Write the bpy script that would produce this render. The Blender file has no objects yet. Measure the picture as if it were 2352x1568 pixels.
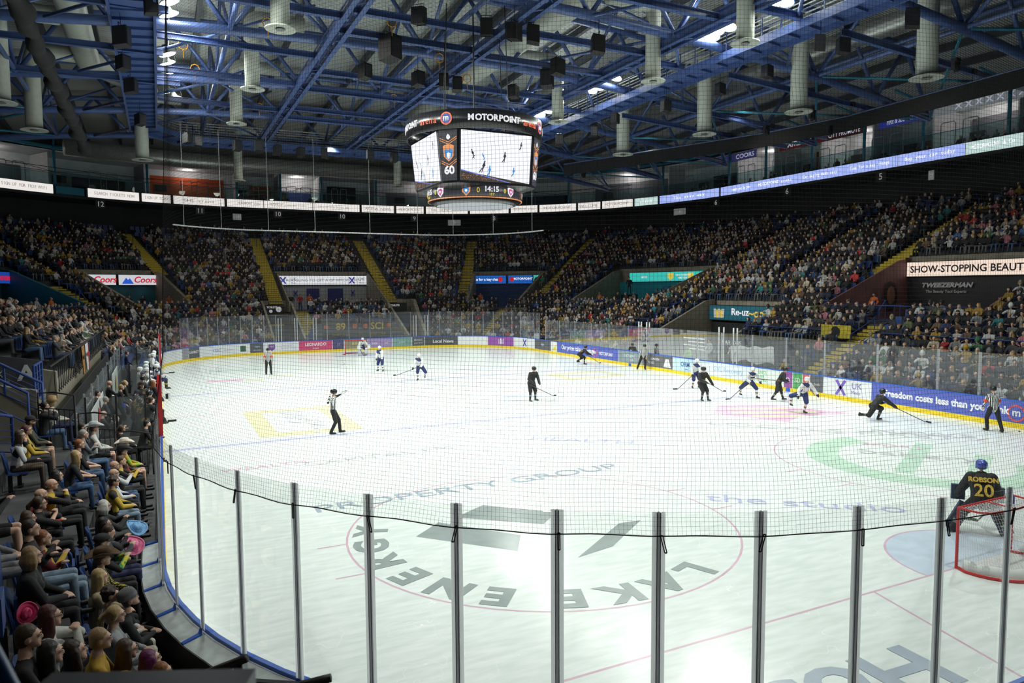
import bpy, bmesh, math, random
import numpy as np
from mathutils import Vector, Matrix, Quaternion
PI = math.pi
R_ = random.Random(7)
SC = bpy.context.scene
COL = SC.collection

# ------------------------------------------------------------------ camera, world, lights, exposure
CP = np.array([-14.898, -34.469, 5.599]); YAW, PIT, ROL, FPX = .45809, .074713, -.006525, 1636.45
_fw = np.array([math.sin(YAW)*math.cos(PIT), math.cos(YAW)*math.cos(PIT), -math.sin(PIT)])
_r = np.array([math.cos(YAW), -math.sin(YAW), 0.]); _u = np.cross(_r, _fw)
_rt = _r*math.cos(ROL)+_u*math.sin(ROL); _up = -_r*math.sin(ROL)+_u*math.cos(ROL)
cd = bpy.data.cameras.new('camera'); cam = bpy.data.objects.new('camera', cd); COL.objects.link(cam)
cam.matrix_world = Matrix(((_rt[0], _up[0], -_fw[0], CP[0]), (_rt[1], _up[1], -_fw[1], CP[1]), (_rt[2], _up[2], -_fw[2], CP[2]), (0, 0, 0, 1)))
cd.sensor_width = 36; cd.lens = 36*FPX/2352; cd.clip_start = .1; cd.clip_end = 400
cd.dof.use_dof = True; cd.dof.focus_distance = 17; cd.dof.aperture_fstop = 5.6
SC.camera = cam
w = bpy.data.worlds.new('world'); SC.world = w; w.use_nodes = True
w.node_tree.nodes['Background'].inputs[0].default_value = (.30, .36, .5, 1)
w.node_tree.nodes['Background'].inputs[1].default_value = .03
vs = SC.view_settings; vs.view_transform = 'Standard'; vs.look = 'None'; vs.gamma = 1; vs.use_curve_mapping = False
vs.exposure = 0.0
SC.cycles.max_bounces = 6; SC.cycles.diffuse_bounces = 3; SC.cycles.glossy_bounces = 2
SC.cycles.transparent_max_bounces = 12; SC.cycles.transmission_bounces = 2; SC.cycles.use_denoising = True
SC.cycles.caustics_reflective = False; SC.cycles.caustics_refractive = False
SC.cycles.use_adaptive_sampling = True; SC.cycles.adaptive_threshold = .02
SC.cycles.sample_clamp_indirect = 4

def flood(x, y, tx, ty, watts, cone=105, z=19.7, blend=.75):
    l = bpy.data.lights.new('rink_floodlight', 'SPOT'); l.energy = watts; l.spot_size = math.radians(cone); l.spot_blend = blend
    l.shadow_soft_size = .35; l.color = (.93, 1.0, .93)
    o = bpy.data.objects.new('rink_floodlight_beam', l); COL.objects.link(o); o.location = (x, y, z)
    o.rotation_euler = Vector((tx-x, ty-y, -z)).to_track_quat('-Z', 'Y').to_euler()
FLOODS = [(-13.9, 3.6), (-13.9, 8.0), (-13.9, 12.0), (-13.9, 16.0), (-13.9, -4), (-13.9, -12), (-13.9, -20), (-13.9, 24),
          (13.4, -4.2), (13.4, -6.5), (13.4, -11), (13.4, -19), (13.4, 3.5), (13.4, 10), (13.4, 15.5), (13.4, 23), (0, 29), (0, -29)]
for _x, _y in FLOODS:
    flood(_x, _y, _x*.12, _y*.8, 6900)
for _a, _t, _w, _c in [((13.0, -4.2, 19.3), (-17, -19, 1), 5200, 60), ((13.0, 9.6, 19.3), (-20, 2, 4), 4200, 62), ((-13.5, 4, 19.3), (22, -9, 4), 2400, 75), ((0, -20, 19.5), (-16, -24, 1), 1500, 70), ((-13.5, 12, 19.3), (26, 14, 5), 2200, 70), ((0, 33.2, 18.6), (0, 46, 5), 900, 120)]:  # added fill spots standing in for floodlight spill onto the stands
    l = bpy.data.lights.new('stand_spill_fill', 'SPOT'); l.energy = _w; l.spot_size = math.radians(_c); l.spot_blend = 1; l.shadow_soft_size = .3; l.color = (1, .97, .9)
    o = bpy.data.objects.new('stand_spill_fill_spot', l); COL.objects.link(o); o.location = _a; o.rotation_euler = (Vector(_t)-Vector(_a)).to_track_quat('-Z', 'Y').to_euler()
# added fill over the stands: weak downward spots without any fittings
for _x, _y in [(26, -18), (27, -6), (27, 6), (26, 18), (18, 38), (6, 44), (-6, 44), (-18, 38), (-26, 20), (-27, 6), (-26, -8), (-24, -20), (-20, -26)]:
    l = bpy.data.lights.new('overhead_fill', 'SPOT'); l.energy = 480; l.spot_size = math.radians(130); l.spot_blend = 1; l.shadow_soft_size = .4; l.color = (1, .93, .8)
    o = bpy.data.objects.new('overhead_fill_spot', l); COL.objects.link(o); o.location = (_x*.86, _y*.86, 18.4)
    o.rotation_euler = Vector((_x*.12, _y*.12, -10)).to_track_quat('-Z', 'Y').to_euler()

# ------------------------------------------------------------------ materials
MATS = {}
def mat(name, col=(.5, .5, .5), rough=.6, metal=0, emit=None, es=1, noise=0, nscale=8, spec=.5, bump=0, alpha=None, objcol=False, coat=0):
    if name in MATS: return MATS[name]
    m = bpy.data.materials.new(name); m.use_nodes = True; nt = m.node_tree; b = nt.nodes['Principled BSDF']
    b.inputs['Base Color'].default_value = (*col, 1); b.inputs['Roughness'].default_value = rough; b.inputs['Metallic'].default_value = metal
    b.inputs['Specular IOR Level'].default_value = spec; b.inputs['Coat Weight'].default_value = coat
    if emit: b.inputs['Emission Color'].default_value = (*emit, 1); b.inputs['Emission Strength'].default_value = es
    src = None
    if objcol:
        oi = nt.nodes.new('ShaderNodeObjectInfo'); src = oi.outputs['Color']; nt.links.new(src, b.inputs['Base Color'])
    if noise or bump:
        tc = nt.nodes.new('ShaderNodeTexCoord'); n = nt.nodes.new('ShaderNodeTexNoise'); n.inputs['Scale'].default_value = nscale; n.inputs['Detail'].default_value = 3
        nt.links.new(tc.outputs['Object'], n.inputs['Vector'])
        if noise:
            r = nt.nodes.new('ShaderNodeMapRange'); r.inputs[1].default_value = .3; r.inputs[2].default_value = .7
            r.inputs[3].default_value = 1-noise; r.inputs[4].default_value = 1+noise*.4
            nt.links.new(n.outputs[0], r.inputs[0])
            x = nt.nodes.new('ShaderNodeVectorMath'); x.operation = 'SCALE'
            if src: nt.links.new(src, x.inputs[0])
            else: x.inputs[0].default_value = col
            nt.links.new(r.outputs[0], x.inputs['Scale']); nt.links.new(x.outputs[0], b.inputs['Base Color'])
        if bump:
            bp = nt.nodes.new('ShaderNodeBump'); bp.inputs['Strength'].default_value = bump; bp.inputs['Distance'].default_value = .02
            nt.links.new(n.outputs[0], bp.inputs['Height']); nt.links.new(bp.outputs[0], b.inputs['Normal'])
    if alpha is not None: b.inputs['Alpha'].default_value = alpha
    MATS[name] = m; return m
def clearmat(name, tint=(1, 1, 1), haze=.04, gloss=.06, hazecol=(.8, .85, .85), rough=.02):
    m = bpy.data.materials.new(name); m.use_nodes = True; nt = m.node_tree; nt.nodes.clear()
    o = nt.nodes.new('ShaderNodeOutputMaterial'); t = nt.nodes.new('ShaderNodeBsdfTransparent'); t.inputs[0].default_value = (*tint, 1)
    g = nt.nodes.new('ShaderNodeBsdfGlossy'); g.inputs['Roughness'].default_value = rough; g.inputs[0].default_value = (1, 1, 1, 1)
    d = nt.nodes.new('ShaderNodeBsdfDiffuse'); d.inputs[0].default_value = (*hazecol, 1)
    fr = nt.nodes.new('ShaderNodeLayerWeight'); fr.inputs[0].default_value = .25
    mu = nt.nodes.new('ShaderNodeMath'); mu.operation = 'MULTIPLY'; mu.inputs[1].default_value = gloss*8
    ad = nt.nodes.new('ShaderNodeMath'); ad.operation = 'ADD'; ad.inputs[1].default_value = gloss*.4
    nt.links.new(fr.outputs['Fresnel'], mu.inputs[0]); nt.links.new(mu.outputs[0], ad.inputs[0])
    m1 = nt.nodes.new('ShaderNodeMixShader'); m1.inputs[0].default_value = haze
    m2 = nt.nodes.new('ShaderNodeMixShader')
    nt.links.new(t.outputs[0], m1.inputs[1]); nt.links.new(d.outputs[0], m1.inputs[2])
    nt.links.new(ad.outputs[0], m2.inputs[0]); nt.links.new(m1.outputs[0], m2.inputs[1]); nt.links.new(g.outputs[0], m2.inputs[2])
    nt.links.new(m2.outputs[0], o.inputs[0]); MATS[name] = m; return m

M_steel = mat('blue_painted_steel', (.065, .11, .285), .38, .0, noise=.15, nscale=3, spec=.6)
M_steel2 = mat('teal_painted_steel', (.02, .17, .27), .45, 0, noise=.15, nscale=3)
M_black = mat('black_paint', (.012, .012, .014), .45, spec=.5, noise=.2)
M_rail = mat('dark_rail', (.02, .022, .03), .35, .2, noise=.1)
M_bluerail = mat('blue_rail_paint', (.02, .06, .27), .4, noise=.1)
M_conc = mat('concrete', (.30, .27, .21), .85, noise=.25, nscale=2.5, bump=.1)
M_dconc = mat('dark_terrace', (.075, .075, .08), .8, noise=.4, nscale=2)
M_deck = mat('grey_floor', (.10, .10, .105), .6, noise=.4, nscale=1.5)
M_yel = mat('yellow_nosing', (.62, .46, .04), .6, noise=.2)
M_duct = mat('duct_grey', (.44, .46, .41), .5, .0, noise=.1, nscale=3)
M_ductm = mat('galvanised_duct', (.35, .36, .35), .35, .6, noise=.2, nscale=5)
M_alu = mat('aluminium', (.55, .56, .60), .35, .5, noise=.08, nscale=12)
M_board = mat('white_board', (.82, .84, .86), .4, noise=.06, nscale=4)
M_cap = mat('blue_cap_rail', (.03, .13, .60), .4, noise=.08)
M_kick = mat('yellow_kickplate', (.85, .62, .02), .45, noise=.12, nscale=5)
M_seat = mat('blue_seat_plastic', (.03, .075, .24), .38, noise=.12, nscale=10)
M_white = mat('white_plastic', (.8, .8, .8), .5, noise=.08)
M_red = mat('red_paint', (.55, .02, .02), .4, noise=.1)
M_rope = mat('black_rope', (.01, .01, .01), .9, noise=.2)
M_netcord = mat('net_cord', (.012, .012, .014), .9, noise=.1)
M_wnet = mat('white_cord', (.75, .75, .75), .8, noise=.1)
M_grey = mat('mid_grey', (.2, .2, .2), .6, noise=.15)
M_wall = mat('suite_wall', (.60, .61, .64), .8, noise=.1, nscale=2)
M_glass = clearmat('rink_glass', (.965, .972, .968), .012, .018)
M_sglass = clearmat('rink_glass_painted_haze', (.95, .955, .965), .05, .05, (.55, .56, .62))  # diffuse share paints in the whitish reflection of the ice
M_bglass = clearmat('balustrade_glass', (.72, .86, .86), .02, .04)
M_cglass = clearmat('bench_glass', (.93, .95, .95), .06, .04)

def postmat():
    m = bpy.data.materials.new('clear_post'); m.use_nodes = True; nt = m.node_tree; nt.nodes.clear(); o = nt.nodes.new('ShaderNodeOutputMaterial')
    a = nt.nodes.new('ShaderNodeBsdfTranslucent'); a.inputs[0].default_value = (.92, .93, .96, 1); b = nt.nodes.new('ShaderNodeBsdfDiffuse'); b.inputs[0].default_value = (.75, .77, .8, 1); c = nt.nodes.new('ShaderNodeMixShader'); c.inputs[0].default_value = .3
    g = nt.nodes.new('ShaderNodeBsdfGlossy'); g.inputs['Roughness'].default_value = .15; d = nt.nodes.new('ShaderNodeMixShader'); d.inputs[0].default_value = .15
    nt.links.new(a.outputs[0], c.inputs[1]); nt.links.new(b.outputs[0], c.inputs[2]); nt.links.new(c.outputs[0], d.inputs[1]); nt.links.new(g.outputs[0], d.inputs[2]); nt.links.new(d.outputs[0], o.inputs[0]); return m
M_post = postmat()
# ------------------------------------------------------------------ mesh helpers
class MB:
    def __init__(s): s.v = []; s.f = []; s.m = []
    def add(s, vs_, fs, mi=0):
        n = len(s.v); s.v += [tuple(map(float, q)) for q in vs_]
        s.f += [tuple(i+n for i in f) for f in fs]; s.m += [mi]*len(fs); return s
    def box(s, c, sz, mi=0, M=None, taper=1):
        hx, hy, hz = sz[0]/2, sz[1]/2, sz[2]/2; P = []
        for z, t in ((-hz, 1), (hz, taper)):
            for x, y in ((-hx*t, -hy*t), (hx*t, -hy*t), (hx*t, hy*t), (-hx*t, hy*t)): P.append(Vector((x, y, z)))
        if M is not None: P = [M @ q for q in P]
        P = [q+Vector(c) for q in P]
        return s.add(P, [(0, 3, 2, 1), (4, 5, 6, 7), (0, 1, 5, 4), (1, 2, 6, 5), (2, 3, 7, 6), (3, 0, 4, 7)], mi)
    def tube(s, pts, r, n=8, mi=0, cap=True, closed=False, flat=1.0):
        pts = [Vector(q) for q in pts]; k = len(pts); rr = r if isinstance(r, (list, tuple)) else [r]*k
        V = []; up = None
        for i, q in enumerate(pts):
            a = pts[(i-1) % k] if (i > 0 or closed) else q; b = pts[(i+1) % k] if (i < k-1 or closed) else q
            t = (b-a).normalized() if (b-a).length > 1e-9 else Vector((0, 0, 1))
            if up is None:
                ref = Vector((0, 0, 1)) if abs(t.z) < .95 else Vector((0, 1, 0)); up = t.cross(ref).normalized()
            sd = (up-t*up.dot(t)); sd = sd.normalized() if sd.length > 1e-6 else up; up = sd; u2 = t.cross(sd)
            for j in range(n):
                an = 2*PI*j/n; V.append(q+sd*math.cos(an)*rr[i]+u2*math.sin(an)*rr[i]*flat)
        F = []
        for i in range(k if closed else k-1):
            for j in range(n):
                a = i*n+j; b = i*n+(j+1) % n; c = ((i+1) % k)*n+(j+1) % n; d = ((i+1) % k)*n+j; F.append((a, b, c, d))
        if cap and not closed: F += [tuple(range(n-1, -1, -1)), tuple((k-1)*n+j for j in range(n))]
        return s.add(V, F, mi)
    def bar(s, a, b, w, h, mi=0, up=(0, 0, 1)):
        a = Vector(a); b = Vector(b); t = (b-a); L = t.length; t.normalize(); u = Vector(up)
        if abs(t.dot(u)) > .98: u = Vector((0, 1, 0))
        sd = t.cross(u).normalized(); u2 = sd.cross(t)
        M = Matrix((sd, t, u2)).transposed()
        return s.box((a+b)/2, (w, L, h), mi, M)
    def prism(s, poly, axis, lo, hi, mi=0):
        # poly: list of 2D pts in plane perpendicular to axis
        def P(q, t): return {'x': (t, q[0], q[1]), 'y': (q[0], t, q[1]), 'z': (q[0], q[1], t)}[axis]
        n = len(poly); V = [P(q, lo) for q in poly]+[P(q, hi) for q in poly]
        return s.add(V, [tuple(range(n-1, -1, -1)), tuple(range(n, 2*n))]+[(i, (i+1) % n, n+(i+1) % n, n+i) for i in range(n)], mi)
    def lathe(s, prof, c=(0, 0, 0), n=24, mi=0, M=None):
        V = []; k = len(prof)
        for r, z in prof:
            for j in range(n):
                a = 2*PI*j/n; q = Vector((r*math.cos(a), r*math.sin(a), z)); V.append((M @ q if M is not None else q)+Vector(c))
        F = [(i*n+j, i*n+(j+1) % n, (i+1)*n+(j+1) % n, (i+1)*n+j) for i in range(k-1) for j in range(n)]
        F += [tuple(range(n-1, -1, -1)), tuple((k-1)*n+j for j in range(n))]
        return s.add(V, F, mi)
    def ell(s, c, r, n=12, k=8, mi=0, M=None):
        prof = [(max(math.sin(PI*i/k), .02), -math.cos(PI*i/k)) for i in range(k+1)]
        S = Matrix.Diagonal((r[0], r[1], r[2])); S = (M @ S) if M is not None else S
        return s.lathe(prof, c, n, mi, S)
    def build(s, name, mats, parent=None, smooth=False, loc=None):
        me = bpy.data.meshes.new(name); me.from_pydata(s.v, [], s.f)
        for m in (mats if isinstance(mats, (list, tuple)) else [mats]): me.materials.append(m)
        if any(s.m): me.polygons.foreach_set('material_index', s.m)
        if smooth: me.polygons.foreach_set('use_smooth', [True]*len(s.f))
        me.update(); o = bpy.data.objects.new(name, me); COL.objects.link(o)
        if parent is not None: o.parent = parent
        if loc: o.location = loc
        return o
def tag(o, label, cat=None, group=None, kind=None):
    if label: o['label'] = label
    if cat: o['category'] = cat
    if group: o['group'] = group
    if kind: o['kind'] = kind
    return o
def struct(o): o['kind'] = 'structure'; return o
def empty(name, loc=(0, 0, 0), rz=0):
    o = bpy.data.objects.new(name, None); COL.objects.link(o); o.location = loc; o.rotation_euler = (0, 0, rz); o.empty_display_size = .2; return o
def copy_tree(o, parent=None):
    c = o.copy(); COL.objects.link(c)
    if parent is not None: c.parent = parent
    for ch in list(o.children): copy_tree(ch, c)
    return c
def text(body, size, mtl, parent=None, name='lettering', loc=(0, 0, 0), rot=None, ext=.004, bold=0, ax='CENTER', sx=1, shear=0):
    c = bpy.data.curves.new(name, 'FONT'); c.body = body; c.size = size; c.align_x = ax; c.align_y = 'CENTER'; c.extrude = ext; c.offset = bold; c.shear = shear
    c.resolution_u = 3; c.materials.append(mtl); o = bpy.data.objects.new(name, c); COL.objects.link(o); o.location = loc
    if rot is not None: o.rotation_euler = rot
    o.scale = (sx, 1, 1)
    if parent is not None: o.parent = parent
    return o
def ORD(n): return ['first', 'second', 'third', 'fourth', 'fifth', 'sixth', 'seventh', 'eighth', 'ninth', 'tenth', 'eleventh', 'twelfth'][n-1] if n <= 12 else str(n)+('st' if n % 10 == 1 and n != 11 else 'nd' if n % 10 == 2 and n != 12 else 'rd' if n % 10 == 3 and n != 13 else 'th')

# ------------------------------------------------------------------ bowl path: s runs round the rink (metres at the board), d is the distance outward
RC = 8.5; CL = RC*PI/2; STOT = 86+26+4*CL
def sd_xy(s, d):
    s = s % STOT
    for kind, ln, a in (('R', 43, 0), ('c', CL, 0), ('T', 13, 0), ('c', CL, 90), ('L', 43, 0), ('c', CL, 180), ('B', 13, 0), ('c', CL, 270)):
        if s <= ln:
            if kind == 'R': return (15+d, -21.5+s), (1, 0)
            if kind == 'T': return (6.5-s, 30+d), (0, 1)
            if kind == 'L': return (-15-d, 21.5-s), (-1, 0)
            if kind == 'B': return (-6.5+s, -30-d), (0, -1)
            t = math.radians(a+90*s/ln); cx = 6.5 if a in (0, 270) else -6.5; cy = 21.5 if a in (0, 90) else -21.5
            n = (math.cos(t), math.sin(t)); return (cx+n[0]*(RC+d), cy+n[1]*(RC+d)), n
        s -= ln
    return sd_xy(0, d)
def P3(s, d, z): (x, y), n = sd_xy(s, d); return Vector((x, y, z))
def NRM(s): return Vector((*sd_xy(s, 0)[1], 0))
def xy_sd(x, y):
    dx, dy = x-max(-6.5, min(6.5, x)), y-max(-21.5, min(21.5, y))
    if abs(x) > 6.5 and abs(y) > 21.5:
        th = math.degrees(math.atan2(dy, dx)) % 360; k = int(th//90)
        return [43, 56+CL, 99+2*CL, 112+3*CL][k]+(th % 90)/90*CL, math.hypot(dx, dy)-RC
    if abs(y) <= 21.5: return (y+21.5, x-15) if x > 0 else (56+2*CL+21.5-y, -15-x)
    return (43+CL+6.5-x, y-30) if y > 0 else (99+3*CL+x+6.5, -30-y)
def FL(d): return .30+.445*(max(d, .4)-.85)
def arc(s0, s1, d, z, step=1.0):
    n = max(1, int(abs(s1-s0)/step)); return [P3(s0+(s1-s0)*i/n, d, z) for i in range(n+1)]
def band(mb, s0, s1, prof, step=1.0, mi=0, closed=False, endcap=True):
    """sweep a closed (d,z) profile polygon along the path"""
    n = max(1, int(abs(s1-s0)/step)); k = len(prof); V = []
    for i in range(n+1 if not closed else n):
        s = s0+(s1-s0)*i/n
        for d, z in prof: V.append(P3(s, d, z))
    F = []; m = n
    for i in range(n):
        a = i*k; b = ((i+1) % len(range(n+1 if not closed else n)))*k if closed else (i+1)*k
        for j in range(k): F.append((a+j, a+(j+1) % k, b+(j+1) % k, b+j))
    if not closed and endcap: F += [tuple(range(k)), tuple(n*k+j for j in range(k-1, -1, -1))]
    mb.add(V, F, mi)
# ------------------------------------------------------------------ ice, floors, terrace, shell
def icemat():
    m = mat('ice', (.80, .84, .83), .2, spec=.45); nt = m.node_tree; b = nt.nodes['Principled BSDF']
    tc = nt.nodes.new('ShaderNodeTexCoord'); mp = nt.nodes.new('ShaderNodeMapping'); mp.inputs['Scale'].default_value = (.5, 2.2, 1); mp.inputs['Rotation'].default_value = (0, 0, .6)
    n = nt.nodes.new('ShaderNodeTexNoise'); n.inputs['Scale'].default_value = 3; n.inputs['Detail'].default_value = 6
    nt.links.new(tc.outputs['Object'], mp.inputs[0]); nt.links.new(mp.outputs[0], n.inputs[0])
    cr = nt.nodes.new('ShaderNodeValToRGB'); cr.color_ramp.elements[0].color = (.72, .775, .755, 1); cr.color_ramp.elements[1].color = (.84, .875, .87, 1)
    cr.color_ramp.elements[0].position = .35; cr.color_ramp.elements[1].position = .65
    nt.links.new(n.outputs[0], cr.inputs[0])
    v = nt.nodes.new('ShaderNodeTexVoronoi'); v.feature = 'DISTANCE_TO_EDGE'; v.inputs['Scale'].default_value = .9
    d = nt.nodes.new('ShaderNodeTexNoise'); d.inputs['Scale'].default_value = 1.3; mx = nt.nodes.new('ShaderNodeMixRGB'); mx.inputs[0].default_value = .75
    nt.links.new(tc.outputs['Object'], d.inputs[0]); nt.links.new(tc.outputs['Object'], mx.inputs[1]); nt.links.new(d.outputs['Color'], mx.inputs[2]); nt.links.new(mx.outputs[0], v.inputs['Vector'])
    lt = nt.nodes.new('ShaderNodeMath'); lt.operation = 'LESS_THAN'; lt.inputs[1].default_value = .0012; nt.links.new(v.outputs[0], lt.inputs[0])
    mm = nt.nodes.new('ShaderNodeMixRGB'); nt.links.new(lt.outputs[0], mm.inputs[0]); nt.links.new(cr.outputs[0], mm.inputs[1]); mm.inputs[2].default_value = (.97, .97, .97, 1)
    nt.links.new(mm.outputs[0], b.inputs['Base Color'])
    n2 = nt.nodes.new('ShaderNodeTexNoise'); n2.inputs['Scale'].default_value = 9; n2.inputs['Detail'].default_value = 5; nt.links.new(mp.outputs[0], n2.inputs[0])
    bp = nt.nodes.new('ShaderNodeBump'); bp.inputs['Strength'].default_value = .12; bp.inputs['Distance'].default_value = .01; nt.links.new(n2.outputs[0], bp.inputs['Height']); nt.links.new(bp.outputs[0], b.inputs['Normal'])
    return m
mb = MB(); ring = arc(0, STOT, .03, 0)[:-1]; mb.add(ring, [tuple(range(len(ring)))]); 
ICE = struct(mb.build('floor', icemat())); ICE['label'] = 'white ice sheet with scratched surface and painted markings'
mb = MB(); o_ = [(-50, -60), (50, -60), (50, 66), (-50, 66)]
band(mb, 0, STOT, [(.03, -.02), (34, -.02), (34, -.3), (.03, -.3)], 1.5, closed=True)
struct(mb.build('floor_concourse', M_deck))

def ipaint(name, col, a=.5):
    a = min(.85, a*1.18)
    return mat('ice_paint_'+name, tuple(c*a+.80*(1-a) for c in col), .22, noise=.12, nscale=2, spec=.45)
ZF = [0]
def flat(name, polys, m, z=.003, lab=None):
    b = MB(); ZF[0] += 1
    for k, pl in enumerate(polys): b.add([(q[0], q[1], min(z, .009)*.35+ZF[0]*.00002+k*.0007*(len(polys) < 9)) for q in pl], [tuple(range(len(pl)))])
    o = b.build(name, m, ICE)
    if lab: o['label'] = lab
    return o
def strip(a, b, wd):
    a = Vector(a); b = Vector(b); t = (b-a).normalized(); n = Vector((-t.y, t.x))*wd/2
    return [a-n, b-n, b+n, a+n]
def ringp(c, r, wd, a0=0, a1=2*PI, n=64):
    out = []
    for i in range(n):
        t0 = a0+(a1-a0)*i/n; t1 = a0+(a1-a0)*(i+1)/n
        out.append([(c[0]+(r-wd/2)*math.cos(t0), c[1]+(r-wd/2)*math.sin(t0)), (c[0]+(r+wd/2)*math.cos(t0), c[1]+(r+wd/2)*math.sin(t0)), (c[0]+(r+wd/2)*math.cos(t1), c[1]+(r+wd/2)*math.sin(t1)), (c[0]+(r-wd/2)*math.cos(t1), c[1]+(r-wd/2)*math.sin(t1))])
    return out
pr = ipaint('pink_line', (.62, .25, .42), .5); pb = ipaint('blue_line', (.18, .2, .75), .35); pk = ipaint('grey', (.08, .15, .15), .55); pl_ = ipaint('dark_blue', (.10, .22, .38), .45)
for sg in (-1, 1):
    yy = 26*sg; xx = 15-(8.5-math.sqrt(8.5**2-4.5**2))
    flat('goal_line', [strip((-xx, yy), (xx, yy), .05)], pr, lab='thin red goal line')
    flat('blue_line', [strip((-15, sg*7.14), (15, sg*7.14), .3)], pb, lab='faded blue line across the ice')
    cre = [(1.8*math.cos(t), yy-sg*1.8*math.sin(t)) for t in [PI*i/24 for i in range(25)]]
    flat('goal_crease', [cre], ipaint('crease', (.25, .5, .85), .30), .002, 'pale blue goal crease')
    flat('crease_line', ringp((0, yy), 1.8, .05, 0 if sg < 0 else PI, PI if sg < 0 else 2*PI, 24), pr, .004)
    for sx in (-1, 1):
        flat('behind_net_line', [strip((sx*3.35, yy), (sx*4.3, yy+sg*4), .05)], pr)
        flat('faceoff_circle', ringp((sx*7, sg*20), 4.5, .05), pr, .004)
        hs = []
        for hx in (-1, 1):
            for hy in (-.9, .9): hs.append(strip((sx*7+hx*4.42, sg*20+hy), (sx*7+hx*5.05, sg*20+hy), .05))
        flat('hash_marks', hs, pr, .004)
flat('centre_line', [strip((-15, 0), (15, 0), .3)], ipaint('cl', (.7, .2, .25), .12), .002)
flat('centre_circle', ringp((0, 0), 4.5, .25), ipaint('cc', (.3, .35, .4), .25), .004, 'faint grey centre circle')
def itext(body, size, c, ang, m, sx=1, bold=.01):
    ZF[0] += 1
    return text(body, size, m, ICE, 'painted_lettering', (c[0], c[1], .0042+ZF[0]*.00006+(.001 if len(body) in (5, 6) else 0)), (0, 0, ang), .0, (.042 if size >= 1 and len(body) < 2 or body == 'Host' else 0), sx=sx*1.1)
# near circle artwork: ring lettering read from inside plus two bars
def ringtext(body, c, r, a0, da, size, m, face=PI/2):
    for i, ch in enumerate(body):
        a = a0+i*da
        if ch != ' ': itext(ch, size, (c[0]+r*math.cos(a), c[1]+r*math.sin(a)), a+face, m, 1.0, .02)
ringtext('ENERGY', (-7, -20), 3.95, math.radians(230), -math.radians(14.4), 1.0, pk, -PI/2)
ringtext('LAKE', (-7, -20), 3.95, math.radians(291), -math.radians(14), 1.0, pk, -PI/2)
flat('painted_logo', [[(-9.9, -19.35), (-9.1, -18.65), (-7.75, -20.35), (-8.25, -21.2)], [(-7.3, -22.1), (-6.3, -21.9), (-4.7, -20.75), (-5.3, -20.7)], [(-8.6, -18.5), (-7.6, -17.9), (-6.2, -19.3), (-6.9, -19.9)]], pk, .005, 'grey geometric sponsor mark in the near circle')
itext('Host', 1.5, (-6.5, -27.9), PI*.985, pl_, 1.1, .03)
# other painted advertising in the ice
yl = ipaint('yellow', (.75, .68, .15), .42); gr = ipaint('green', (.2, .65, .35), .35); pu = ipaint('magenta', (.80, .2, .55), .38); gy = ipaint('soft_grey', (.25, .28, .35), .3); lb = ipaint('pale_blue', (.3, .55, .8), .3)
def frame_(cx, cy, w_, h_, t, ang=0):
    c, s = math.cos(ang), math.sin(ang); f = lambda x, y: (cx+x*c-y*s, cy+x*s+y*c)
    return [[f(-w_, -h_), f(w_, -h_), f(w_, -h_+t), f(-w_, -h_+t)], [f(-w_, h_-t), f(w_, h_-t), f(w_, h_), f(-w_, h_)], [f(-w_, -h_), f(-w_+t, -h_), f(-w_+t, h_), f(-w_, h_)], [f(w_-t, -h_), f(w_, -h_), f(w_, h_), f(w_-t, h_)]]
flat('painted_logo', frame_(-9.7, -3.2, 2.0, 3.2, .75), yl, .004, 'pale yellow square sponsor mark by the left blue line')
itext('GRIP', 1.3, (-9.7, -2.2), PI/2, gy, 1.2, .03); itext('TYRES', .9, (-9.2, -4.8), PI/2, gy, 1.1, .03)
flat('painted_logo', frame_(9.5, 4.3, 2.2, 1.6, .7), yl, .004, 'pale yellow sponsor mark by the far right boards')
flat('painted_logo', [[(6.9, -10.4), (8.6, -8.8), (10.8, -10.0), (12.4, -13.4), (9.8, -12.6), (8.2, -13.4)]], pu, .004, 'pink diamond sponsor mark in the right faceoff area')
flat('painted_logo', [strip((7.8, -10.6), (11.2, -12.3), .35), strip((8.3, -9.8), (10.9, -10.9), .3), strip((7.9, -11.7), (9.8, -12.6), .3)], yl, .006, 'yellow stripes on the pink mark')
flat('painted_logo', [strip((4.9, -20.8), (9.2, -18.6), .55), strip((6.2, -22.1), (9.3, -20.6), .5)], gr, .009)
flat('painted_logo', ringp((7, -20), 3.0, 1.0, PI*.42, PI*1.75, 40), gr, .0, 'green round sponsor mark in the right circle')
itext('bakery', 1.0, (7.3, -19.6), -.9, gy, 1.2, .02); itext('SPORT', .5, (7.9, -18.3), -.9, pu, 1.2, .02)
itext('CAPITAL FM', .8, (-8.4, -11.3), .02, gy, 1.1); itext('WEALTH', .6, (-12.1, -11.0), .02, pu, 1.0)
itext('PROPERTY GROUP', .85, (-6.9, -16.2), .02, pl_, 1.2, .02); itext('the studio', .9, (-.2, -21.6), -.7, pb, 1.2, .02)
itext('LOCALS FIRST', 1.0, (8.1, -15.3), -.85, gy, 1.3, .03); itext('NEWS', .9, (10.8, -17.4), -.85, gy, 1.3, .03)
itext('HEALTH', .8, (-1.2, -12.4), -.7, pb, 1.2, .02)
flat('painted_logo', [strip((-3.2, 3.6), (2.6, 3.2), .35), strip((-1.6, -2.4), (3.4, -3.4), .4), strip((-3.4, 1.6), (-1.8, -1.6), .35)], ipaint('cgrey', (.3, .33, .33), .25), .006, 'grey strokes of the centre ice mark')
flat('painted_logo', [strip((.8, -1.6), (3.0, -2.2), .8), strip((-8, 6), (-4.5, 5.6), .5), strip((3, 11), (7, 10.6), .5)], lb, .006, 'pale blue strokes of the centre ice mark')
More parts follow.
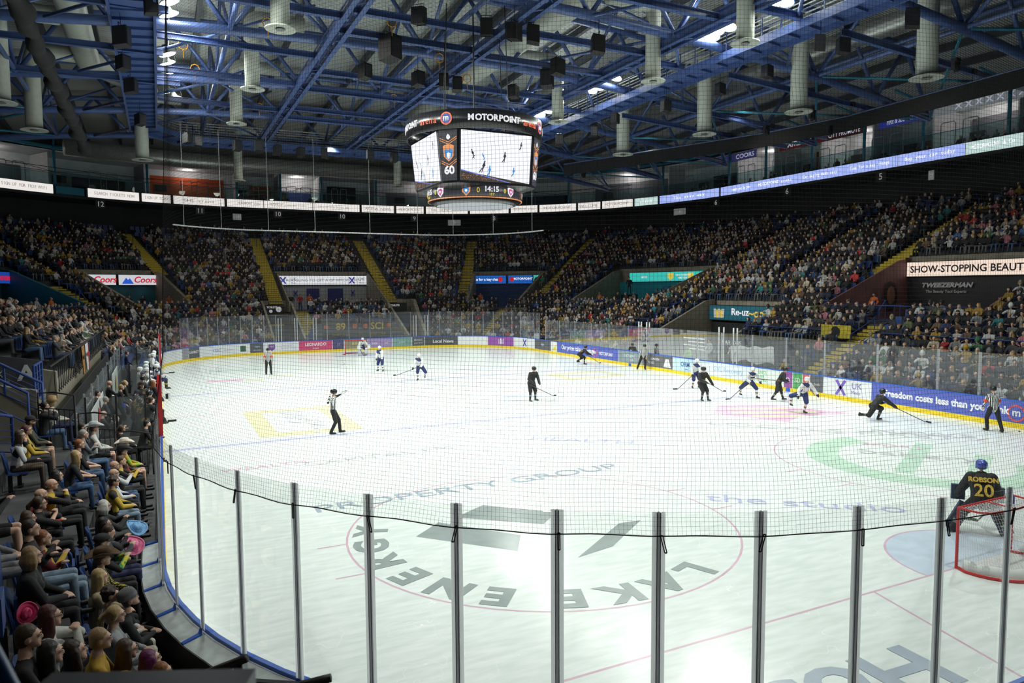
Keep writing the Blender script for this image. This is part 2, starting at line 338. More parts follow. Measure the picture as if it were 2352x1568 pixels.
flat('painted_logo', [strip((-12.5, 12.8), (-10.4, 12.6), .9)], pu, .004); flat('painted_logo', [strip((-10.3, 12.2), (-9.2, 12.2), .7), strip((-8.8, 13.6), (-7.2, 13.4), .5)], yl, .004)
flat('painted_logo', [strip((-12, 18.5), (-8.5, 18.3), .7)], gr, .004)

# ---- seating terrace as stepped cells; openings are the vomitories
UPV = [(9.0, 19.2), (37.9, 46.0), (49.1, 52.1), (56.4, 66.4), (72.3, 75.0), (77.2, 82.5)]      # upper openings: d 11.6..16.4
LOV = [(22.9, 30.9), (54.9, 56.4), (66.1, 68.8)]                                              # ice level openings: d .9..9.6
LSTAND = (92.0, 116.2)                                                                      # raised left stand behind the benches
def HGT(s, d):
    s = s % STOT
    if LSTAND[0] < s < LSTAND[1]:
        return .25 if d < 2.75 else max(FL(d), 2.45+.36*(d-2.7))
    for a, b in LOV:
        if a < s < b and d < 9.6: return .02
    for a, b in UPV:
        if a < s < b and 8.2 < d < 16.4: return 3.4
    if 128.6 < s < 160 and d > 5.3: return max(4.3, FL(d)+1.0)
    if 116.2 < s < 160: return FL(d)+.3
    return FL(d)
NR = 31; RD = .86
def rowd(i): return .45+RD*i       # front edge of row i
ss = sorted(set([round(i*1.0, 2) for i in range(int(STOT))]+[v for a in UPV+LOV for v in a]+list(LSTAND)+[128.6, 160]))
ss = [v for v in ss if v < STOT]; ns = len(ss)
H = [[HGT((ss[j]+(ss[(j+1) % ns] if j < ns-1 else STOT))/2, rowd(i)+RD/2) for j in range(ns)] for i in range(NR)]
mb = MB()
for i in range(NR):
    d0, d1 = rowd(i), rowd(i+1)
    for j in range(ns):
        s0 = ss[j]; s1 = ss[j+1] if j < ns-1 else STOT; h = H[i][j]
        mb.add([P3(s0, d0, h), P3(s1, d0, h), P3(s1, d1, h), P3(s0, d1, h)], [(0, 1, 2, 3)])
        hp = H[i-1][j] if i else -.02
        if abs(h-hp) > 1e-3: mb.add([P3(s0, d0, hp), P3(s1, d0, hp), P3(s1, d0, h), P3(s0, d0, h)], [(0, 1, 2, 3)], 1 if abs(h-hp) > .9 else 0)
        hl = H[i][j-1]
        if abs(h-hl) > .05: mb.add([P3(s0, d0, hl), P3(s0, d0, h), P3(s0, d1, h), P3(s0, d1, hl)], [(0, 1, 2, 3)], 1)
struct(mb.build('floor_terrace', [M_dconc, M_conc])); 
# side and back shells
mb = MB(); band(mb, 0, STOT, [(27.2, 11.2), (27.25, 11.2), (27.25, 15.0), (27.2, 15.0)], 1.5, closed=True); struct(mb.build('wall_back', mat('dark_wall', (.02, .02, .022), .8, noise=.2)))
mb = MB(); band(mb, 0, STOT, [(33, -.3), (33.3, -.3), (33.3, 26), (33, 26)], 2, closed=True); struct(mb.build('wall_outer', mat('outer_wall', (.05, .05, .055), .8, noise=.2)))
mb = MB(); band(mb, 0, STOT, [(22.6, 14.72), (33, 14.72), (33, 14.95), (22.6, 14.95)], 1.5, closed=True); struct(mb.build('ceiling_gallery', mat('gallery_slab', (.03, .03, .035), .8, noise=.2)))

# ---- roof deck (light ribbed metal) with dark purlins
def deckmat():
    m = mat('roof_deck', (.40, .41, .40), .55, noise=.0); nt = m.node_tree; b = nt.nodes['Principled BSDF']
    tc = nt.nodes.new('ShaderNodeTexCoord'); wv = nt.nodes.new('ShaderNodeTexWave'); wv.bands_direction = 'Y'; wv.inputs['Scale'].default_value = 1.6; wv.inputs['Distortion'].default_value = 0
    nt.links.new(tc.outputs['Object'], wv.inputs[0]); cr = nt.nodes.new('ShaderNodeValToRGB'); cr.color_ramp.elements[0].color = (.20, .21, .21, 1); cr.color_ramp.elements[1].color = (.55, .57, .54, 1)
    cr.color_ramp.elements[0].position = .2; cr.color_ramp.elements[1].position = .55; nt.links.new(wv.outputs[0], cr.inputs[0]); nt.links.new(cr.outputs[0], b.inputs['Base Color']); return m
def roofz(x, y=0): return 24.2-.0022*x*x-.0006*y*y
mb = MB(); nx, ny = 24, 12
g = [[(-52+104*i/nx, -62+130*j/ny, roofz(-52+104*i/nx, -62+130*j/ny)) for j in range(ny+1)] for i in range(nx+1)]
V = [q for r in g for q in r]; mb.add(V, [(i*(ny+1)+j, i*(ny+1)+j+1, (i+1)*(ny+1)+j+1, (i+1)*(ny+1)+j) for i in range(nx) for j in range(ny)])
struct(mb.build('ceiling', deckmat()))
mb = MB()
for k in range(-12, 13):
    x = k*3.0
    mb.bar((x, -40, roofz(x, -40)-.25), (x, 0, roofz(x, 0)-.25), .28, .45); mb.bar((x, 0, roofz(x, 0)-.25), (x, 54, roofz(x, 54)-.25), .28, .45)
struct(mb.build('trim_purlins', mat('grey_purlin', (.05, .055, .065), .6, noise=.2)))
# ------------------------------------------------------------------ rink boards, adverts
def wtext(body, s, d, z, size, m, parent=None, sx=1, bold=.0, name='lettering', ext=.004, inward=True, tilt=0, shear=0, ax='CENTER'):
    """lettering standing on a wall that follows the bowl; reads from the ice side"""
    s_ = s % STOT
    if 43 < s_ < 43+CL or 56+CL < s_ < 56+2*CL: d -= (len(body)*size*.55*sx)**2/(8*(RC+d))
    q = P3(s, d, z); N = NRM(s); X = Vector((N.y, -N.x, 0)); Z = -N; Y = Vector((0, 0, 1))
    if tilt: Rm = Matrix.Rotation(tilt, 3, X); Y = Rm @ Y; Z = Rm @ Z
    o = text(body, size, m, parent, name, ext=ext, bold=bold, sx=1, shear=shear, ax=ax)
    o.matrix_world = Matrix((X*sx, Y, Z)).transposed().to_4x4(); o.matrix_world.translation = q
    if parent is not None and tuple(parent.location) != (0, 0, 0): o.matrix_parent_inverse = parent.matrix_world.inverted()
    return o
BO = empty('rink_boards'); tag(BO, 'white rink boards with blue cap rail and yellow kickplate around the ice', 'rink boards')
mb = MB(); band(mb, 0, STOT, [(0, 0), (.06, 0), (.06, 1.05), (0, 1.05)], .7, closed=True); mb.build('board_panel', M_board, BO)
mb = MB(); band(mb, 0, STOT, [(-.02, 1.05), (.04, 1.05), (.04, 1.10), (-.02, 1.10)], .7, closed=True); mb.build('cap_rail', M_cap, BO)
mb = MB(); band(mb, 0, STOT, [(-.02, .004), (0, .004), (0, .2), (-.02, .2)], .7, closed=True); mb.build('kickplate', M_kick, BO)
mb = MB(); band(mb, 124.5, STOT+1, [(.04, 1.05), (.34, 1.0), (.34, .97), (.04, .97)], .7); mb.build('ledge', mat('ledge_grey', (.50, .54, .55), .5, noise=.2, nscale=6), BO)
mb = MB(); band(mb, 124.5, STOT, [(.33, .02), (.36, .02), (.36, 1.0), (.33, 1.0)], .7); band(mb, 0, 124.5, [(.10, .02), (.13, .02), (.13, 1.03), (.10, 1.03)], .7); mb.build('outer_panel', M_black, BO)
mb = MB()
for s in (14.36, 28.64): band(mb, s-.15, s+.15, [(-.026, .004), (-.021, .004), (-.021, .2), (-.026, .2)], .3)
mb.build('blue_line_marker', M_cap, BO)
def advert(s0, s1, col, label, texts=(), em=0):
    b = MB(); band(b, s0, s1, [(-.008, .21), (-.001, .21), (-.001, 1.04), (-.008, 1.04)], .4)
    o = b.build('advert_panel', mat('ad_%02d' % int(s0*10), col, .45, noise=.06), BO); o['label'] = label
    for t in texts:
        body, s, z, sz, c = t[:5]; q = wtext(body, s, -.012, z, sz, mat('ink_%d_%d_%d' % tuple(int(v*99) for v in c), c, .5, noise=.03), o, *(t[5:]))
    return o
def disc(s, z, r, m, parent, d=-.014, ring_=0, n=28):
    b = MB(); N = NRM(s); T = Vector((N.y, -N.x, 0)); c = P3(s, d, z)
    if ring_:
        V = []; 
        for i in range(n):
            a = 2*PI*i/n
            for rr in (r-ring_, r): V.append(c+T*rr*math.cos(a)+Vector((0, 0, 1))*rr*math.sin(a))
        b.add(V, [(2*i, 2*i+1, (2*i+3) % (2*n), (2*i+2) % (2*n)) for i in range(n)])
    else: b.add([c+T*r*math.cos(2*PI*i/n)+Vector((0, 0, 1))*r*math.sin(2*PI*i/n) for i in range(n)], [tuple(range(n))])
    return b.build('emblem', m, parent)
def shape(s, z, pts, m, parent, d=-.014, name='emblem'):
    N = NRM(s); T = Vector((N.y, -N.x, 0)); c = P3(s, d, z)
    b = MB()
    for pl in pts: b.add([c+T*x+Vector((0, 0, 1))*y for x, y in pl], [tuple(range(len(pl)))])
    return b.build(name, m, parent)
W1 = (.85, .85, .87); D1 = (.12, .12, .14); BL = (.10, .13, .50)
advert(76.85, 77.6, (.3, .3, .34), 'grey board advert at far left')
advert(75.6, 76.8, D1, 'dark grey board advert with bold white word, far left', [('DISTRICT', 76.2, .68, .26, W1, .9, .006)])
o = advert(72.1, 75.5, (.80, .82, .86), 'white board advert with navy letters, far left', [('CDC', 73.9, .62, .36, (.10, .16, .42)), ('Sealations', 72.9, .6, .2, (.5, .5, .55))])
advert(71.05, 72.0, W1, 'white board advert with dark green square'); shape(71.6, .62, [[(-.28, -.25), (.28, -.25), (.28, .25), (-.28, .25)]], mat('dark_green', (.05, .12, .08), .5), BO)
advert(69.9, 71.0, D1, 'dark board advert with pale small words, far left', [('signs', 70.4, .75, .22, (.5, .7, .9)), ('LED SCREENS', 70.4, .42, .11, W1)])
o = advert(66.95, 69.85, (.84, .84, .88), 'white board advert with purple shield', [('Nottingham', 67.9, .75, .2, (.45, .42, .55)), ('Business School', 67.8, .5, .2, (.45, .42, .55))])
shape(69.2, .6, [[(-.28, .28), (-.28, -.1), (0, -.32), (.28, -.1), (.28, .28)]], mat('purple_ink', (.20, .08, .32), .5), BO); wtext('NBS', 69.2, -.02, .68, .2, M_white, BO)
advert(64.0, 66.9, (.62, .08, .20), 'pink board advert with white capitals', [('LEONARDO', 65.45, .72, .36, W1, .95, .01), ('Hotels', 65.45, .38, .2, W1)])
advert(62.95, 63.95, (.10, .09, .20), 'dark purple board advert', [('JT', 63.4, .6, .3, (.3, .5, .6))])
advert(60.8, 62.9, (.25, .22, .12), 'olive board advert behind far goal', [('BUILD', 61.8, .65, .3, (.7, .6, .2))])
advert(58.45, 60.75, (.36, .28, .52), 'lilac board advert right of far goal', [('care', 60.1, .62, .3, (.8, .75, .9)), ('uni', 59, .62, .25, (.85, .8, .4))])
advert(56.55, 58.4, (.22, .36, .34), 'teal board advert', [('green', 57.5, .62, .24, (.7, .8, .7))])
advert(55.3, 56.5, D1, 'black board advert with white lettering', [('BROOKES', 55.9, .75, .18, W1), ('DAILY NEWS', 55.9, .45, .14, W1)])
advert(52.1, 55.25, (.10, .10, .11), 'dark board advert with large white words', [('Local News', 53.5, .58, .44, W1, .95, .008)])
advert(49.15, 52.05, (.86, .86, .87), 'plain white board advert')
advert(46.2, 49.1, (.33, .10, .42), 'purple board advert with row of figures'); shape(47.7, .62, [[(x-.1, -.25), (x+.1, -.25), (x+.1, .1), (x+.05, .28), (x-.05, .28), (x-.1, .1)] for x in (-.9, -.6, -.3, 0, .3, .6, .9)], M_white, BO)
advert(43.1, 46.15, (.84, .84, .87), 'white board advert with blue cross')
XS = [[(-.28, -.3), (-.16, -.34), (.28, .28), (.16, .34)], [(-.28, .28), (-.16, .34), (.28, -.3), (.16, -.34)]]
M_xink = mat('violet_ink', (.10, .10, .42), .5)
shape(44.7, .62, XS, M_xink, BO)
advert(40.15, 43.05, D1, 'dark board advert reading signs by the corner', [('signs', 41.6, .68, .3, (.6, .75, .9))])
advert(39.1, 40.1, (.84, .84, .8), 'small white board advert with yellow corner'); shape(39.6, .5, [[(-.3, -.2), (.3, .3), (.3, -.2)]], M_kick, BO)
o = advert(30.1, 39.05, BL, 'long blue board advert, prices and vantage wording', [('Our prices take advantage', 35.8, .68, .5, W1, .95, .012), ('MOTORPOINT', 31.7, .6, .32, W1, .9, .008)])
disc(33.2, .62, .34, mat('orange_ink', (.75, .10, .08), .5), o, ring_=.06); wtext('m', 33.2, -.016, .64, .42, M_white, o, 1, .01)
advert(27.25, 30.05, (.25, .30, .33), 'grey teal board advert behind linesman', [('EXTREME', 28.7, .7, .3, (.6, .7, .7)), ('graffiti', 28.4, .45, .2, (.6, .6, .65))])
advert(23.95, 27.2, (.14, .14, .15), 'dark grey board advert left of penalty box', [('LONDON', 25.8, .75, .22, W1), ('ROAD', 26.2, .48, .22, W1)])
shape(24.5, .55, [[(-.4, -.25), (.4, -.25), (.15, .3), (-.15, .3)]], M_white, BO)
advert(21.6, 23.9, (.55, .72, .84), 'light blue board advert', [('ORM', 22.7, .66, .4, (.08, .2, .4), 1, .01), ('repairs', 22.6, .38, .14, (.1, .3, .5))])
advert(16.95, 21.55, (.78, .82, .88), 'white board advert with pale blue script', [('GVL Recovery', 18.9, .66, .44, (.35, .48, .66), .95), ('call 24 hours', 18.9, .36, .14, (.5, .6, .7))])
o = advert(15.65, 16.9, (.80, .84, .80), 'white board advert with green lettering', [('LINCS', 16.2, .82, .24, (.10, .45, .18)), ('AIR', 16.2, .6, .22, (.10, .45, .18)), ('TESTING', 16.2, .38, .2, (.10, .45, .18))])
advert(14.7, 15.6, (.80, .84, .80), 'plain white board advert'); advert(14.1, 14.65, (.30, .08, .32), 'narrow magenta board advert', [('O', 14.4, .62, .35, W1)])
advert(13.45, 14.05, (.10, .38, .12), 'narrow green board advert with two white letters', [('SD', 13.75, .66, .32, W1)])
advert(13.0, 13.4, (.65, .12, .14), 'narrow red board advert', [('Z', 13.2, .62, .4, W1)]); advert(12.15, 12.95, D1, 'dark board advert, plant logo', [('beds', 12.5, .6, .2, (.5, .5, .4))])
o = advert(9.45, 12.1, (.84, .84, .87), 'white board advert with violet cross and letters', [('UK', 10.2, .76, .42, (.22, .18, .5)), ('Meds', 10.25, .45, .24, (.22, .18, .5))])
shape(11.1, .62, [[(x*1.15, y*1.15) for x, y in q] for q in XS], mat('violet_cross', (.20, .12, .5), .5), o)
o = advert(1.0, 9.4, BL, 'long blue board advert reading Freedom costs less than you think', [('Freedom costs less than you think', 6.05, .64, .42, (.9, .9, .92), .93, .014)])
disc(3.05, .58, .33, mat('orange_ink'), o, ring_=.06); wtext('m', 3.05, -.016, .6, .42, M_white, o, 1, .01)

# ------------------------------------------------------------------ glass
SH = {}
def shield(grp, label):
    t = empty('glass_shielding'); tag(t, label, 'glass screen'); SH[grp] = t
shield('glass posts on the near curve', 'tall clear glass screen with aluminium posts around the near rink corner'); SH['glass panes on the near curve'] = SH['glass posts on the near curve']
shield('left side glass posts', 'clear glass screen between the left front seats and the ice'); SH['left side glass panes'] = SH['left side glass posts']
shield('right side glass posts', 'low hazy glass screen along the right side boards'); SH['right side glass panes'] = SH['right side glass posts']
shield('far end glass posts', 'tall glass screen with thin posts round the far end of the rink'); SH['far end glass panes'] = SH['far end glass posts']
shield('far left side glass posts', 'glass screen on the far left boards beyond the benches'); SH['far left side glass panes'] = SH['far left side glass posts']
def pane(s0, s1, z1, label, grp, m=M_glass, z0=1.1, d=.05, parent=None):
    b = MB(); band(b, s0+.03, s1-.03, [(d-.006, z0), (d+.006, z0), (d+.006, z1), (d-.006, z1)], .6)
    return b.build('glass_pane', m, SH[grp])
def post(s, z1, label, grp, foot=False, wd=.13, d=.06):
    N = NRM(s); b = MB()
    zc, zh = (1.1+z1)/2, z1-1.1
    [b.add([(e*wd*.18, 0, 1.1), (e*wd*.5, .006, 1.1), (e*wd*.5, .006, z1), (e*wd*.18, 0, z1)], [(0, 1, 2, 3)]) for e in (-1, 1)]; b.box((0, .006, zc), (wd*.16, .03, zh)); b.box((-wd*.13, .002, zc), (wd*.07, .03, zh-.01), 1); b.box((wd*.13, .002, zc), (wd*.07, .03, zh-.01), 1)
    t = b.build('glass_post', [M_post, M_alu], SH[grp]); t.location = P3(s, d, 0); t.rotation_euler = (0, 0, math.atan2(N.y, N.x)-PI/2)
    if foot:
        b = MB(); b.prism([(.03, 1.02), (.28, .99), (.28, 1.015), (.06, 1.06), (.03, 1.13)], 'x', -.034, .034); f = b.build('foot_bracket', M_cap, t)
    return t
# near-left curve (post angles read off the picture)
SB = 99+2*CL
thetas = [math.degrees(math.atan2(y+21.5, x+6.5)) % 360 for x, y in [(-14.66, -23.39), (-14.31, -24.33), (-13.86, -25.24), (-13.36, -26.1), (-12.76, -26.9), (-12.07, -27.61), (-11.31, -28.27), (-10.51, -28.8), (-9.63, -29.21), (-8.68, -29.51), (-7.72, -29.7), (-6.73, -29.82)]]
nearS = [SB+(t-180)/90*CL for t in thetas]
nearS = [nearS[0]-3.2, nearS[0]-2.1, nearS[0]-1.02]+nearS+[nearS[-1]+1.0, nearS[-1]+2.2, nearS[-1]+4.4]
for k, s in enumerate(nearS): post(s, 3.42, 'aluminium glass post with blue foot, %s from the left along the near curve' % ORD(k+1), 'glass posts on the near curve', True)
for k in range(len(nearS)-1): pane(nearS[k], nearS[k+1], 3.39, 'tall clear rink glass pane, %s from the left along the near curve' % ORD(k+1), 'glass panes on the near curve')
# left straight between near curve and benches, 
lefts = [nearS[0]-2.4*k for k in range(0, 3)]
for k in range(2): pane(lefts[k+1], lefts[k], 2.9, 'side glass pane by the left seats, %s from the near curve' % ORD(k+1), 'left side glass panes')
for k in range(1, 3): post(lefts[k], 2.9, 'side glass post by the left seats, %s from the near curve' % ORD(k), 'left side glass posts')
# right side, far corners and far end
right = [1.9, 4.55, 6.3, 9.2, 12.15, 14.6, 17.05, 19.5, 21.65]; right += [24.1+2.44*k for k in range(7)]+[41.2]
for k in range(len(right)-1):
    if abs(right[k]-21.65) < .1: pass
    pane(right[k], right[k+1], 2.87, 'hazy side glass pane, %s from the right edge of the picture' % ORD(k+1), 'right side glass panes', M_sglass)
for k, s in enumerate(right): post(s, 2.87, 'side glass post, %s from the right edge of the picture' % ORD(k+1), 'right side glass posts')
fc = [41.2+1.05*k for k in range(1, 14)]; fe = [56.6+1.95*k for k in range(5)]; fl_ = [66.1, 68.8]+[68.8+.98*k for k in range(1, 10)]
far = fc+fe+fl_
for k in range(len(far)-1): pane(far[k], far[k+1], 3.42, 'far end glass pane, %s from the right' % ORD(k+1), 'far end glass panes', M_sglass)
for k, s in enumerate(far): post(s, 3.42, 'far end glass post, %s from the right' % ORD(k+1), 'far end glass posts', wd=.07)
for k in range(6):
    s = far[-1]+2.3*k; 
    if s+2.3 < 91.5:
        pane(s, s+2.3, 2.87, 'far left side glass pane, %s beyond the visitor bench' % ORD(6-k), 'far left side glass panes', M_glass); post(s+2.3, 2.87, 'far left side glass post, %s beyond the visitor bench' % ORD(6-k), 'far left side glass posts')
for s, lb_ in ((90.6, 'far end of the visitor bench'), (114.2, 'near end of the home bench')):
    b = MB(); q = P3(s, .02, 0); b.box((q.x, q.y, 2.05), (.12, .12, 1.9)); tag(b.build('padded_post', M_red), 'red padded post on the boards at the '+lb_, 'padded post', 'padded posts at the bench glass')

# ------------------------------------------------------------------ nets
def tube3(mb_, pts, r):
    k = len(pts); P = np.array(pts, float); T = np.gradient(P, axis=0); T /= np.linalg.norm(T, axis=1)[:, None]+1e-9
    ref = np.array([0, 0, 1.]) if abs(T[0][2]) < .9 else np.array([1., 0, 0]); A = np.cross(T, ref); A /= np.linalg.norm(A, axis=1)[:, None]+1e-9; B = np.cross(T, A)
    base = len(mb_[0]); 
    for j in range(3):
        a = 2*PI*j/3; mb_[0].append(P+A*math.cos(a)*r+B*math.sin(a)*r)
    o = sum(len(x) for x in mb_[0][:base]); i = np.arange(k-1)
    for j in range(3):
        a = o+j*k+i; b = o+((j+1) % 3)*k+i; mb_[1].append(np.stack([a, b, b+1, a+1], 1))
def fastmesh(name, V, F, mats, parent=None, smooth=False):
    V = np.asarray(V, np.float32); F = np.asarray(F, np.int32); me = bpy.data.meshes.new(name); n = len(F); k = F.shape[1]
    me.vertices.add(len(V)); me.vertices.foreach_set('co', V.ravel()); me.loops.add(n*k); me.loops.foreach_set('vertex_index', F.ravel())
    me.polygons.add(n); me.polygons.foreach_set('loop_start', np.arange(0, n*k, k, dtype=np.int32))
    for m in mats: me.materials.append(m)
    me.update(calc_edges=True); 
    if smooth: me.polygons.foreach_set('use_smooth', [True]*n)
    o = bpy.data.objects.new(name, me); COL.objects.link(o)
    if parent is not None: o.parent = parent
    return o
NET = empty('safety_net'); tag(NET, 'black square-mesh safety net hanging behind the near curved glass', 'safety net')
def NETX(z): return .13-(z-3.1)*.16 if z < 4.6 else -.11-(z-4.6)*.040
def netpt(s, z):
    w_ = .035*math.sin(s*1.7+z*.4)+.02*math.sin(s*5.1+z*.9)
    zz = z+.008*math.sin(s*2.3)*math.sin(z*.5)+.006*math.sin(s*6)*max(0, 1-(z-3.2))
    ds = .008*math.sin(z*7+s*1.3)+.012*math.sin(z*1.9+s*2)
    q = P3(s+ds, NETX(z)+w_*min(1, (z-3.1)/2)*.4, zz); return (q.x, q.y, q.z)
N0, N1 = nearS[1]+.5, nearS[-1]; CELL = .0425
A_ = ([], []); zs = np.arange(3.2, 11.2, .2)
for s in np.arange(N0, N1, CELL): tube3(A_, [netpt(s, z) for z in zs], .00115)
for z in np.arange(3.2, 11.2, CELL): tube3(A_, [netpt(s, z) for s in np.arange(N0, N1, .1)], .00115)
o = fastmesh('mesh', np.concatenate(A_[0]), np.concatenate(A_[1]), [M_netcord], NET)
mb = MB(); mb.tube([netpt(s, 3.2-.012*abs(math.sin((s-N0)*PI))) for s in np.arange(N0-.1, N1, .2)], .006, 6); mb.build('bottom_rope', M_rope, NET)
mb = MB(); mb.tube([netpt(N0, z) for z in np.arange(3.15, 11.2, .25)], .005, 6); mb.build('edge_rope', M_rope, NET)
for k, s in enumerate(nearS[3:-1]):
    mb = MB(); q = P3(s+.02, .115, 3.2); tl = (.05*math.sin(k*2.1)); N = NRM(s); T = Vector((-N.y, N.x, 0))
    for e in (-.011, .011): mb.tube([q+T*e, q+T*(e+tl)+Vector((0, 0, -.17))], .006, 6)
    mb.tube([q+T*-.011, q+T*.011], .007, 6); mb.tube([q+T*(-.011+tl)+Vector((0, 0, -.17)), q+T*(.011+tl)+Vector((0, 0, -.17))], .007, 6)
    mb.build('clip', M_black, NET)
FN = empty('far_net'); tag(FN, 'far end safety net hung from a thin white curved rail', 'safety net')
mb = MB(); mb.tube(arc(43.5, 76.5, 1.2, 10.75, .8), .055, 8); mb.build('rail', M_wnet, FN)
mb = MB()
for s in (45.0, 49, 52.5, 55.5, 60.0, 65, 69, 72.5, 75.5): mb = MB(); a = P3(s, 1.2, 10.75); mb.tube([a, a+Vector((0, 0, 8.2))], .018, 5); mb.build('cable', M_wnet, FN)
A_ = ([], [])
for s in np.arange(43.5, 76.5, .25): tube3(A_, [tuple(P3(s, 1.2-1.1*(1-t), 3.4+7.3*t)) for t in (0, .5, 1)], .004)
for z in np.arange(3.4, 10.7, .25): tube3(A_, [tuple(P3(s, 1.2-1.1*(1-(z-3.4)/7.3), z)) for s in np.arange(43.5, 76.6, .5)], .004)
fastmesh('mesh', np.concatenate(A_[0]), np.concatenate(A_[1]), [M_netcord], FN)

# ------------------------------------------------------------------ goals
def goal(y, face, label, skirt):
    t = empty('ice_hockey_goal', (0, y, 0), 0 if face > 0 else PI); tag(t, label, 'goal'); r = .03
    base = [(-.915, 0, .03)]+[(-1.02*math.cos(a)*1.0, -.25-.92*math.sin(a), .03) for a in [PI*i/14 for i in range(15)]]+[(.915, 0, .03)]
    top = [(-.915, 0, 1.22), (-.90, -.35, 1.22), (-.72, -.52, 1.22), (0, -.58, 1.22), (.72, -.52, 1.22), (.90, -.35, 1.22), (.915, 0, 1.22)]
    b = MB(); b.tube([(-.915, 0, 0), (-.915, 0, 1.22), (.915, 0, 1.22), (.915, 0, 0)], r, 10); b.build('goal_frame', M_red, t)
    b = MB(); b.tube(base, .028, 8); b.tube(top, .02, 8); b.tube([(0, 0, 1.22), (0, -.58, 1.22)], .014, 6)
    b.build('rear_frame', M_red, t)
    def lerp(P, u):
        u *= len(P)-1; i = min(int(u), len(P)-2); f = u-i; return [P[i][k]*(1-f)+P[i+1][k]*f for k in range(3)]
    A2 = ([], []); nu = 64
    for i in range(nu+1):
        a, b_ = lerp(base, i/nu), lerp(top, i/nu); tube3(A2, [tuple(a[k]*(1-v)+b_[k]*v-(.05*math.sin(PI*v) if k == 2 else 0) for k in range(3)) for v in (0, .25, .5, .75, 1)], .0028)
    for j in range(1, 22):
        v = j/22; tube3(A2, [tuple(lerp(base, i/28)[k]*(1-v)+lerp(top, i/28)[k]*v-(.05*math.sin(PI*v) if k == 2 else 0) for k in range(3)) for i in range(29)], .0028)
    for i in range(1, 26):
        x = -.9+1.8*i/26; tube3(A2, [(x, 0, 1.22), (x, -.25, 1.19), (x, -.54, 1.22)], .006)
    for i in range(1, 9): tube3(A2, [(-.9, -.06*i, 1.205), (0, -.06*i, 1.19), (.9, -.06*i, 1.205)], .003)
    fastmesh('net', np.concatenate(A2[0]), np.concatenate(A2[1]), [M_wnet], t)
    if skirt:
        b = MB(); V = []; 
        for i, u in enumerate(np.linspace(.04, .96, 40)):
            q = lerp(base, u); e = .012*math.sin(i*1.9)
            V += [(q[0]*.97, q[1]*.97, .06), (q[0]*(.955+e), q[1]*(.955+e), .24+.012*math.sin(i*1.1))]
        b.add(V, [(2*i, 2*i+1, 2*i+3, 2*i+2) for i in range(39)]); o_ = b.build('base_padding', M_white, t, True); md = o_.modifiers.new('t', 'SOLIDIFY'); md.thickness = .02
        b = MB(); V = [(q[0]*.9, q[1]*.93, .012) for q in base]; b.add(V, [tuple(range(len(V)))]); b.build('floor_net', mat('net_floor', (.62, .62, .62), .9, noise=.3, nscale=40), t)
    return t
goal(-26, 1, 'red framed goal with white net seen from behind, near right', True)
goal(26, -1, 'small red framed goal at the far end of the ice', True)
mb = MB(); mb.lathe([(.038, 0), (.038, .025)], n=16); tag(mb.build('puck', M_black, loc=(14.4, -18.9, .002)), 'black puck on the ice by the right boards', 'puck')
b = MB(); b.tube([(0, 0, 0), (0, 0, .13)], [.04, .04], 10); b.tube([(0, 0, .13), (0, 0, .18)], [.04, .015], 10); tag(b.build('water_bottle', mat('blue_bottle', (.04, .08, .5), .3), loc=(.25, -26.35, 1.24)), 'blue and white water bottle on top of the near goal', 'bottle')
# ------------------------------------------------------------------ scoreboard
M_scr = {}
def emat(name, col, es): return mat(name, (.01, .01, .01), .4, emit=col, es=es)
SB_ = empty('scoreboard', (0, 0, 0)); tag(SB_, 'hanging centre scoreboard cube with video screens and black ring above', 'scoreboard')
M_sbk = mat('scoreboard_black', (.012, .012, .014), .3, spec=.6, noise=.1)
def cylband(mb_, r, z0, z1, n=72, th=.06, mi=0):
    V = []
    for i in range(n):
        a = 2*PI*i/n
        for rr, z in ((r, z0), (r, z1), (r-th, z1), (r-th, z0)): V.append((rr*math.cos(a), rr*math.sin(a), z))
    mb_.add(V, [(4*i+j, 4*((i+1) % n)+j, 4*((i+1) % n)+(j+1) % 4, 4*i+(j+1) % 4) for i in range(n) for j in range(4)], mi)
mb = MB(); cylband(mb, 3.5, 13.1, 14.0); RG = mb.build('top_ring', M_sbk, SB_, True)
mb = MB()
for k in range(8):
    a = 2*PI*k/8+.2; mb.tube([(3.4*math.cos(a), 3.4*math.sin(a), 13.3), (1.4*math.cos(a), 1.4*math.sin(a), 13.2)], .04, 6)
    mb.tube([(2.6*math.cos(a), 2.6*math.sin(a), 12.9), (2.6*math.cos(a), 2.6*math.sin(a), 13.4)], .05, 6)
for a in (.4, 2.0, 3.6, 5.2): mb.tube([(2.2*math.cos(a), 2.2*math.sin(a), 13.9), (2.0*math.cos(a), 2.0*math.sin(a), 19.5)], .022, 5)
mb.tube([(0, 0, 13), (0, 0, 19.5)], .04, 6); mb.build('hanging_frame', M_black, SB_)
M_wl = emat('sign_white_glow', (.9, .92, .95), .9); M_ol = emat('sign_orange_glow', (1, .16, .07), .95)
def ringword(body, r, z, ac, size, m, parent, bold=.0, tight=.72, widths=None):
    W = widths or {}
    w_ = [W.get(c, .62)*size for c in body]; tot = sum(w_); x = -tot/2
    for c, q in zip(body, w_):
        a = ac+(x+q/2)/r; x += q
        if c == ' ': continue
        o = text(c, size, m, parent, 'lettering', (r*math.cos(a), r*math.sin(a), z), None, .008, bold)
        o.rotation_euler = (PI/2, 0, a+PI/2)
WD = {'M': .98, 'O': .80, 'I': .32, 'i': .3, ' ': .35, 'T': .58, 'R': .64, 'P': .6, 'N': .7, 'a': .54, 'r': .4, 'e': .56, 'n': .56}
